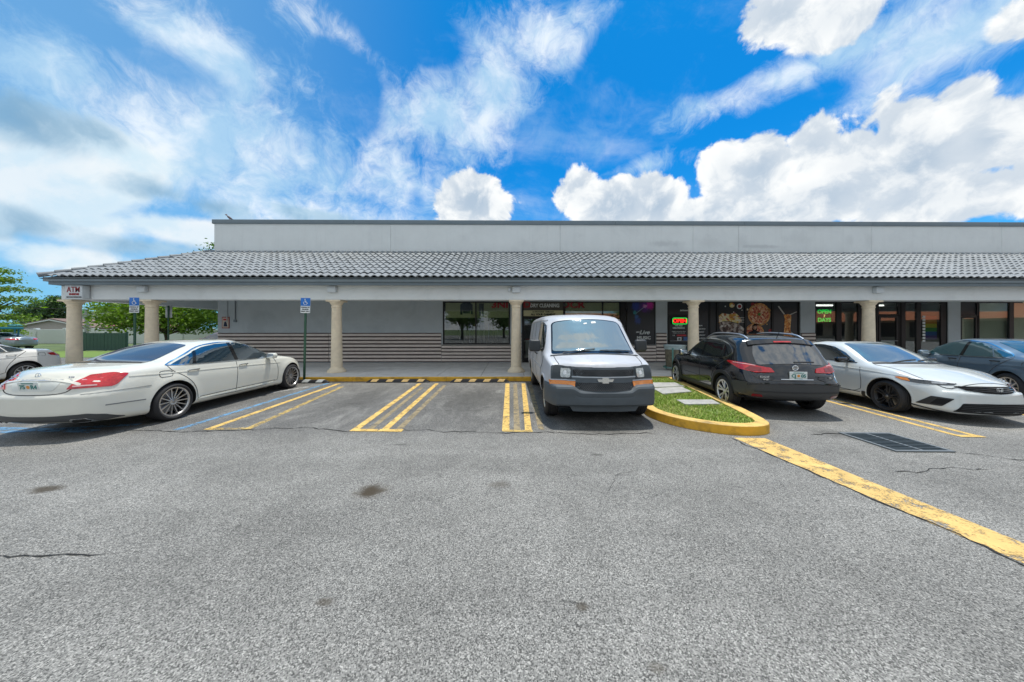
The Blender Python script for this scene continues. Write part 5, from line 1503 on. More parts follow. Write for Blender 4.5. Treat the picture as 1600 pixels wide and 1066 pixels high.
M_SLATE2 = mat('fascia_slate_pale', (.23, .28, .31), .6, var=.06, vscale=2)
M_DRKB = mat('dark_bronze_frame', (.012, .012, .013), .4, .3)
M_BOARD = mat('siding_offwhite', (.76, .665, .60), .75, var=.05, vscale=3, bump=.2, bscale=60, dirt=(.60, .51, .45), dscale=1.3, damt=.5)
M_GROOVE = mat('siding_groove_brown', (.085, .065, .06), .85)
def glass_mat(name, tint, refl=1.35):
    m, nt, b = newmat(name)
    m.node_tree.nodes.remove(b)
    fr = nt.n('ShaderNodeFresnel', ins={0: nt.m('MULTIPLY_ADD', nt.n('ShaderNodeNewGeometry').outputs['Backfacing'], 1 / 1.5 - 1.5, 1.5)})
    fac = nt.m('MULTIPLY_ADD', fr.outputs[0], refl, .03, clamp=True)
    tr = nt.n('ShaderNodeBsdfTransparent'); tr.inputs[0].default_value = (*tint, 1)
    gl = nt.n('ShaderNodeBsdfGlossy'); gl.inputs['Roughness'].default_value = .01; gl.inputs[0].default_value = (.95, .97, 1, 1)
    mx = nt.n('ShaderNodeMixShader', ins={0: fac, 1: tr.outputs[0], 2: gl.outputs[0]})
    nt.set(m.node_tree.nodes['Material Output'].inputs[0], mx.outputs[0])
    return m
M_PANE = glass_mat('shop_glass', (.80, .84, .82), 1.5)
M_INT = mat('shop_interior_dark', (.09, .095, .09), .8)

# walls
def wallseg(x0, x1, z0, z1, y0=YW, y1=YW + .22, m=M_WALL, name='wall'):
    return MB().box(x0, x1, y0, y1, z0, z1).build(name, m, mall)
TOP = 3.02
wallseg(XL, -3.10, .15, TOP)
wallseg(-3.10, .06, .15, .97)
wallseg(.06, .62, .15, TOP)
wallseg(2.62, 5.30, .15, .97)
wallseg(5.30, 5.52, .15, TOP, m=M_DRKB, name='dark_post')
wallseg(5.52, 6.95, .15, .98)
wallseg(6.95, 7.50, .15, TOP)
wallseg(13.86, 14.56, .15, TOP)
wallseg(14.56, 20.98, .15, .32)
wallseg(20.98, 21.58, .15, TOP)
wallseg(22.5, XR, .15, .32)
wallseg(XL, XR, TOP, 5.30)
MB().box(XL, XL + .2, YW + .22, 34, .15, 6.6).build('side_wall', M_WALL, mall)
MB().box(XR - .2, XR, YW + .22, 34, .15, 6.6).build('side_wall', M_WALL, mall)
# parapet in panels with open joints
js = [XL - .12, -5.51, 2.41, 8.69, 10.86, 17.2, 23.5, XR]
for a, b_ in zip(js[:-1], js[1:]):
    MB().box(a + .006, b_ - .006, YW - .05, YW + .2, 5.24, 6.62).build('parapet_panel', M_PARA, mall)
MB().box(XL - .1, XR, YW + .0, YW + .19, 5.2, 6.6).build('parapet_core', mat('joint_grey', (.30, .33, .35), .8), mall)
MB().box(XL - .12, XL + .1, YW + .2, 34, 5.2, 6.62).build('parapet_panel', M_PARA, mall)
xs_ = [XL - .19, -7.2, -1.1, 5.0, 11.1, 17.2, 23.3, XR + .05]
for a, b_ in zip(xs_[:-1], xs_[1:]):
    MB().rbox(a, b_ - .006, YW - .10, YW + .30, 6.605, 6.80, .012).build('coping', M_SLATE, mall, True)
MB().rbox(XL - .19, XL + .16, YW + .305, 34, 6.605, 6.80, .012).build('coping', M_SLATE, mall, True)
MB().box(XL - .1, XR, YW + .2, 34, 6.2, 6.3).build('flat_roof', mat('roof_gravel', (.4, .4, .38), .9), mall)
MB().box(XL - .05, XR, YW - .09, YW - .052, 5.22, 5.33).build('roof_flashing', mat('flashing_dark', (.05, .055, .06), .7), mall)

# siding: separate boards above dark grooves
def siding(x0, x1, z0=.17, z1=1.52, y=YW, pitch=.169, skip=None):
    MB().box(x0, x1, y - .012, y - .0005, z0, z1 + .02).build('siding_back', M_GROOVE, mall)
    n_ = int(round((z1 - z0) / pitch))
    for k in range(n_):
        za = z0 + .035 + k * pitch
        b = MB()
        ys = y - .012
        pr = [(ys, za), (ys - .045, za + .014), (ys - .05, za + .028), (ys - .034, za + .104), (ys, za + .112)]
        m_ = len(pr)
        b.add([(x0 + .004, *p) for p in pr] + [(x1 - .004, *p) for p in pr], [(q, q + m_, q + m_ + 1, q + 1) for q in range(m_ - 1)] + [tuple(range(m_)), tuple(range(m_, 2 * m_))[::-1]])
        b.build('siding_board', M_BOARD, mall)
siding(XL + .02, -8.4); siding(-8.38, -3.16)
siding(-3.15, .10, .17, .95, pitch=.156)
siding(.11, .60)
siding(2.64, 5.28, .17, .95, pitch=.156); siding(5.53, 6.94, .17, .95, pitch=.156)
siding(6.96, 7.46); siding(13.88, 14.54)
# window ledge
MB().rbox(-3.16, .08, YW - .05, YW - .001, .955, 1.0, .005).build('window_ledge', mat('ledge_grey', (.25, .24, .22), .8), mall)

# roof ------------------------------------------------
EY, EZ, RY, RZ = 10.74, 3.50, YW - .05, 5.30
EXL, RXL = -16.02, XL - .12
slope = math.atan2(RZ - EZ, RY - EY)
SL = math.hypot(RZ - EZ, RY - EY)
def rp(x, s, h=0):
    """point on the canopy: s metres up the slope, h metres off it"""
    return (x, EY + s * math.cos(slope) - h * math.sin(slope), EZ + s * math.sin(slope) + h * math.cos(slope))
def hipx(s): return EXL + (RXL - EXL) * s / SL
roof = MB()
roof.add([rp(EXL, -.0, -.06), rp(XR, 0, -.06), rp(XR, SL, -.06), rp(RXL, SL, -.06)], [(0, 1, 2, 3)])
roof.add([(EXL, EY, EZ - .06), (RXL, RY, RZ - .06), (RXL, 34, RZ - .06), (EXL, 34, EZ - .06)], [(0, 1, 2, 3)])
M_TILE = mat('roof_tile_grey', (.225, .245, .26), .6, var=.10, vscale=2.0, bump=.15, bscale=50, dirt=(.18, .20, .21), dscale=1.3, damt=.3)
def tile_tones():
    nt = NT(M_TILE.node_tree); b = M_TILE.node_tree.nodes['Principled BSDF']
    src = b.inputs['Base Color'].links[0].from_socket
    f = nt.m('FRACT', nt.m('ADD', nt.n('ShaderNodeNewGeometry').outputs['Random Per Island'], nt.n('ShaderNodeObjectInfo').outputs['Random']))
    P = nt.n('ShaderNodeNewGeometry').outputs['Position']
    c = nt.mix(1.0, src, nt.ramp(f, [(0, .90), (.5, 1.0), (.9, 1.05), (1, 1.10)]), 'MULTIPLY')
    c = nt.mix(nt.m('MULTIPLY', nt.sstep(nt.noise(P, .5, 6, .65), .5, .75), .4), c, (.17, .18, .17, 1))
    nt.set(b.inputs['Base Color'], c)
tile_tones()
M_TILEB = mat('roof_underlay', (.05, .055, .06), .9)
roof_o = roof.build('roof', M_TILEB, mall)
TW = .256; NC = 11; EXPO = SL / NC; TL = EXPO + .06
def tile_geo():
    V = []; F = []
    ns = 8
    prof_ = []
    for k in range(ns + 1):
        u_ = k / ns
        # S profile: broad barrel then pan
        prof_.append((u_ * TW, (.056) * (.5 - .5 * math.cos(2 * math.pi * u_)) ** .80))
    for (s, lift) in ((0, .046), (TL, .004)):
        for (px_, h_) in prof_: V.append((px_, s, h_ + lift))
    for (px_, h_) in prof_: V.append((px_, 0, h_ + .046 - .03))
    m_ = ns + 1
    for k in range(ns):
        F.append((k, k + 1, m_ + k + 1, m_ + k)); F.append((2 * m_ + k, 2 * m_ + k + 1, k + 1, k))
    return V, F
TV, TF = tile_geo()
tme = bpy.data.meshes.new('tile'); tme.from_pydata(TV, [], TF); tme.materials.append(M_TILE)
tme.polygons.foreach_set('use_smooth', [True] * len(tme.polygons)); tme.set_sharp_from_angle(angle=R(45))
rest = MB(); nparts = 0
rt = random.Random(5)
for c in range(NC):
    s0 = c * EXPO - (.05 if c == 0 else 0)
    n_ = int((XR - EXL) / TW)
    for k in range(n_):
        x = EXL + .02 + k * TW
        if x < hipx(s0 + EXPO * .5) - .02: continue
        jz = rt.uniform(-.007, .008); jr = rt.uniform(-.022, .022)
        if c < 2 and x < 20.2:
            o = link(bpy.data.objects.new('tile', tme)); o.parent = roof_o
            p = rp(x, s0, jz)
            o.location = p; o.rotation_euler = (slope, 0, jr)
            nparts += 1
        else:
            base = len(rest.v)
            for (vx, vy, vz) in TV:
                rest.v.append(rp(x + vx + jr * vy * -1, s0 + vy, vz + jz))
            rest.f += [tuple(q + base for q in f) for f in TF]
            rest.mi += [0] * len(TF)
ro = rest.build('tile_field', M_TILE, roof_o, True, 45); ro['kind'] = 'stuff'
# hip caps
for k in range(13):
    t0 = k / 13; t1 = (k + 1.12) / 13
    a = Vector(rp(hipx(t0 * SL), t0 * SL, .045)); b_ = Vector(rp(hipx(min(1, t1) * SL), min(1, t1) * SL, .03))
    MB().tube([a + Vector((0, 0, .015)), b_], [.085, .07], 10).build('ridge_tile', M_TILE, roof_o, True, 50)
# fascia boards, gutter and eaves soffit
def run(name, m, y0, y1, z0, z1, xl, joints=None):
    js_ = joints or [xl, XR]
    for a, b_ in zip(js_[:-1], js_[1:]):
        MB().box(a, b_ - .004, y0, y1, z0, z1).build(name, m, mall)
run('fascia_board', M_SLATE2, 10.80, 10.86, 3.355, 3.50, EXL + .06, [EXL + .06, -9.8, -3.7, 2.4, 8.5, 14.6, 20.7, XR])
run('gutter', M_SLATE, 10.86, 11.0, 3.25, 3.353, EXL + .16, [EXL + .16, -7.4, .9, 9.2, 17.5, XR])
MB().box(EXL + .06, EXL + .12, 10.862, 34, 3.355, 3.50).build('fascia_board', M_SLATE2, mall)
MB().box(EXL + .16, EXL + .26, 11.0, 34, 3.25, 3.353).build('gutter', M_SLATE, mall)
MB().box(EXL + .13, XR, 11.002, YW - .002, 3.34, 3.40).build('soffit', M_BEAM, mall)
MB().box(EXL + .13, XL - .13, YW, 34, 3.34, 3.40).build('soffit', M_BEAM, mall)
# beam on the columns
BX0, BX1 = -15.88, XR
MB().rbox(BX0, BX1, 11.18, 11.62, 2.765, 3.335, .012).build('beam', M_BEAM, mall)
MB().rbox(BX0, BX0 + .42, 11.625, 34, 2.765, 3.335, .012).build('beam', M_BEAM, mall)
M_STONE = mat('cast_stone_cream', (.82, .70, .52), .8, var=.08, vscale=7, bump=.3, bscale=80, dirt=(.62, .52, .40), dscale=2.8, damt=.45)
COLX = [-15.72, -12.95, -6.28, .27, 6.82, 13.37, 19.9, 26.4]
def column(x, y=11.40):
    c = empty('column', (x, y, .15), 0, mall)
    sh_ = MB().lathe([(.19, .16), (.192, .3), (.186, .9), (.172, 1.7), (.162, 2.36)], 32, cap=False)
    sh_.build('shaft', M_STONE, c, True, 60)
    MB().lathe([(.315, .0), (.315, .045), (.30, .07), (.275, .085), (.25, .12), (.215, .16), (.192, .185)], 32).build('base', M_STONE, c, True, 35)
    cp = MB().lathe([(.162, 2.34), (.178, 2.35), (.182, 2.375), (.168, 2.39), (.168, 2.44), (.19, 2.46), (.225, 2.52), (.25, 2.55)], 32)
    cp.rbox(-.262, .262, -.262, .262, 2.55, 2.614, .014)
    cp.build('capital', M_STONE, c, True, 35)
for x in COLX: column(x)
for y in (17.8, 24.2): column(-15.72, y)
# small fittings on the beam
M_BOX = mat('fitting_white', (.62, .66, .68), .5)
for x in (-12.95, -6.28, .27, 13.4):
    f = MB().rbox(x - .145, x + .145, 11.04, 11.178, 3.02, 3.235, .012)
    f.build('beam_light', M_BOX, mall, True)
f = MB().rbox(.27 - .30, .27 - .21, 11.08, 11.178, 3.06, 3.18, .02).build('beam_camera', M_BOX, mall, True)
# conduits on the end wall
MB().tube([(-13.1, YW - .03, 2.05), (-13.1, YW - .03, 3.3)], .02, 8).build('conduit', M_WALL, mall, True)
MB().tube([(-12.72, YW - .03, 2.16), (-12.72, YW - .03, 3.3)], .022, 8).rbox(-12.78, -12.66, YW - .07, YW - .002, 2.04, 2.16, .01).build('conduit', mat('conduit_grey', (.20, .23, .25), .6), mall, True)

# ------------------------------------------------------------------ shopfronts
FR = M_DRKB
def window(x0, x1, z0, z1, mull=(), trans=(), fw=.05, y=YW + .03, m=FR, pane=M_PANE, mw=None):
    w = empty('window', (0, 0, 0), 0, mall)
    f = MB()
    f.box(x0, x0 + fw, y, y + .08, z0, z1).box(x1 - fw, x1, y, y + .08, z0, z1)
    f.box(x0 + fw, x1 - fw, y, y + .08, z0, z0 + fw).box(x0 + fw, x1 - fw, y, y + .08, z1 - fw, z1)
    f.build('frame', m, w)
    mws = mw or [fw] * len(mull)
    for xm, ww in zip(mull, mws):
        MB().box(xm - ww / 2, xm + ww / 2, y + .002, y + .078, z0 + fw, z1 - fw).build('mullion', m, w)
    xs_ = [x0 + fw] + [v for xm, ww in zip(mull, mws) for v in (xm - ww / 2, xm + ww / 2)] + [x1 - fw]
    for a, b_ in zip(xs_[::2], xs_[1::2]):
        MB().box(a + .001, b_ - .001, y + .035, y + .045, z0 + fw, z1 - fw).build('pane', pane, w)
    return w
def door(x0, x1, z0, z1, m=FR, pane=M_PANE, fw=.08, y=YW + .03, bar=True):
    d = empty('door', (0, 0, 0), 0, mall)
    f = MB()
    f.box(x0, x0 + fw, y, y + .07, z0, z1).box(x1 - fw, x1, y, y + .07, z0, z1)
    f.box(x0 + fw, x1 - fw, y, y + .07, z0, z0 + .2).box(x0 + fw, x1 - fw, y, y + .07, z1 - fw, z1)
    f.build('frame', m, d)
    MB().box(x0 + fw, x1 - fw, y + .03, y + .04, z0 + .2, z1 - fw).build('pane', pane, d)
    if bar:
        MB().tube([(x0 + .05, y - .04, z0 + 1.0), (x0 + .9 * (x1 - x0), y - .04, z0 + 1.0)], .015, 8).build('handle', M_CHROME, d, True)
    return d
# interior shell
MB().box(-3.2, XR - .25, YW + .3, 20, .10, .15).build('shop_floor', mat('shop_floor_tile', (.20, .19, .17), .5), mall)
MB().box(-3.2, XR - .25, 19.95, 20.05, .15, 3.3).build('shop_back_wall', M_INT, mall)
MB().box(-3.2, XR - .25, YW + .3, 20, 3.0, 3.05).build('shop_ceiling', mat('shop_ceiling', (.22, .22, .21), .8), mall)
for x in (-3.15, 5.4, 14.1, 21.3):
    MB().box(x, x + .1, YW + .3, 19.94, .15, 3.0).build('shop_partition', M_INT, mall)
# dry cleaner
M_VAL = mat('valance_beige', (.70, .66, .40), .8, var=.06, vscale=3)
M_NAVY = mat('print_navy', (.012, .022, .06), .7)
M_BLKP = mat('print_black', (.012, .012, .014), .7)
M_DRED = mat('print_dark_red', (.30, .02, .022), .6)
M_WHP = mat('print_white', (.74, .76, .74), .6)
window(-3.10, .06, 1.0, TOP, (-1.55,), fw=.06)
MB().box(-3.0, .02, YW + .16, YW + .175, 2.26, 2.98).build('window_valance', M_VAL, mall)
yv = YW + .154
suit = MB()
def flat(poly, m, name, y=yv, th=.004):
    return MB().prism(poly, 'Y', y - th, y).build(name, m, mall)
flat([(-2.30, 2.40), (-2.30, 2.88), (-2.16, 2.98), (-2.08, 3.0), (-1.97, 3.0), (-1.85, 2.97), (-1.72, 2.88), (-1.70, 2.42), (-1.80, 2.42), (-1.82, 2.7), (-1.84, 2.46), (-2.17, 2.46), (-2.19, 2.7), (-2.20, 2.40)], M_NAVY, 'jacket_print')
flat([(-1.40, 2.34), (-1.42, 2.94), (-1.18, 2.94), (-1.19, 2.34), (-1.26, 2.34), (-1.29, 2.75), (-1.33, 2.34)], M_BLKP, 'trousers_print')
text('lettering', '3NI', .42, (-.42, YW + .055, 2.86), M_DRED, mall, bold=.016, sx=1.25)  # reflection of a sign, painted as solid red letters on the glass
door(.66, 1.78, .16, 2.28); 
window(1.80, 2.60, .2, 2.28)
window(.64, 2.60, 2.30, TOP, ())
MB().box(.70, 2.56, YW + .012, YW + .028, 2.62, 2.98).build('shop_sign', mat('sign_dark_beige', (.10, .09, .07), .6), mall)
text('lettering', 'DRY CLEANING', .235, (1.70, YW + .008, 2.82), M_WHP, mall, bold=.008, sx=.82)
text('lettering', 'D', .40, (.86, YW + .006, 2.86), M_DRED, mall, bold=.016, sx=1.2)  # same painted sign reflection, carried on over the door
MB().box(.70, 2.56, YW + .012, YW + .026, 2.33, 2.60).build('shop_sign', M_VAL, mall)
text('lettering', 'ALL YOUR GARMENT', .12, (1.62, YW + .008, 2.405), M_BLKP, mall, bold=.006)
text('lettering', 'ALTERATIONS   SAME DAY', .085, (1.62, YW + .008, 2.53), M_BLKP, mall, bold=.002)
window(2.62, 5.30, 1.0, TOP, (4.45,), fw=.05)
MB().box(2.68, 5.26, YW + .16, YW + .175, 2.42, 2.98).build('window_valance', M_VAL, mall)
text('lettering', 'OCR', .42, (3.02, YW + .055, 2.86), M_DRED, mall, bold=.016, sx=1.25)  # last part of the sign reflection, painted on the pane
# things inside the cleaner
MB().rbox(.9, 2.6, 16.4, 16.9, .15, 1.15, .02).build('shop_counter', mat('counter_white', (.55, .55, .53), .5), mall, True)
MB().box(.88, 2.62, 16.36, 16.92, 1.152, 1.2).build('counter_top', M_DRED, mall)
for k in range(9):
    MB().rbox(-2.7 + k * .26, -2.7 + k * .26 + .07, 17.0, 17.45, .9, 2.0, .02).build('hung_garment', mat('garment_%d' % (k % 4), ((.16, .17, .18), (.28, .28, .3), (.05, .08, .16), (.22, .18, .12))[k % 4], .8), mall, True)
for x in (-1.5, 1.6, 16.3, 19.0):
    MB().rbox(x - .6, x + .6, 16.0, 16.12, 2.93, 2.985, .01).build('ceiling_tube', mat('tube_light', (.9, .9, .9), .4, emit=(1, .98, .93), es=2.2), mall, True)
# music venue poster
window(5.52, 6.95, .98, TOP, (), fw=.03)
def poster_mat():
    m, nt, b = newmat('music_poster_print')
    O = nt.n('ShaderNodeTexCoord').outputs['Object']
    sp = nt.n('ShaderNodeSeparateXYZ', ins={'Vector': O}).outputs
    def gauss(x, z, r):
        dx = nt.m('SUBTRACT', sp[0], x); dz = nt.m('SUBTRACT', sp[2], z)
        q = nt.m('SQRT', nt.m('ADD', nt.m('MULTIPLY', dx, dx), nt.m('MULTIPLY', dz, dz)))
        return nt.m('ADD', nt.m('SUBTRACT', 1.0, nt.m('DIVIDE', q, r)), nt.m('MULTIPLY', nt.m('SUBTRACT', nt.noise(O, 7, 6, .7, 1.5), .5), 1.9))
    col = (.014, .017, .022, 1)
    for (x, z, r, c) in ((6.05, 2.80, .30, (.02, .05, .32)), (6.48, 2.80, .40, (.10, .01, .22)), (6.70, 2.86, .26, (.55, .01, .28)), (6.46, 2.80, .13, (.75, .25, .55)), (5.98, 2.50, .12, (.03, .30, .34)), (6.12, 2.12, .20, (.02, .06, .28)), (6.05, 2.3, .12, (.03, .12, .35))):
        col = nt.mix(nt.m('MULTIPLY', nt.sstep(gauss(x, z, r), .0, .7), .9), col, (*c, 1))
    nt.set(b.inputs['Base Color'], col)
    b.inputs['Roughness'].default_value = .35
    return m
MB().box(5.60, 6.92, YW + .046, YW + .058, 1.02, 2.98).build('window_poster', poster_mat(), mall)
MB().tube([(6.02, YW + .043, 2.46), (6.55, YW + .043, 2.86)], .012, 5).build('guitar_print', mat('print_pale_blue', (.25, .38, .48), .5), mall)
text('lettering', 'Live', .27, (6.42, YW + .043, 1.56), M_WHP, mall, bold=.006, shear=.35, sx=1.1)
flat([(6.02, 1.55), (6.06, 1.60), (6.30, 1.585), (6.28, 1.565)], M_WHP, 'script_stroke', YW + .043)
text('lettering', 'MUSIC', .20, (6.40, YW + .043, 1.30), M_WHP, mall, bold=.006, sx=1.15)
# restaurant: black door, vinyl covered glass
M_VIN = mat('black_vinyl', (.017, .021, .026), .28, var=.15, vscale=2)
door(7.56, 8.62, .16, 2.33, pane=M_VIN)
window(7.50, 8.70, 2.35, TOP, (), pane=M_VIN)
text('lettering', 'ENTRANCE', .085, (8.36, YW + .06, 2.60), M_WHP, mall, bold=.003)
text('lettering', 'WE ARE', .10, (8.07, YW + .055, 1.88), M_WHP, mall, bold=.004)
text('lettering', 'DELIVERING', .105, (8.07, YW + .055, 1.77), M_WHP, mall, bold=.004)
text('lettering', 'ORDER ONLINE AT OUR', .058, (8.07, YW + .055, 1.60), M_WHP, mall)
text('lettering', 'WEBSITE OR CALL US', .058, (8.07, YW + .055, 1.53), M_WHP, mall)
text('lettering', 'OR', .08, (7.83, YW + .055, 1.42), M_WHP, mall)
flat([(7.98, 1.385), (8.42, 1.385), (8.42, 1.455), (7.98, 1.455)], mat('print_red', (.5, .02, .03), .5), 'phone_print', YW + .055)
flat([(8.0, 1.17), (8.2, 1.17), (8.2, 1.33), (8.0, 1.33)], M_WHP, 'payment_sticker', YW + .055)
flat([(8.05, 1.21), (8.15, 1.21), (8.15, 1.29), (8.05, 1.29)], M_BLKP, 'payment_mark', YW + .050)
flat([(8.30, 1.15), (8.54, 1.15), (8.54, 1.34), (8.30, 1.34)], mat('print_blue', (.05, .14, .35), .5), 'payment_sticker', YW + .055)
window(8.72, 13.84, .35, TOP, (9.55, 9.92, 11.26, 12.56), pane=M_VIN, mw=(.06, .10, .10, .10))
for k, z in enumerate((1.88, 1.72, 1.58, 1.43, 1.28, 1.12)):
    text('lettering', ('MON', 'TUE-THU', 'FRI-SAT', 'SUNDAY', 'BRUNCH', 'OPEN')[k], .085, (9.0, YW + .055, z), M_WHP, mall, bold=.002, align='LEFT')
# food prints on the vinyl
yp = YW + .060
def food_mat(name, stops, sc=9., rad=None):
    m, nt, b = newmat(name)
    O = nt.n('ShaderNodeTexCoord').outputs['Object']
    vo = nt.n('ShaderNodeTexVoronoi', ins={'Vector': O}); vo.inputs['Scale'].default_value = sc
    f = nt.n('ShaderNodeSeparateColor', ins={0: vo.outputs['Color']}).outputs[0]
    f = nt.m('ADD', nt.m('MULTIPLY', f, .7), nt.m('MULTIPLY', nt.noise(O, sc * 1.6, 5, .65), .45))
    nt.set(b.inputs['Base Color'], nt.ramp(f, stops)); b.inputs['Roughness'].default_value = .4
    return m
M_CRUST = food_mat('pizza_crust', [(.2, (.35, .13, .03)), (.55, (.62, .28, .07)), (.9, (.75, .45, .16))], 14)
M_TOPP = food_mat('pizza_topping', [(.2, (.30, .03, .02)), (.45, (.55, .10, .04)), (.6, (.72, .50, .26)), (.75, (.62, .14, .05)), (.95, (.80, .66, .42))], 13)
def pizza(cx, cz, r, clip=None):
    n_ = 40
    pts = [(cx + r * math.cos(2 * math.pi * k / n_), cz + r * math.sin(2 * math.pi * k / n_)) for k in range(n_)]
    pt2 = [(cx + r * .86 * math.cos(2 * math.pi * k / n_), cz + r * .86 * math.sin(2 * math.pi * k / n_)) for k in range(n_)]
    if clip: pts = [(x, max(z, clip)) for x, z in pts]; pt2 = [(x, max(z, clip)) for x, z in pt2]
    flat(pts, M_CRUST, 'pizza_print', yp, .004); flat(pt2, M_TOPP, 'topping_print', yp - .0045, .003)
    if not clip:
        for k in range(4):
            a = math.pi * k / 4 + .5
            d = Vector((math.cos(a), math.sin(a))); q = Vector((-d.y, d.x)) * .008
            c0 = Vector((cx, cz))
            flat([tuple(c0 - d * r + q), tuple(c0 - d * r - q), tuple(c0 + d * r - q), tuple(c0 + d * r + q)], M_DRED, 'slice_line', yp - .008, .002)
        flat([(cx + .07 * math.cos(t), cz + .07 * math.sin(t)) for t in np.linspace(0, 6.0, 9)], mat('print_green', (.06, .22, .03), .5), 'basil_print', yp - .011, .002)
pizza(11.92, 2.42, .54)
pizza(11.70, 1.53, .46)
M_CAKE = food_mat('cake_print', [(.2, (.04, .02, .015)), (.4, (.16, .09, .07)), (.55, (.62, .55, .48)), (.7, (.20, .12, .10)), (.95, (.75, .72, .66))], 8)
flat([(9.98, 1.95), (10.1, 1.55), (10.35, 1.28), (10.8, 1.25), (11.15, 1.45), (11.20, 1.75), (10.95, 1.95), (10.5, 2.06), (10.2, 2.08)], M_CAKE, 'dessert_print', yp)
M_FRUIT = food_mat('fruit_print', [(.2, (.45, .16, .02)), (.4, (.72, .45, .06)), (.55, (.35, .03, .03)), (.7, (.82, .74, .55)), (.95, (.75, .60, .18))], 9)
flat([(9.99, 2.35), (10.15, 2.48), (10.5, 2.42), (10.75, 2.52), (10.95, 2.35), (11.1, 2.1), (10.95, 1.99), (10.5, 2.09), (10.2, 2.10), (9.99, 2.0)], M_FRUIT, 'fruit_print', yp - .005)
M_ORNG = food_mat('pasta_print', [(.2, (.30, .06, .01)), (.5, (.72, .22, .03)), (.75, (.82, .40, .08)), (.95, (.85, .6, .3))], 16)
flat([(12.95, 1.30), (13.10, 1.40), (13.16, 2.2), (13.10, 2.4), (13.32, 2.44), (13.46, 2.38), (13.46, 2.2), (13.42, 1.7), (13.5, 1.4), (13.75, 1.28), (13.3, 1.36)], M_ORNG, 'pasta_print', yp)
M_STEEL = mat('print_steel', (.55, .53, .48), .4)
for pl in ([(12.82, 2.80), (12.88, 2.82), (13.16, 2.44), (13.10, 2.42)], [(13.40, 2.42), (13.72, 2.56), (13.74, 2.53), (13.42, 2.38)], [(13.42, 1.62), (13.74, 1.38), (13.70, 1.34), (13.40, 1.56)]):
    flat(pl, M_STEEL, 'cutlery_print', yp)
for (x, z, r, m_) in ((10.62, 2.86, .125, M_FRUIT), (10.98, 2.80, .13, M_WHP), (11.62, 2.90, .09, M_DRED), (11.8, 2.95, .06, M_DRED), (12.45, 1.65, .08, M_DRED), (11.36, 2.65, .05, M_FRUIT), (12.4, 2.62, .07, M_CRUST), (10.3, 2.8, .03, M_WHP), (11.1, 2.62, .025, M_WHP), (10.7, 2.53, .025, M_WHP), (12.3, 1.95, .03, M_FRUIT)):
    flat([(x + r * math.cos(t), z + r * math.sin(t)) for t in np.linspace(0, 2 * math.pi, 15)[:-1]], m_, 'topping_print', yp)
flat([(10.98 + .085 * math.cos(t), 2.80 + .085 * math.sin(t)) for t in np.linspace(0, 2 * math.pi, 15)[:-1]], M_DRED, 'topping_print', yp - .005)
for k in range(4):
    flat([(10.9, 2.02 + k * .08), (11.28, 2.03 + k * .075), (11.28, 2.045 + k * .075), (10.9, 2.04 + k * .08)], M_STEEL, 'cutlery_print', yp - .008)
# phone shop
window(14.58, 17.62, .34, TOP, (15.75, 16.80), fw=.06, mw=(.24, .26))
door(17.66, 18.62, .16, 2.36, fw=.10)
window(17.62, 18.66, 2.38, TOP, (), fw=.05)
window(18.66, 20.98, .34, TOP, (18.86, 19.60, 20.80), fw=.04, mw=(.20, .22, .24))
M_LED = mat('led_green', (.01, .15, .03), .5, emit=(.02, 1.0, .12), es=.42)
M_RAIN = [mat('flag_%d' % k, c, .7) for k, c in enumerate(((.62, .05, .02), (.72, .28, .02), (.70, .62, .04), (.05, .33, .06), (.02, .12, .40), (.10, .05, .26)))]
for k in range(6):
    MB().box(20.0, 20.60, YW + .12, YW + .13, 2.36 - (k + 1) * .19, 2.36 - k * .19 - .002).build('rainbow_panel', M_RAIN[k], mall)
for k in range(9):
    MB().box(19.82, 19.95, YW + .058, YW + .064, 2.26 - k * .145, 2.26 - k * .145 + .10).build('white_decal', M_WHP, mall)
for x in (14.85, 15.25, 15.95, 16.35):
    b = MB(); b.lathe([(.09, -.002), (.09, .002), (.065, .002), (.065, -.002)], 16, 'Y', 0, Matrix.Translation((x, YW + .058, .93)), True); b.build('icon_decal', M_WHP, mall)
MB().rbox(15.0, 17.2, 16.5, 17.2, .15, 1.05, .02).rbox(18.9, 20.6, 16.2, 16.8, .15, 1.1, .02).build('shop_counter', mat('counter_green', (.03, .22, .14), .5), mall, True)
# vacant unit with beige blinds
door(21.62, 22.44, .16, 2.33, pane=M_PANE)
window(21.58, 22.48, 2.35, TOP, (), pane=M_VIN)
window(22.5, XR - .2, .34, TOP, (24.12, 26.4), fw=.05, mw=(.22, .22))
M_BLIND = mat('blind_beige', (.72, .69, .54), .8, var=.05, vscale=1.5)
MB().box(21.62, XR - .3, YW + .20, YW + .215, .34, 2.98).build('window_blind', M_BLIND, mall)

# ------------------------------------------------------------------ signs
# ATM box on the corner of the beam
atm = thing('atm_sign', 'white boxed ATM sign with dark red letters on the canopy corner', 'sign', (-15.13, 11.05, 3.0), R(0))
MB().rbox(-.30, .30, -.10, .10, -.24, .24, .012).build('sign_box', mat('sign_white', (.62, .66, .68), .45, var=.05, vscale=4), atm, True)
text('lettering', 'ATM', .27, (.0, -.105, .08), M_DRED, atm, bold=.002, sx=.82)
text('lettering', 'INSIDE', .085, (.02, -.105, -.075), M_DRED, atm, bold=.006, sx=1.3)
text('lettering', 'NO SURCHARGE FEE', .05, (.02, -.105, -.175), M_BLKP, atm, bold=.002, sx=1.1)
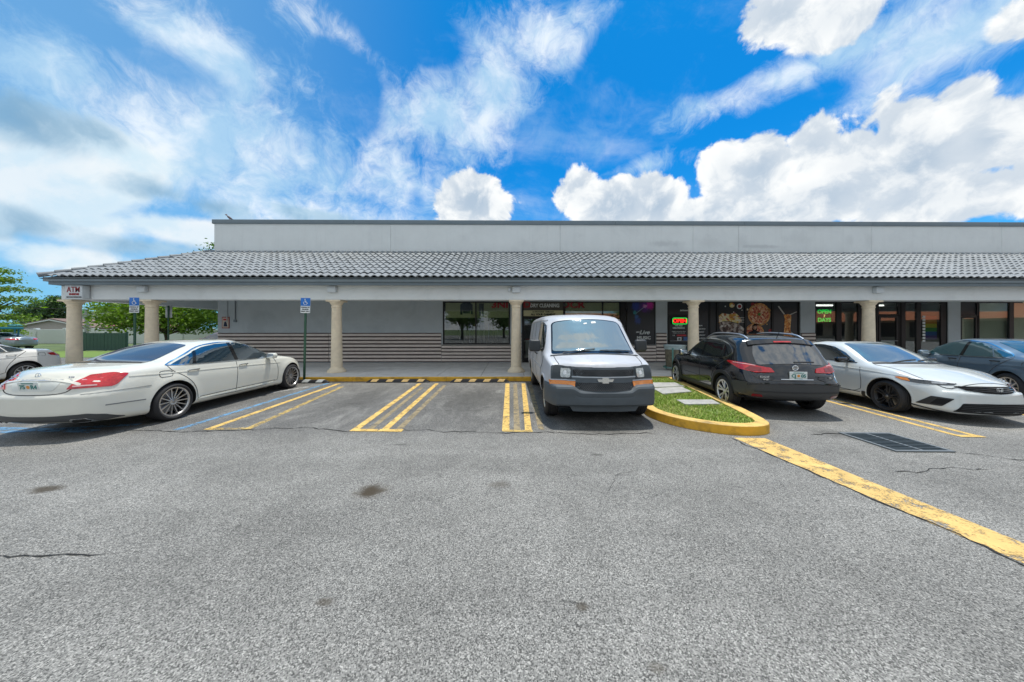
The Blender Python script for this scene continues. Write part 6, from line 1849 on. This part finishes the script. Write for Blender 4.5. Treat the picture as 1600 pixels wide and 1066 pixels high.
# disabled parking signs
M_SBLUE = mat('sign_blue', (.012, .16, .56), .45)
M_SWHITE = mat('sign_panel_white', (.74, .77, .78), .45)
M_POST = mat('green_post', (.025, .085, .05), .55, .2, var=.2, vscale=8)
def disabled_sign(loc, lean, label, rz=0, post=M_POST):
    t = thing('disabled_parking_sign', label, 'sign', loc, rz, 'disabled parking signs')
    t.rotation_euler = (0, lean, rz)
    p = MB()
    p.box(-.032, .032, -.004, .0, 0, 2.42).box(-.032, -.028, 0, .025, 0, 2.42).box(.028, .032, 0, .025, 0, 2.42)
    p.build('post', post, t)
    q = MB().rbox(-.155, .155, -.012, -.007, 2.465, 2.72, .004); q.build('blue_panel', M_SBLUE, t, True)
    q = MB().rbox(-.155, .155, -.012, -.007, 2.235, 2.46, .004); q.build('white_panel', M_SWHITE, t, True)
    MB().box(-.158, .158, -.006, -.004, 2.46, 2.725).build('panel_back', M_SWHITE, t)
    s = MB()
    s.lathe([(.019, -.002), (.019, .0)], 12, 'Y', 0, Matrix.Translation((-.012, -.0135, 2.675)))
    for a, b_ in (((-.012, 2.65), (-.004, 2.585)), ((-.004, 2.585), (.045, 2.582)), ((.045, 2.582), (.062, 2.535)), ((.062, 2.535), (.08, 2.540)), ((-.008, 2.62), (.035, 2.618))):
        s.tube([(a[0], -.0135, a[1]), (b_[0], -.0135, b_[1])], .009, 5)
    arc = [(-.002 + .056 * math.cos(t_), -.0135, 2.555 + .056 * math.sin(t_)) for t_ in np.linspace(R(125), R(375), 14)]
    s.tube(arc, .008, 5)
    s.build('wheelchair_symbol', M_SWHITE, t)
    for tx, z, sz in (('PARKING BY', 2.415, .050), ('DISABLED', 2.35, .050), ('PERMIT ONLY', 2.285, .046)):
        text('lettering', tx, sz, (0, -.0135, z), M_BLKP, t, bold=.0025, extrude=.001)
    return t
disabled_sign((-6.63, 10.12, 0), R(1.2), 'disabled parking sign on a leaning green post in front of the striped wall')
disabled_sign((-11.98, 10.05, 0), R(.4), 'disabled parking sign beyond the long white sedan, beside a column near the corner')
ds = thing('sign_back', 'bare metal back of a sign on a post behind the second column from the corner', 'sign', (-14.3, 13.2, .15), R(175))
MB().box(-.03, .03, -.004, .02, 0, 2.55).build('post', M_POST, ds)
MB().rbox(-.155, .155, -.012, -.006, 2.05, 2.55, .003).build('sign_panel', mat('bare_aluminium', (.42, .44, .46), .45, .6), ds, True)
# wall notice
wn = thing('wall_notice', 'small red-bordered notice on the striped wall at the building corner', 'notice', (-13.17, YW - .02, 2.02))
MB().rbox(-.17, .17, -.008, .018, -.27, .27, .004).build('notice_board', mat('notice_red', (.33, .11, .10), .6), wn, True)
MB().box(-.135, .135, -.012, -.0085, -.225, .225).build('notice_sheet', mat('notice_paper', (.60, .52, .42), .6), wn)
MB().prism([(-.09, -.18), (-.05, .02), (.0, .06), (.05, .0), (.09, -.18)], 'Y', -.016, -.0125).build('figure_print', M_NAVY, wn)
MB().box(-.10, .10, -.016, -.0125, .10, .18).build('print_block', mat('print_red', (.5, .02, .03), .5), wn)
# neon signs
ns = thing('open_sign', 'red lit OPEN sign with a green border on the black restaurant door', 'sign', (8.07, YW - .01, 2.10))
MB().rbox(-.36, .36, -.03, .03, -.155, .155, .02).build('sign_back', M_BLKP, ns, True)
ring = []
for (cx_, cz_, a0) in ((.28, .08, 0), (-.28, .08, 90), (-.28, -.08, 180), (.28, -.08, 270)):
    for t_ in (0, 30, 60, 90): ring.append((cx_ + .06 * math.cos(R(a0 + t_)), -.035, cz_ + .06 * math.sin(R(a0 + t_))))
ring.append(ring[0])
MB().tube(ring, .016, 6).build('green_border', mat('neon_green', (.02, .2, .05), .5, emit=(.03, 1, .12), es=.45), ns, True)
text('lettering', 'OPEN', .235, (0, -.036, 0), mat('neon_red', (.3, .01, .01), .5, emit=(1, .02, .01), es=.7), ns, bold=.012, extrude=.005, sx=1.05)
ls = thing('led_sign', 'green lit OPEN 7 DAYS sign hanging in the shop window', 'sign', (15.15, YW + .16, 2.36))
MB().rbox(-.46, .46, -.012, .03, -.36, .36, .01).build('sign_back', M_BLKP, ls, True)
text('lettering', 'OPEN', .30, (0, -.02, .22), M_LED, ls, bold=.010, sx=1.05)
text('lettering', '7', .19, (0, -.02, -.02), mat('led_amber', (.2, .15, .05), .5, emit=(1, .75, .25), es=.6), ls, bold=.008)
text('lettering', 'DAYS', .30, (0, -.02, -.24), M_LED, ls, bold=.010, sx=1.05)

ls.scale = (.82, 1, .86)
# ------------------------------------------------------------------ litter bin
bn_ = thing('litter_bin', 'round brown litter bin with pale rim in a green stand by the black door', 'litter bin', (6.32, 11.75, .15), 0)
M_TEAL = mat('teal_metal', (.12, .30, .27), .5, .1, var=.15, vscale=9)
MB().lathe([(.27, .14), (.30, .16), (.33, .55), (.34, .80), (.335, .82)], 28, cap=True).build('barrel', mat('bin_brown', (.19, .17, .12), .7, var=.3, vscale=10, bump=.3, bscale=40), bn_, True)
MB().lathe([(.335, .80), (.355, .80), (.385, .92), (.40, .93), (.40, .96), (.37, .965), (.33, .84)], 28, cap=False).build('rim', mat('bin_liner', (.44, .54, .55), .35, var=.2, vscale=9, coat=.3), bn_, True)
for a in (232, 350, 110):
    c_, s_ = math.cos(R(a)), math.sin(R(a))
    MB().box(c_ * .40 - .018, c_ * .40 + .018, s_ * .40 - .02, s_ * .40 + .02, 0, .86).build('stand_post', M_TEAL, bn_)
MB().lathe([(.385, .10), (.41, .10), (.41, .14), (.385, .14)], 28, close=True).build('stand_ring', M_TEAL, bn_, True)
# ------------------------------------------------------------------ vehicles in place
sedan_long((-7.22, 4.72, 0), R(90))
cargo_van((1.68, 11.0, 0), R(-90))
suv_ = crossover((5.52, 5.85, 0), R(82)); suv_.scale = (1, 1, 1.0)
compact_sedan((8.97, 10.0, 0), R(-94))
mid_sedan((12.3, 5.95, 0), R(70), 'dark grey-blue sedan parked nose-in at the right edge, beyond the compact sedan', (.12, .18, .24), .3, False, mat('teal_tinted_glass', (.025, .075, .09), .03, spec=.9, ior=2.1, coat=.6))
mid_sedan((-16.05, 10.95, 0), R(-90), 'white sedan at the left edge, parked nose-out behind the long pearl sedan', (.80, .80, .78), .0, True)
red_ = mid_sedan((-14.6, 19, 0), R(180), 'dark red car parked beyond the end of the building under the tree', (.22, .02, .03), .2, True, M_GLASS_D)
red_.scale = (1, 1, 1.08)
mid_sedan((-41.2, 27.0, 0), R(180), 'grey sedan far off at the left edge beside the teal shelter', (.24, .28, .31), .3, True, M_GLASS_D)

# ------------------------------------------------------------------ person behind the crossover
def person(loc, rz, label):
    t = thing('person', label, 'person', loc, rz)
    me = bpy.data.meshes.new('body')
    J = [(0, 0, .98), (0, .0, 1.15), (0, .01, 1.36), (0, .01, 1.47), (0, -.01, 1.545),
         (.19, .01, 1.42), (.235, -.02, 1.13), (.20, -.22, 1.04), (.16, -.30, 1.05),
         (-.19, .01, 1.42), (-.235, -.02, 1.13), (-.20, -.22, 1.04), (-.16, -.30, 1.05),
         (.10, 0, .92), (.11, -.01, .50), (.11, .02, .09), (.12, -.14, .04),
         (-.10, 0, .92), (-.11, -.01, .50), (-.11, .02, .09), (-.12, -.14, .04)]
    E_ = [(0, 1), (1, 2), (2, 3), (3, 4), (2, 5), (5, 6), (6, 7), (7, 8), (2, 9), (9, 10), (10, 11), (11, 12), (0, 13), (13, 14), (14, 15), (15, 16), (0, 17), (17, 18), (18, 19), (19, 20)]
    Rd = [.15, .135, .155, .07, .055, .065, .047, .038, .032, .065, .047, .038, .032, .095, .065, .045, .04, .095, .065, .045, .04]
    me.from_pydata(J, E_, [])
    o = link(bpy.data.objects.new('body', me)); o.parent = t
    md = o.modifiers.new('s', 'SKIN')
    for v, r in zip(me.skin_vertices[0].data, Rd): v.radius = (r, r * .8)
    me.skin_vertices[0].data[0].use_root = True
    ms = o.modifiers.new('d', 'SUBSURF'); ms.levels = 2; ms.render_levels = 2
    me.materials.append(mat('dark_clothing', (.018, .018, .024), .85, var=.2, vscale=9))
    skin = mat('skin', (.42, .25, .17), .55)
    bm = bmesh.new(); bmesh.ops.create_uvsphere(bm, u_segments=24, v_segments=18, radius=1)
    for v in bm.verts:
        x, y, z = v.co
        jaw = 1 - .28 * max(0, -z)
        yy = y * .098
        if y < -.3 and abs(z) < .5: yy -= .004
        v.co = Vector((x * .076 * jaw, yy * (1 - .1 * max(0, -z)), z * .116))
    hm = bpy.data.meshes.new('head'); bm.to_mesh(hm); bm.free()
    h = mk_me('head', hm, skin, t, True); h.location = (0, -.02, 1.645)
    b = MB(); b.add([(-.012, -.093, -.01), (.012, -.093, -.01), (.009, -.118, -.03), (-.009, -.118, -.03), (0, -.095, .03)], [(0, 1, 2, 3), (0, 3, 4), (1, 4, 2), (3, 2, 4)])
    b.build('nose', skin, h, True)
    for s_ in (-1, 1):
        MB().lathe([(0, -.004), (.011, -.002), (0, .004)], 10, 'Y', 0, Matrix.Translation((s_ * .029, -.092, .012))).build('eye', mat('eye_dark', (.03, .02, .015), .2), h, True)
        MB().rbox(s_ * .076 - .006, s_ * .076 + .006, -.012, .018, -.03, .025, .005).build('ear', skin, h, True)
    MB().rbox(-.022, .022, -.093, -.086, -.058, -.050, .002).build('mouth', mat('lips', (.35, .13, .11), .5), h, True)
    bm = bmesh.new(); bmesh.ops.create_uvsphere(bm, u_segments=24, v_segments=18, radius=1)
    bmesh.ops.delete(bm, geom=[v for v in bm.verts if (v.co.y < -.45 and v.co.z < .42) or v.co.z < -.75], context='VERTS')
    for v in bm.verts: v.co = Vector((v.co.x * .092, v.co.y * .112 + .012, v.co.z * .128 + .010 - (.06 if v.co.z < -.3 else 0)))
    hm = bpy.data.meshes.new('hair'); bm.to_mesh(hm); bm.free()
    mk_me('hair', hm, mat('dark_hair', (.012, .009, .008), .5, bump=.4, bscale=60), h, True)
    for s_ in (-1, 1):
        for k in range(5):
            bb = MB()
            a = R(-30 + k * 16) if k < 4 else R(60)
            base = Vector((s_ * .155, -.325, 1.05))
            d = Vector((s_ * -.02 + (k - 1.5) * .012 * s_, -.05 if k < 4 else -.015, -.035 if k < 4 else .03))
            bb.tube([base + Vector(((k - 1.5) * .016 * s_, 0, 0)), base + Vector(((k - 1.5) * .016 * s_, 0, 0)) + d * .8, base + Vector(((k - 1.5) * .016 * s_, 0, 0)) + d * (1.1 - .08 * abs(k - 1.5)) + Vector((0, .01, -.02))], [.009, .0085, .006], 6)
            bb.build('finger', skin, t, True)
    return t
person((10.98, 13.75, .15), R(-30), 'person in dark clothes with dark hair, standing before the pizza posters')

# ------------------------------------------------------------------ bird on the coping
bd = thing('bird', 'small grey-pink bird perched on the left end of the roof coping', 'bird', (-13.02, 14.62, 6.80), R(200))
bm = bmesh.new(); bmesh.ops.create_uvsphere(bm, u_segments=16, v_segments=12, radius=1)
for v in bm.verts:
    x, y, z = v.co
    k = 1 - .55 * max(0, -x)
    zz = z * .06 * k - .13 * x * -1 * .55
    v.co = Vector((x * .13, y * .05 * k, zz + .115))
    if x > .55: v.co.z += .05 * (x - .55) / .45; v.co.x -= .02 * (x - .55)
me_ = bpy.data.meshes.new('body'); bm.to_mesh(me_); bm.free()
mk_me('body', me_, mat('bird_grey', (.16, .13, .14), .7), bd, True)
MB().lathe([(0, .0), (.026, .012), (.034, .036), (.026, .06), (0, .07)], 12, 'Z', 0, Matrix.Translation((.125, 0, .20))).build('head', mat('bird_head', (.24, .15, .15), .7), bd, True)
MB().tube([(.15, 0, .235), (.19, 0, .228)], [.009, .002], 6).build('beak', M_BLKP, bd)
MB().add([(-.10, -.02, .065), (-.10, .02, .065), (-.24, .03, .0), (-.24, -.03, .0), (-.1, 0, .05), (-.24, 0, -.008)], [(0, 1, 2, 3), (1, 0, 4), (3, 2, 5), (0, 3, 5, 4), (2, 1, 4, 5)]).build('tail', M_BLKP, bd)
for s_ in (-.02, .02): MB().tube([(0.01, s_, .0), (.01, s_, .075)], .005, 5).build('leg', M_DRED, bd)

# ------------------------------------------------------------------ trees
def leaf_mat(name, c):
    if name in MATS: return MATS[name]
    m, nt, b = newmat(name)
    g = nt.n('ShaderNodeNewGeometry')
    f = nt.m('ADD', nt.m('MULTIPLY', nt.noise(g.outputs['Position'], .8, 3, .6), .6), nt.m('MULTIPLY', g.outputs['Random Per Island'], .4))
    col = nt.ramp(f, [(.25, tuple(q * .55 for q in c)), (.75, tuple(min(1, q * 1.5) for q in c))])
    nt.set(b.inputs['Base Color'], col); b.inputs['Roughness'].default_value = .6
    tl = nt.n('ShaderNodeBsdfTranslucent', ins={0: nt.mix(1.0, col, (1.2, 1.5, .5, 1), 'MULTIPLY')})
    mx = nt.n('ShaderNodeMixShader', ins={0: .35, 1: b.outputs[0], 2: tl.outputs[0]})
    nt.set(m.node_tree.nodes['Material Output'].inputs[0], mx.outputs[0])
    MATS[name] = m
    return m
M_BARK = mat('bark', (.10, .075, .055), .9, var=.3, vscale=6, bump=.6, bscale=12)
def tree(loc, H, rx, rz_, trunk_h, n_clump, per, leaf, m, label, seed, group='trees beyond the building', style='round', name='leafy_tree'):
    rnd = random.Random(seed)
    t = thing(name, label, 'tree', loc, rnd.uniform(0, 6), group)
    tk = MB()
    tr_ = H * .028
    tk.tube([(0, 0, -.1), (.05, 0, trunk_h * .5), (-.05, .05, trunk_h), (.05, 0, H * .72)], [tr_ * 1.3, tr_, tr_ * .85, tr_ * .25], 9)
    cz = (trunk_h + H) / 2
    cl = []
    for k in range(n_clump):
        while True:
            u = Vector((rnd.uniform(-1, 1), rnd.uniform(-1, 1), rnd.uniform(-1, 1)))
            if .35 < u.length < 1: break
        if style == 'cone':
            hgt = rnd.random() ** 1.3; rr = rx * (1 - hgt) * rnd.uniform(.4, 1) + .2; a = rnd.uniform(0, 6.28)
            c = Vector((rr * math.cos(a), rr * math.sin(a), trunk_h + hgt * (H - trunk_h)))
        elif style == 'layer':
            lv = rnd.randint(0, 5); a = rnd.uniform(0, 6.28); rr = rx * math.sqrt(rnd.random()) * (1 - .1 * abs(lv - 2))
            c = Vector((rr * math.cos(a), rr * math.sin(a), trunk_h + (lv + .5) / 6 * (H - trunk_h) + rnd.uniform(-.15, .15)))
        else:
            c = Vector((u.x * rx, u.y * rx, cz + u.z * rz_))
        cl.append(c)
    for k in range(min(12, n_clump)):
        c = cl[k * len(cl) // 12 % len(cl)]
        st_ = Vector((0, 0, trunk_h * rnd.uniform(.7, 1.1)))
        mid = st_.lerp(c, .5) + Vector((0, 0, .1 * H * rnd.random()))
        tk.tube([st_, mid, c], [tr_ * .5, tr_ * .3, .02], 6)
    tk.build('trunk', M_BARK, t, True)
    V = []; F = []
    for c in cl:
        s_ = rnd.uniform(.6, 1.25) * rx * (.20 if style != 'cone' else .14)
        for q in range(per):
            p = c + Vector((rnd.gauss(0, s_), rnd.gauss(0, s_), rnd.gauss(0, s_ * (.28 if style == 'layer' else .7))))
            if p.z < trunk_h * .8: continue
            a = Vector((rnd.gauss(0, 1), rnd.gauss(0, 1), rnd.gauss(0, .7))).normalized()
            b = a.cross(Vector((rnd.gauss(0, 1), rnd.gauss(0, 1), rnd.gauss(0, 1)))).normalized()
            l_ = leaf * rnd.uniform(.6, 1.3)
            i0 = len(V)
            V += [p - a * l_, p + b * l_ * .45, p + a * l_, p - b * l_ * .45]
            F.append((i0, i0 + 1, i0 + 2, i0 + 3))
    mk('crown', V, F, m, t)
    return t
LG1 = leaf_mat('leaf_mid', (.085, .15, .025)); LG2 = leaf_mat('leaf_bright', (.16, .25, .03)); LG3 = leaf_mat('leaf_dark', (.055, .105, .04)); LG4 = leaf_mat('leaf_fine', (.17, .25, .04))
tree((-33.8, 31, 0), 5.5, 4.6, 1.9, 1.5, 110, 110, .17, LG2, 'bright green spreading tree seen between the columns at the building corner', 3)
tree((-29.6, 33, 0), 10.9, 2.3, 3.4, 4.0, 110, 110, .17, LG1, 'tall tree whose top pokes out beside the left end of the parapet', 4)
tree((-27, 40, 0), 6.6, 5, 2.6, 1.6, 80, 90, .22, LG3, 'dark tree in the shade behind the building end', 14)
tree((-46.6, 28, 0), 7.5, 2.7, 2.5, 2.4, 62, 100, .12, LG4, 'airy layered tree with green tops at the left edge', 5, style='layer')
tree((-66.2, 46, 0), 6.3, 2.3, 3.0, .6, 100, 90, .17, LG3, 'dark conical tree left of the corner column, nearer the column', 6, style='cone')
tree((-74.6, 50, 0), 6.6, 2.4, 2.3, 1.0, 80, 60, .19, LG3, 'sparse grey-green tree between the airy tree and the conical tree', 7)
tree((-55.6, 34.5, 0), 2.8, 1.5, 1.0, .4, 40, 60, .14, LG2, 'low green bush at the left edge under the airy tree', 8)

# ------------------------------------------------------------------ houses, fences and street things at the left
M_HW1 = mat('house_wall_pink', (.42, .37, .35), .85, var=.05); M_HW2 = mat('house_wall_grey', (.50, .53, .55), .85, var=.05)
M_RBRN = mat('roof_shingle_brown', (.20, .14, .12), .85, var=.15, vscale=3); M_RRED = mat('roof_tile_red', (.22, .075, .065), .8, var=.15, vscale=3)
M_WTRIM = mat('trim_white', (.66, .68, .68), .7); M_WIN = mat('house_window_dark', (.02, .025, .03), .2)
def gable_house(loc, rz, w, d, hw, hr, mw, mr, label, win=()):
    t = thing('house', label, 'house', loc, rz)
    b = MB().prism([(-w / 2, 0), (w / 2, 0), (w / 2, hw), (0, hr), (-w / 2, hw)], 'Y', 0, d); b.build('wall', mw, t)
    r_ = MB()
    for s_ in (-1, 1):
        r_.prism([(0, hr + .02), (0, hr + .16), (s_ * (w / 2 + .5), hw - .5 * (hr - hw) / (w / 2) + .16), (s_ * (w / 2 + .5), hw - .5 * (hr - hw) / (w / 2) + .02)], 'Y', -.4, d + .4)
    r_.build('roof', mr, t)
    MB().prism([(0, hr + .01), (0, hr - .14), (w / 2 + .48, hw - .66 * (hr - hw) / (w / 2) - .05), (w / 2 + .48, hw - .4 * (hr - hw) / (w / 2))], 'Y', -.43, -.405).prism([(0, hr + .01), (0, hr - .14), (-w / 2 - .48, hw - .66 * (hr - hw) / (w / 2) - .05), (-w / 2 - .48, hw - .4 * (hr - hw) / (w / 2))], 'Y', -.43, -.405).build('bargeboard', M_WTRIM, t)
    for (x0, x1, z0, z1) in win:
        f = MB().box(x0 - .08, x1 + .08, -.05, -.005, z0 - .08, z1 + .08).build('window', M_WTRIM, t)
        MB().box(x0, x1, -.07, -.055, z0, z1).build('pane', M_WIN, f)
    return t
def hip_house(loc, rz, w, d, hw, hr, mw, mr, label, win=()):
    t = thing('house', label, 'house', loc, rz)
    MB().box(-w / 2, w / 2, 0, d, 0, hw).build('wall', mw, t)
    o_ = .6
    MB().add([(-w / 2 - o_, -o_, hw), (w / 2 + o_, -o_, hw), (w / 2 + o_, d + o_, hw), (-w / 2 - o_, d + o_, hw), (-w / 2 + d / 2, d / 2, hr), (w / 2 - d / 2, d / 2, hr)],
             [(0, 1, 5, 4), (1, 2, 5), (2, 3, 4, 5), (3, 0, 4), (0, 3, 2, 1)]).build('roof', mr, t)
    MB().box(-w / 2 - o_, w / 2 + o_, -o_ - .04, -o_ - .002, hw - .28, hw + .02).build('eaves_board', M_WTRIM, t)
    for (x0, x1, z0, z1) in win:
        f = MB().box(x0 - .08, x1 + .08, -.05, -.005, z0 - .08, z1 + .08).build('window', M_WTRIM, t)
        MB().box(x0, x1, -.07, -.055, z0, z1).build('pane', M_WIN, f)
    return t
gable_house((-63.6, 44, 0), R(8), 9.5, 10, 1.95, 3.1, M_HW1, M_RBRN, 'low pinkish-grey gabled house left of the corner column', [(1.2, 2.4, 1.3, 1.85), (-3, -1.9, 1.2, 1.8)])
hip_house((-59.6, 47, 0), R(6), 9.5, 7, 2.15, 3.3, M_HW1, M_RRED, 'house with a dark red hipped roof right of the corner column', [(1.0, 3.4, 1.2, 1.9), (-3, -1.6, 1.3, 1.9)])
gable_house((-78.6, 62, 0), R(5), 13, 12, 4.3, 5.6, M_HW2, M_RBRN, 'taller pale grey gabled house behind the red-roofed one', [(-1, .4, 3.2, 4.4)])
# long white boundary wall, in panels
bw = thing('boundary_wall', 'long low white boundary wall in front of the houses', 'wall', (0, 0, 0))
for k in range(16):
    MB().rbox(-78 + k * 3.5, -78 + k * 3.5 + 3.46, 38.0, 38.2, 0, 1.72, .02).build('wall_panel', M_WTRIM, bw)
    MB().rbox(-78 + k * 3.5 - .14, -78 + k * 3.5 + .12, 37.9, 38.3, 0, 1.86, .02).build('pier', M_WTRIM, bw)
gf = thing('green_fence', 'dark green slatted fence panels by the grass beyond the corner column', 'fence', (0, 0, 0))
M_GRN = mat('fence_green', (.03, .075, .06), .7, var=.15, vscale=4)
for k in range(12):
    MB().box(-33.8 + k * .28, -33.8 + k * .28 + .25, 25.0, 25.03, .05, 1.42).build('slat', M_GRN, gf)
for k in range(3): MB().box(-33.85 + k * 1.68, -33.75 + k * 1.68, 25.035, 25.12, 0, 1.5).build('post', M_GRN, gf)
sheet('grass_verge', [(-70, 19), (-17.6, 19), (-17.6, 24.5), (-70, 24.5)], .012, mat('verge_grass', (.14, .22, .04), .9, var=.3, vscale=3, bump=.5, bscale=30))
# concrete pole with a green street name plate
sp_ = thing('street_sign', 'green street name plate on a grey pole beyond the corner column', 'sign', (-40.2, 30, 0), R(0))
MB().tube([(0, 0, 0), (0, 0, 3.6)], [.16, .14], 10).build('pole', mat('pole_grey', (.36, .38, .38), .8), sp_, True)
MB().rbox(-1.15, -.15, -.03, .03, 3.30, 3.62, .01).build('name_plate', mat('plate_green_sign', (.02, .28, .20), .5), sp_, True)
MB().box(-1.0, -.3, -.036, -.032, 3.42, 3.50).build('plate_lettering', M_WTRIM, sp_)
# teal shelter and its lit panel
tsh = thing('shelter', 'teal roofed open shelter with pale panel at the left edge', 'shelter', (-43.3, 26.5, 0), R(10))
M_TEAL2 = mat('shelter_teal', (.03, .20, .28), .5)
MB().rbox(-1.2, 1.2, -.8, .8, 1.72, 1.9, .03).build('canopy', M_TEAL2, tsh, True)
for x_ in (-1.05, 1.05):
    for y_ in (-.6, .6): MB().tube([(x_, y_, 0), (x_, y_, 1.72)], .05, 8).build('post', M_TEAL2, tsh, True)
MB().rbox(.3, .95, -.66, -.6, .35, 1.62, .02).build('panel', mat('shelter_panel', (.45, .62, .58), .4), tsh, True)
MB().rbox(-1.0, .2, -.2, .2, .4, .48, .02).build('bench', M_TEAL2, tsh, True)
ul = thing('lamp_post', 'short pole with a teal dome lamp above the shelter', 'lamp post', (-44.6, 28.5, 0))
MB().tube([(0, 0, 0), (0, 0, 1.95)], .05, 8).build('pole', M_TEAL2, ul, True)
MB().lathe([(.03, 1.9), (.32, 1.96), (.40, 2.06), (.28, 2.16), (0, 2.2)], 16).build('dome', mat('dome_teal', (.10, .34, .36), .4), ul, True)
# overhead service wire
wv_ = thing('overhead_wire', 'thin overhead cable crossing in front of the trees at the left', 'cable', (0, 0, 0))
MB().tube([(-80, 40, 5.0), (-60, 39, 4.35), (-50, 38.5, 4.1), (-34, 38, 4.0)], .035, 5).build('cable', M_BLKP, wv_)

# ------------------------------------------------------------------ across the lot, behind the viewer: what the shop glass mirrors
fs = thing('facing_shop', 'low beige shop with an orange tiled roof across the car park', 'building', (8, -48, 0), R(180))
MB().box(-64, -6, 0, 10, 0, 3.4).build('wall', mat('facing_beige', (.45, .38, .28), .85, var=.1), fs)
MB().add([(-65, -2.2, 3.1), (-5, -2.2, 3.1), (-5, 3.5, 5.9), (-65, 3.5, 5.9)], [(0, 1, 2, 3)]).build('roof', mat('facing_roof_orange', (.48, .16, .07), .8, var=.15), fs)
for k in range(10):
    MB().box(-62 + k * 5.5, -62 + k * 5.5 + 3.8, -.06, -.005, .5, 2.8).build('window', M_WIN, fs)
for k, (x_, y_) in enumerate(((-17, -27), (-8, -24), (6, -28), (24, -30), (38, -26), (-1, -34))):
    tree((x_, y_, 0), 7.5, 3.2, 2.6, 2.0, 50, 60, .28, LG1, ('tree in the car park behind the viewer, facing the dry cleaner', 'tree in the car park opposite the van', 'tree in the car park opposite the island', 'tree in the car park opposite the right-hand shops', 'tree in the car park farthest to the right, opposite the vacant unit', 'tree far back in the car park, opposite the column beside the van')[k], 30 + k, 'trees across the car park')

fs2 = thing('facing_shop', 'low beige shop wing with an orange roof at the far right of the lot', 'building', (62, -12, 0), R(-90))
MB().box(-34, 26, 0, 10, 0, 3.4).build('wall', MATS['facing_beige'], fs2)
MB().add([(-35, -2.2, 3.1), (27, -2.2, 3.1), (27, 3.5, 5.9), (-35, 3.5, 5.9)], [(3, 2, 1, 0)]).build('roof', MATS['facing_roof_orange'], fs2)
for k in range(10):
    MB().box(-32 + k * 5.7, -32 + k * 5.7 + 3.8, -.06, -.005, .5, 2.8).build('window', M_WIN, fs2)
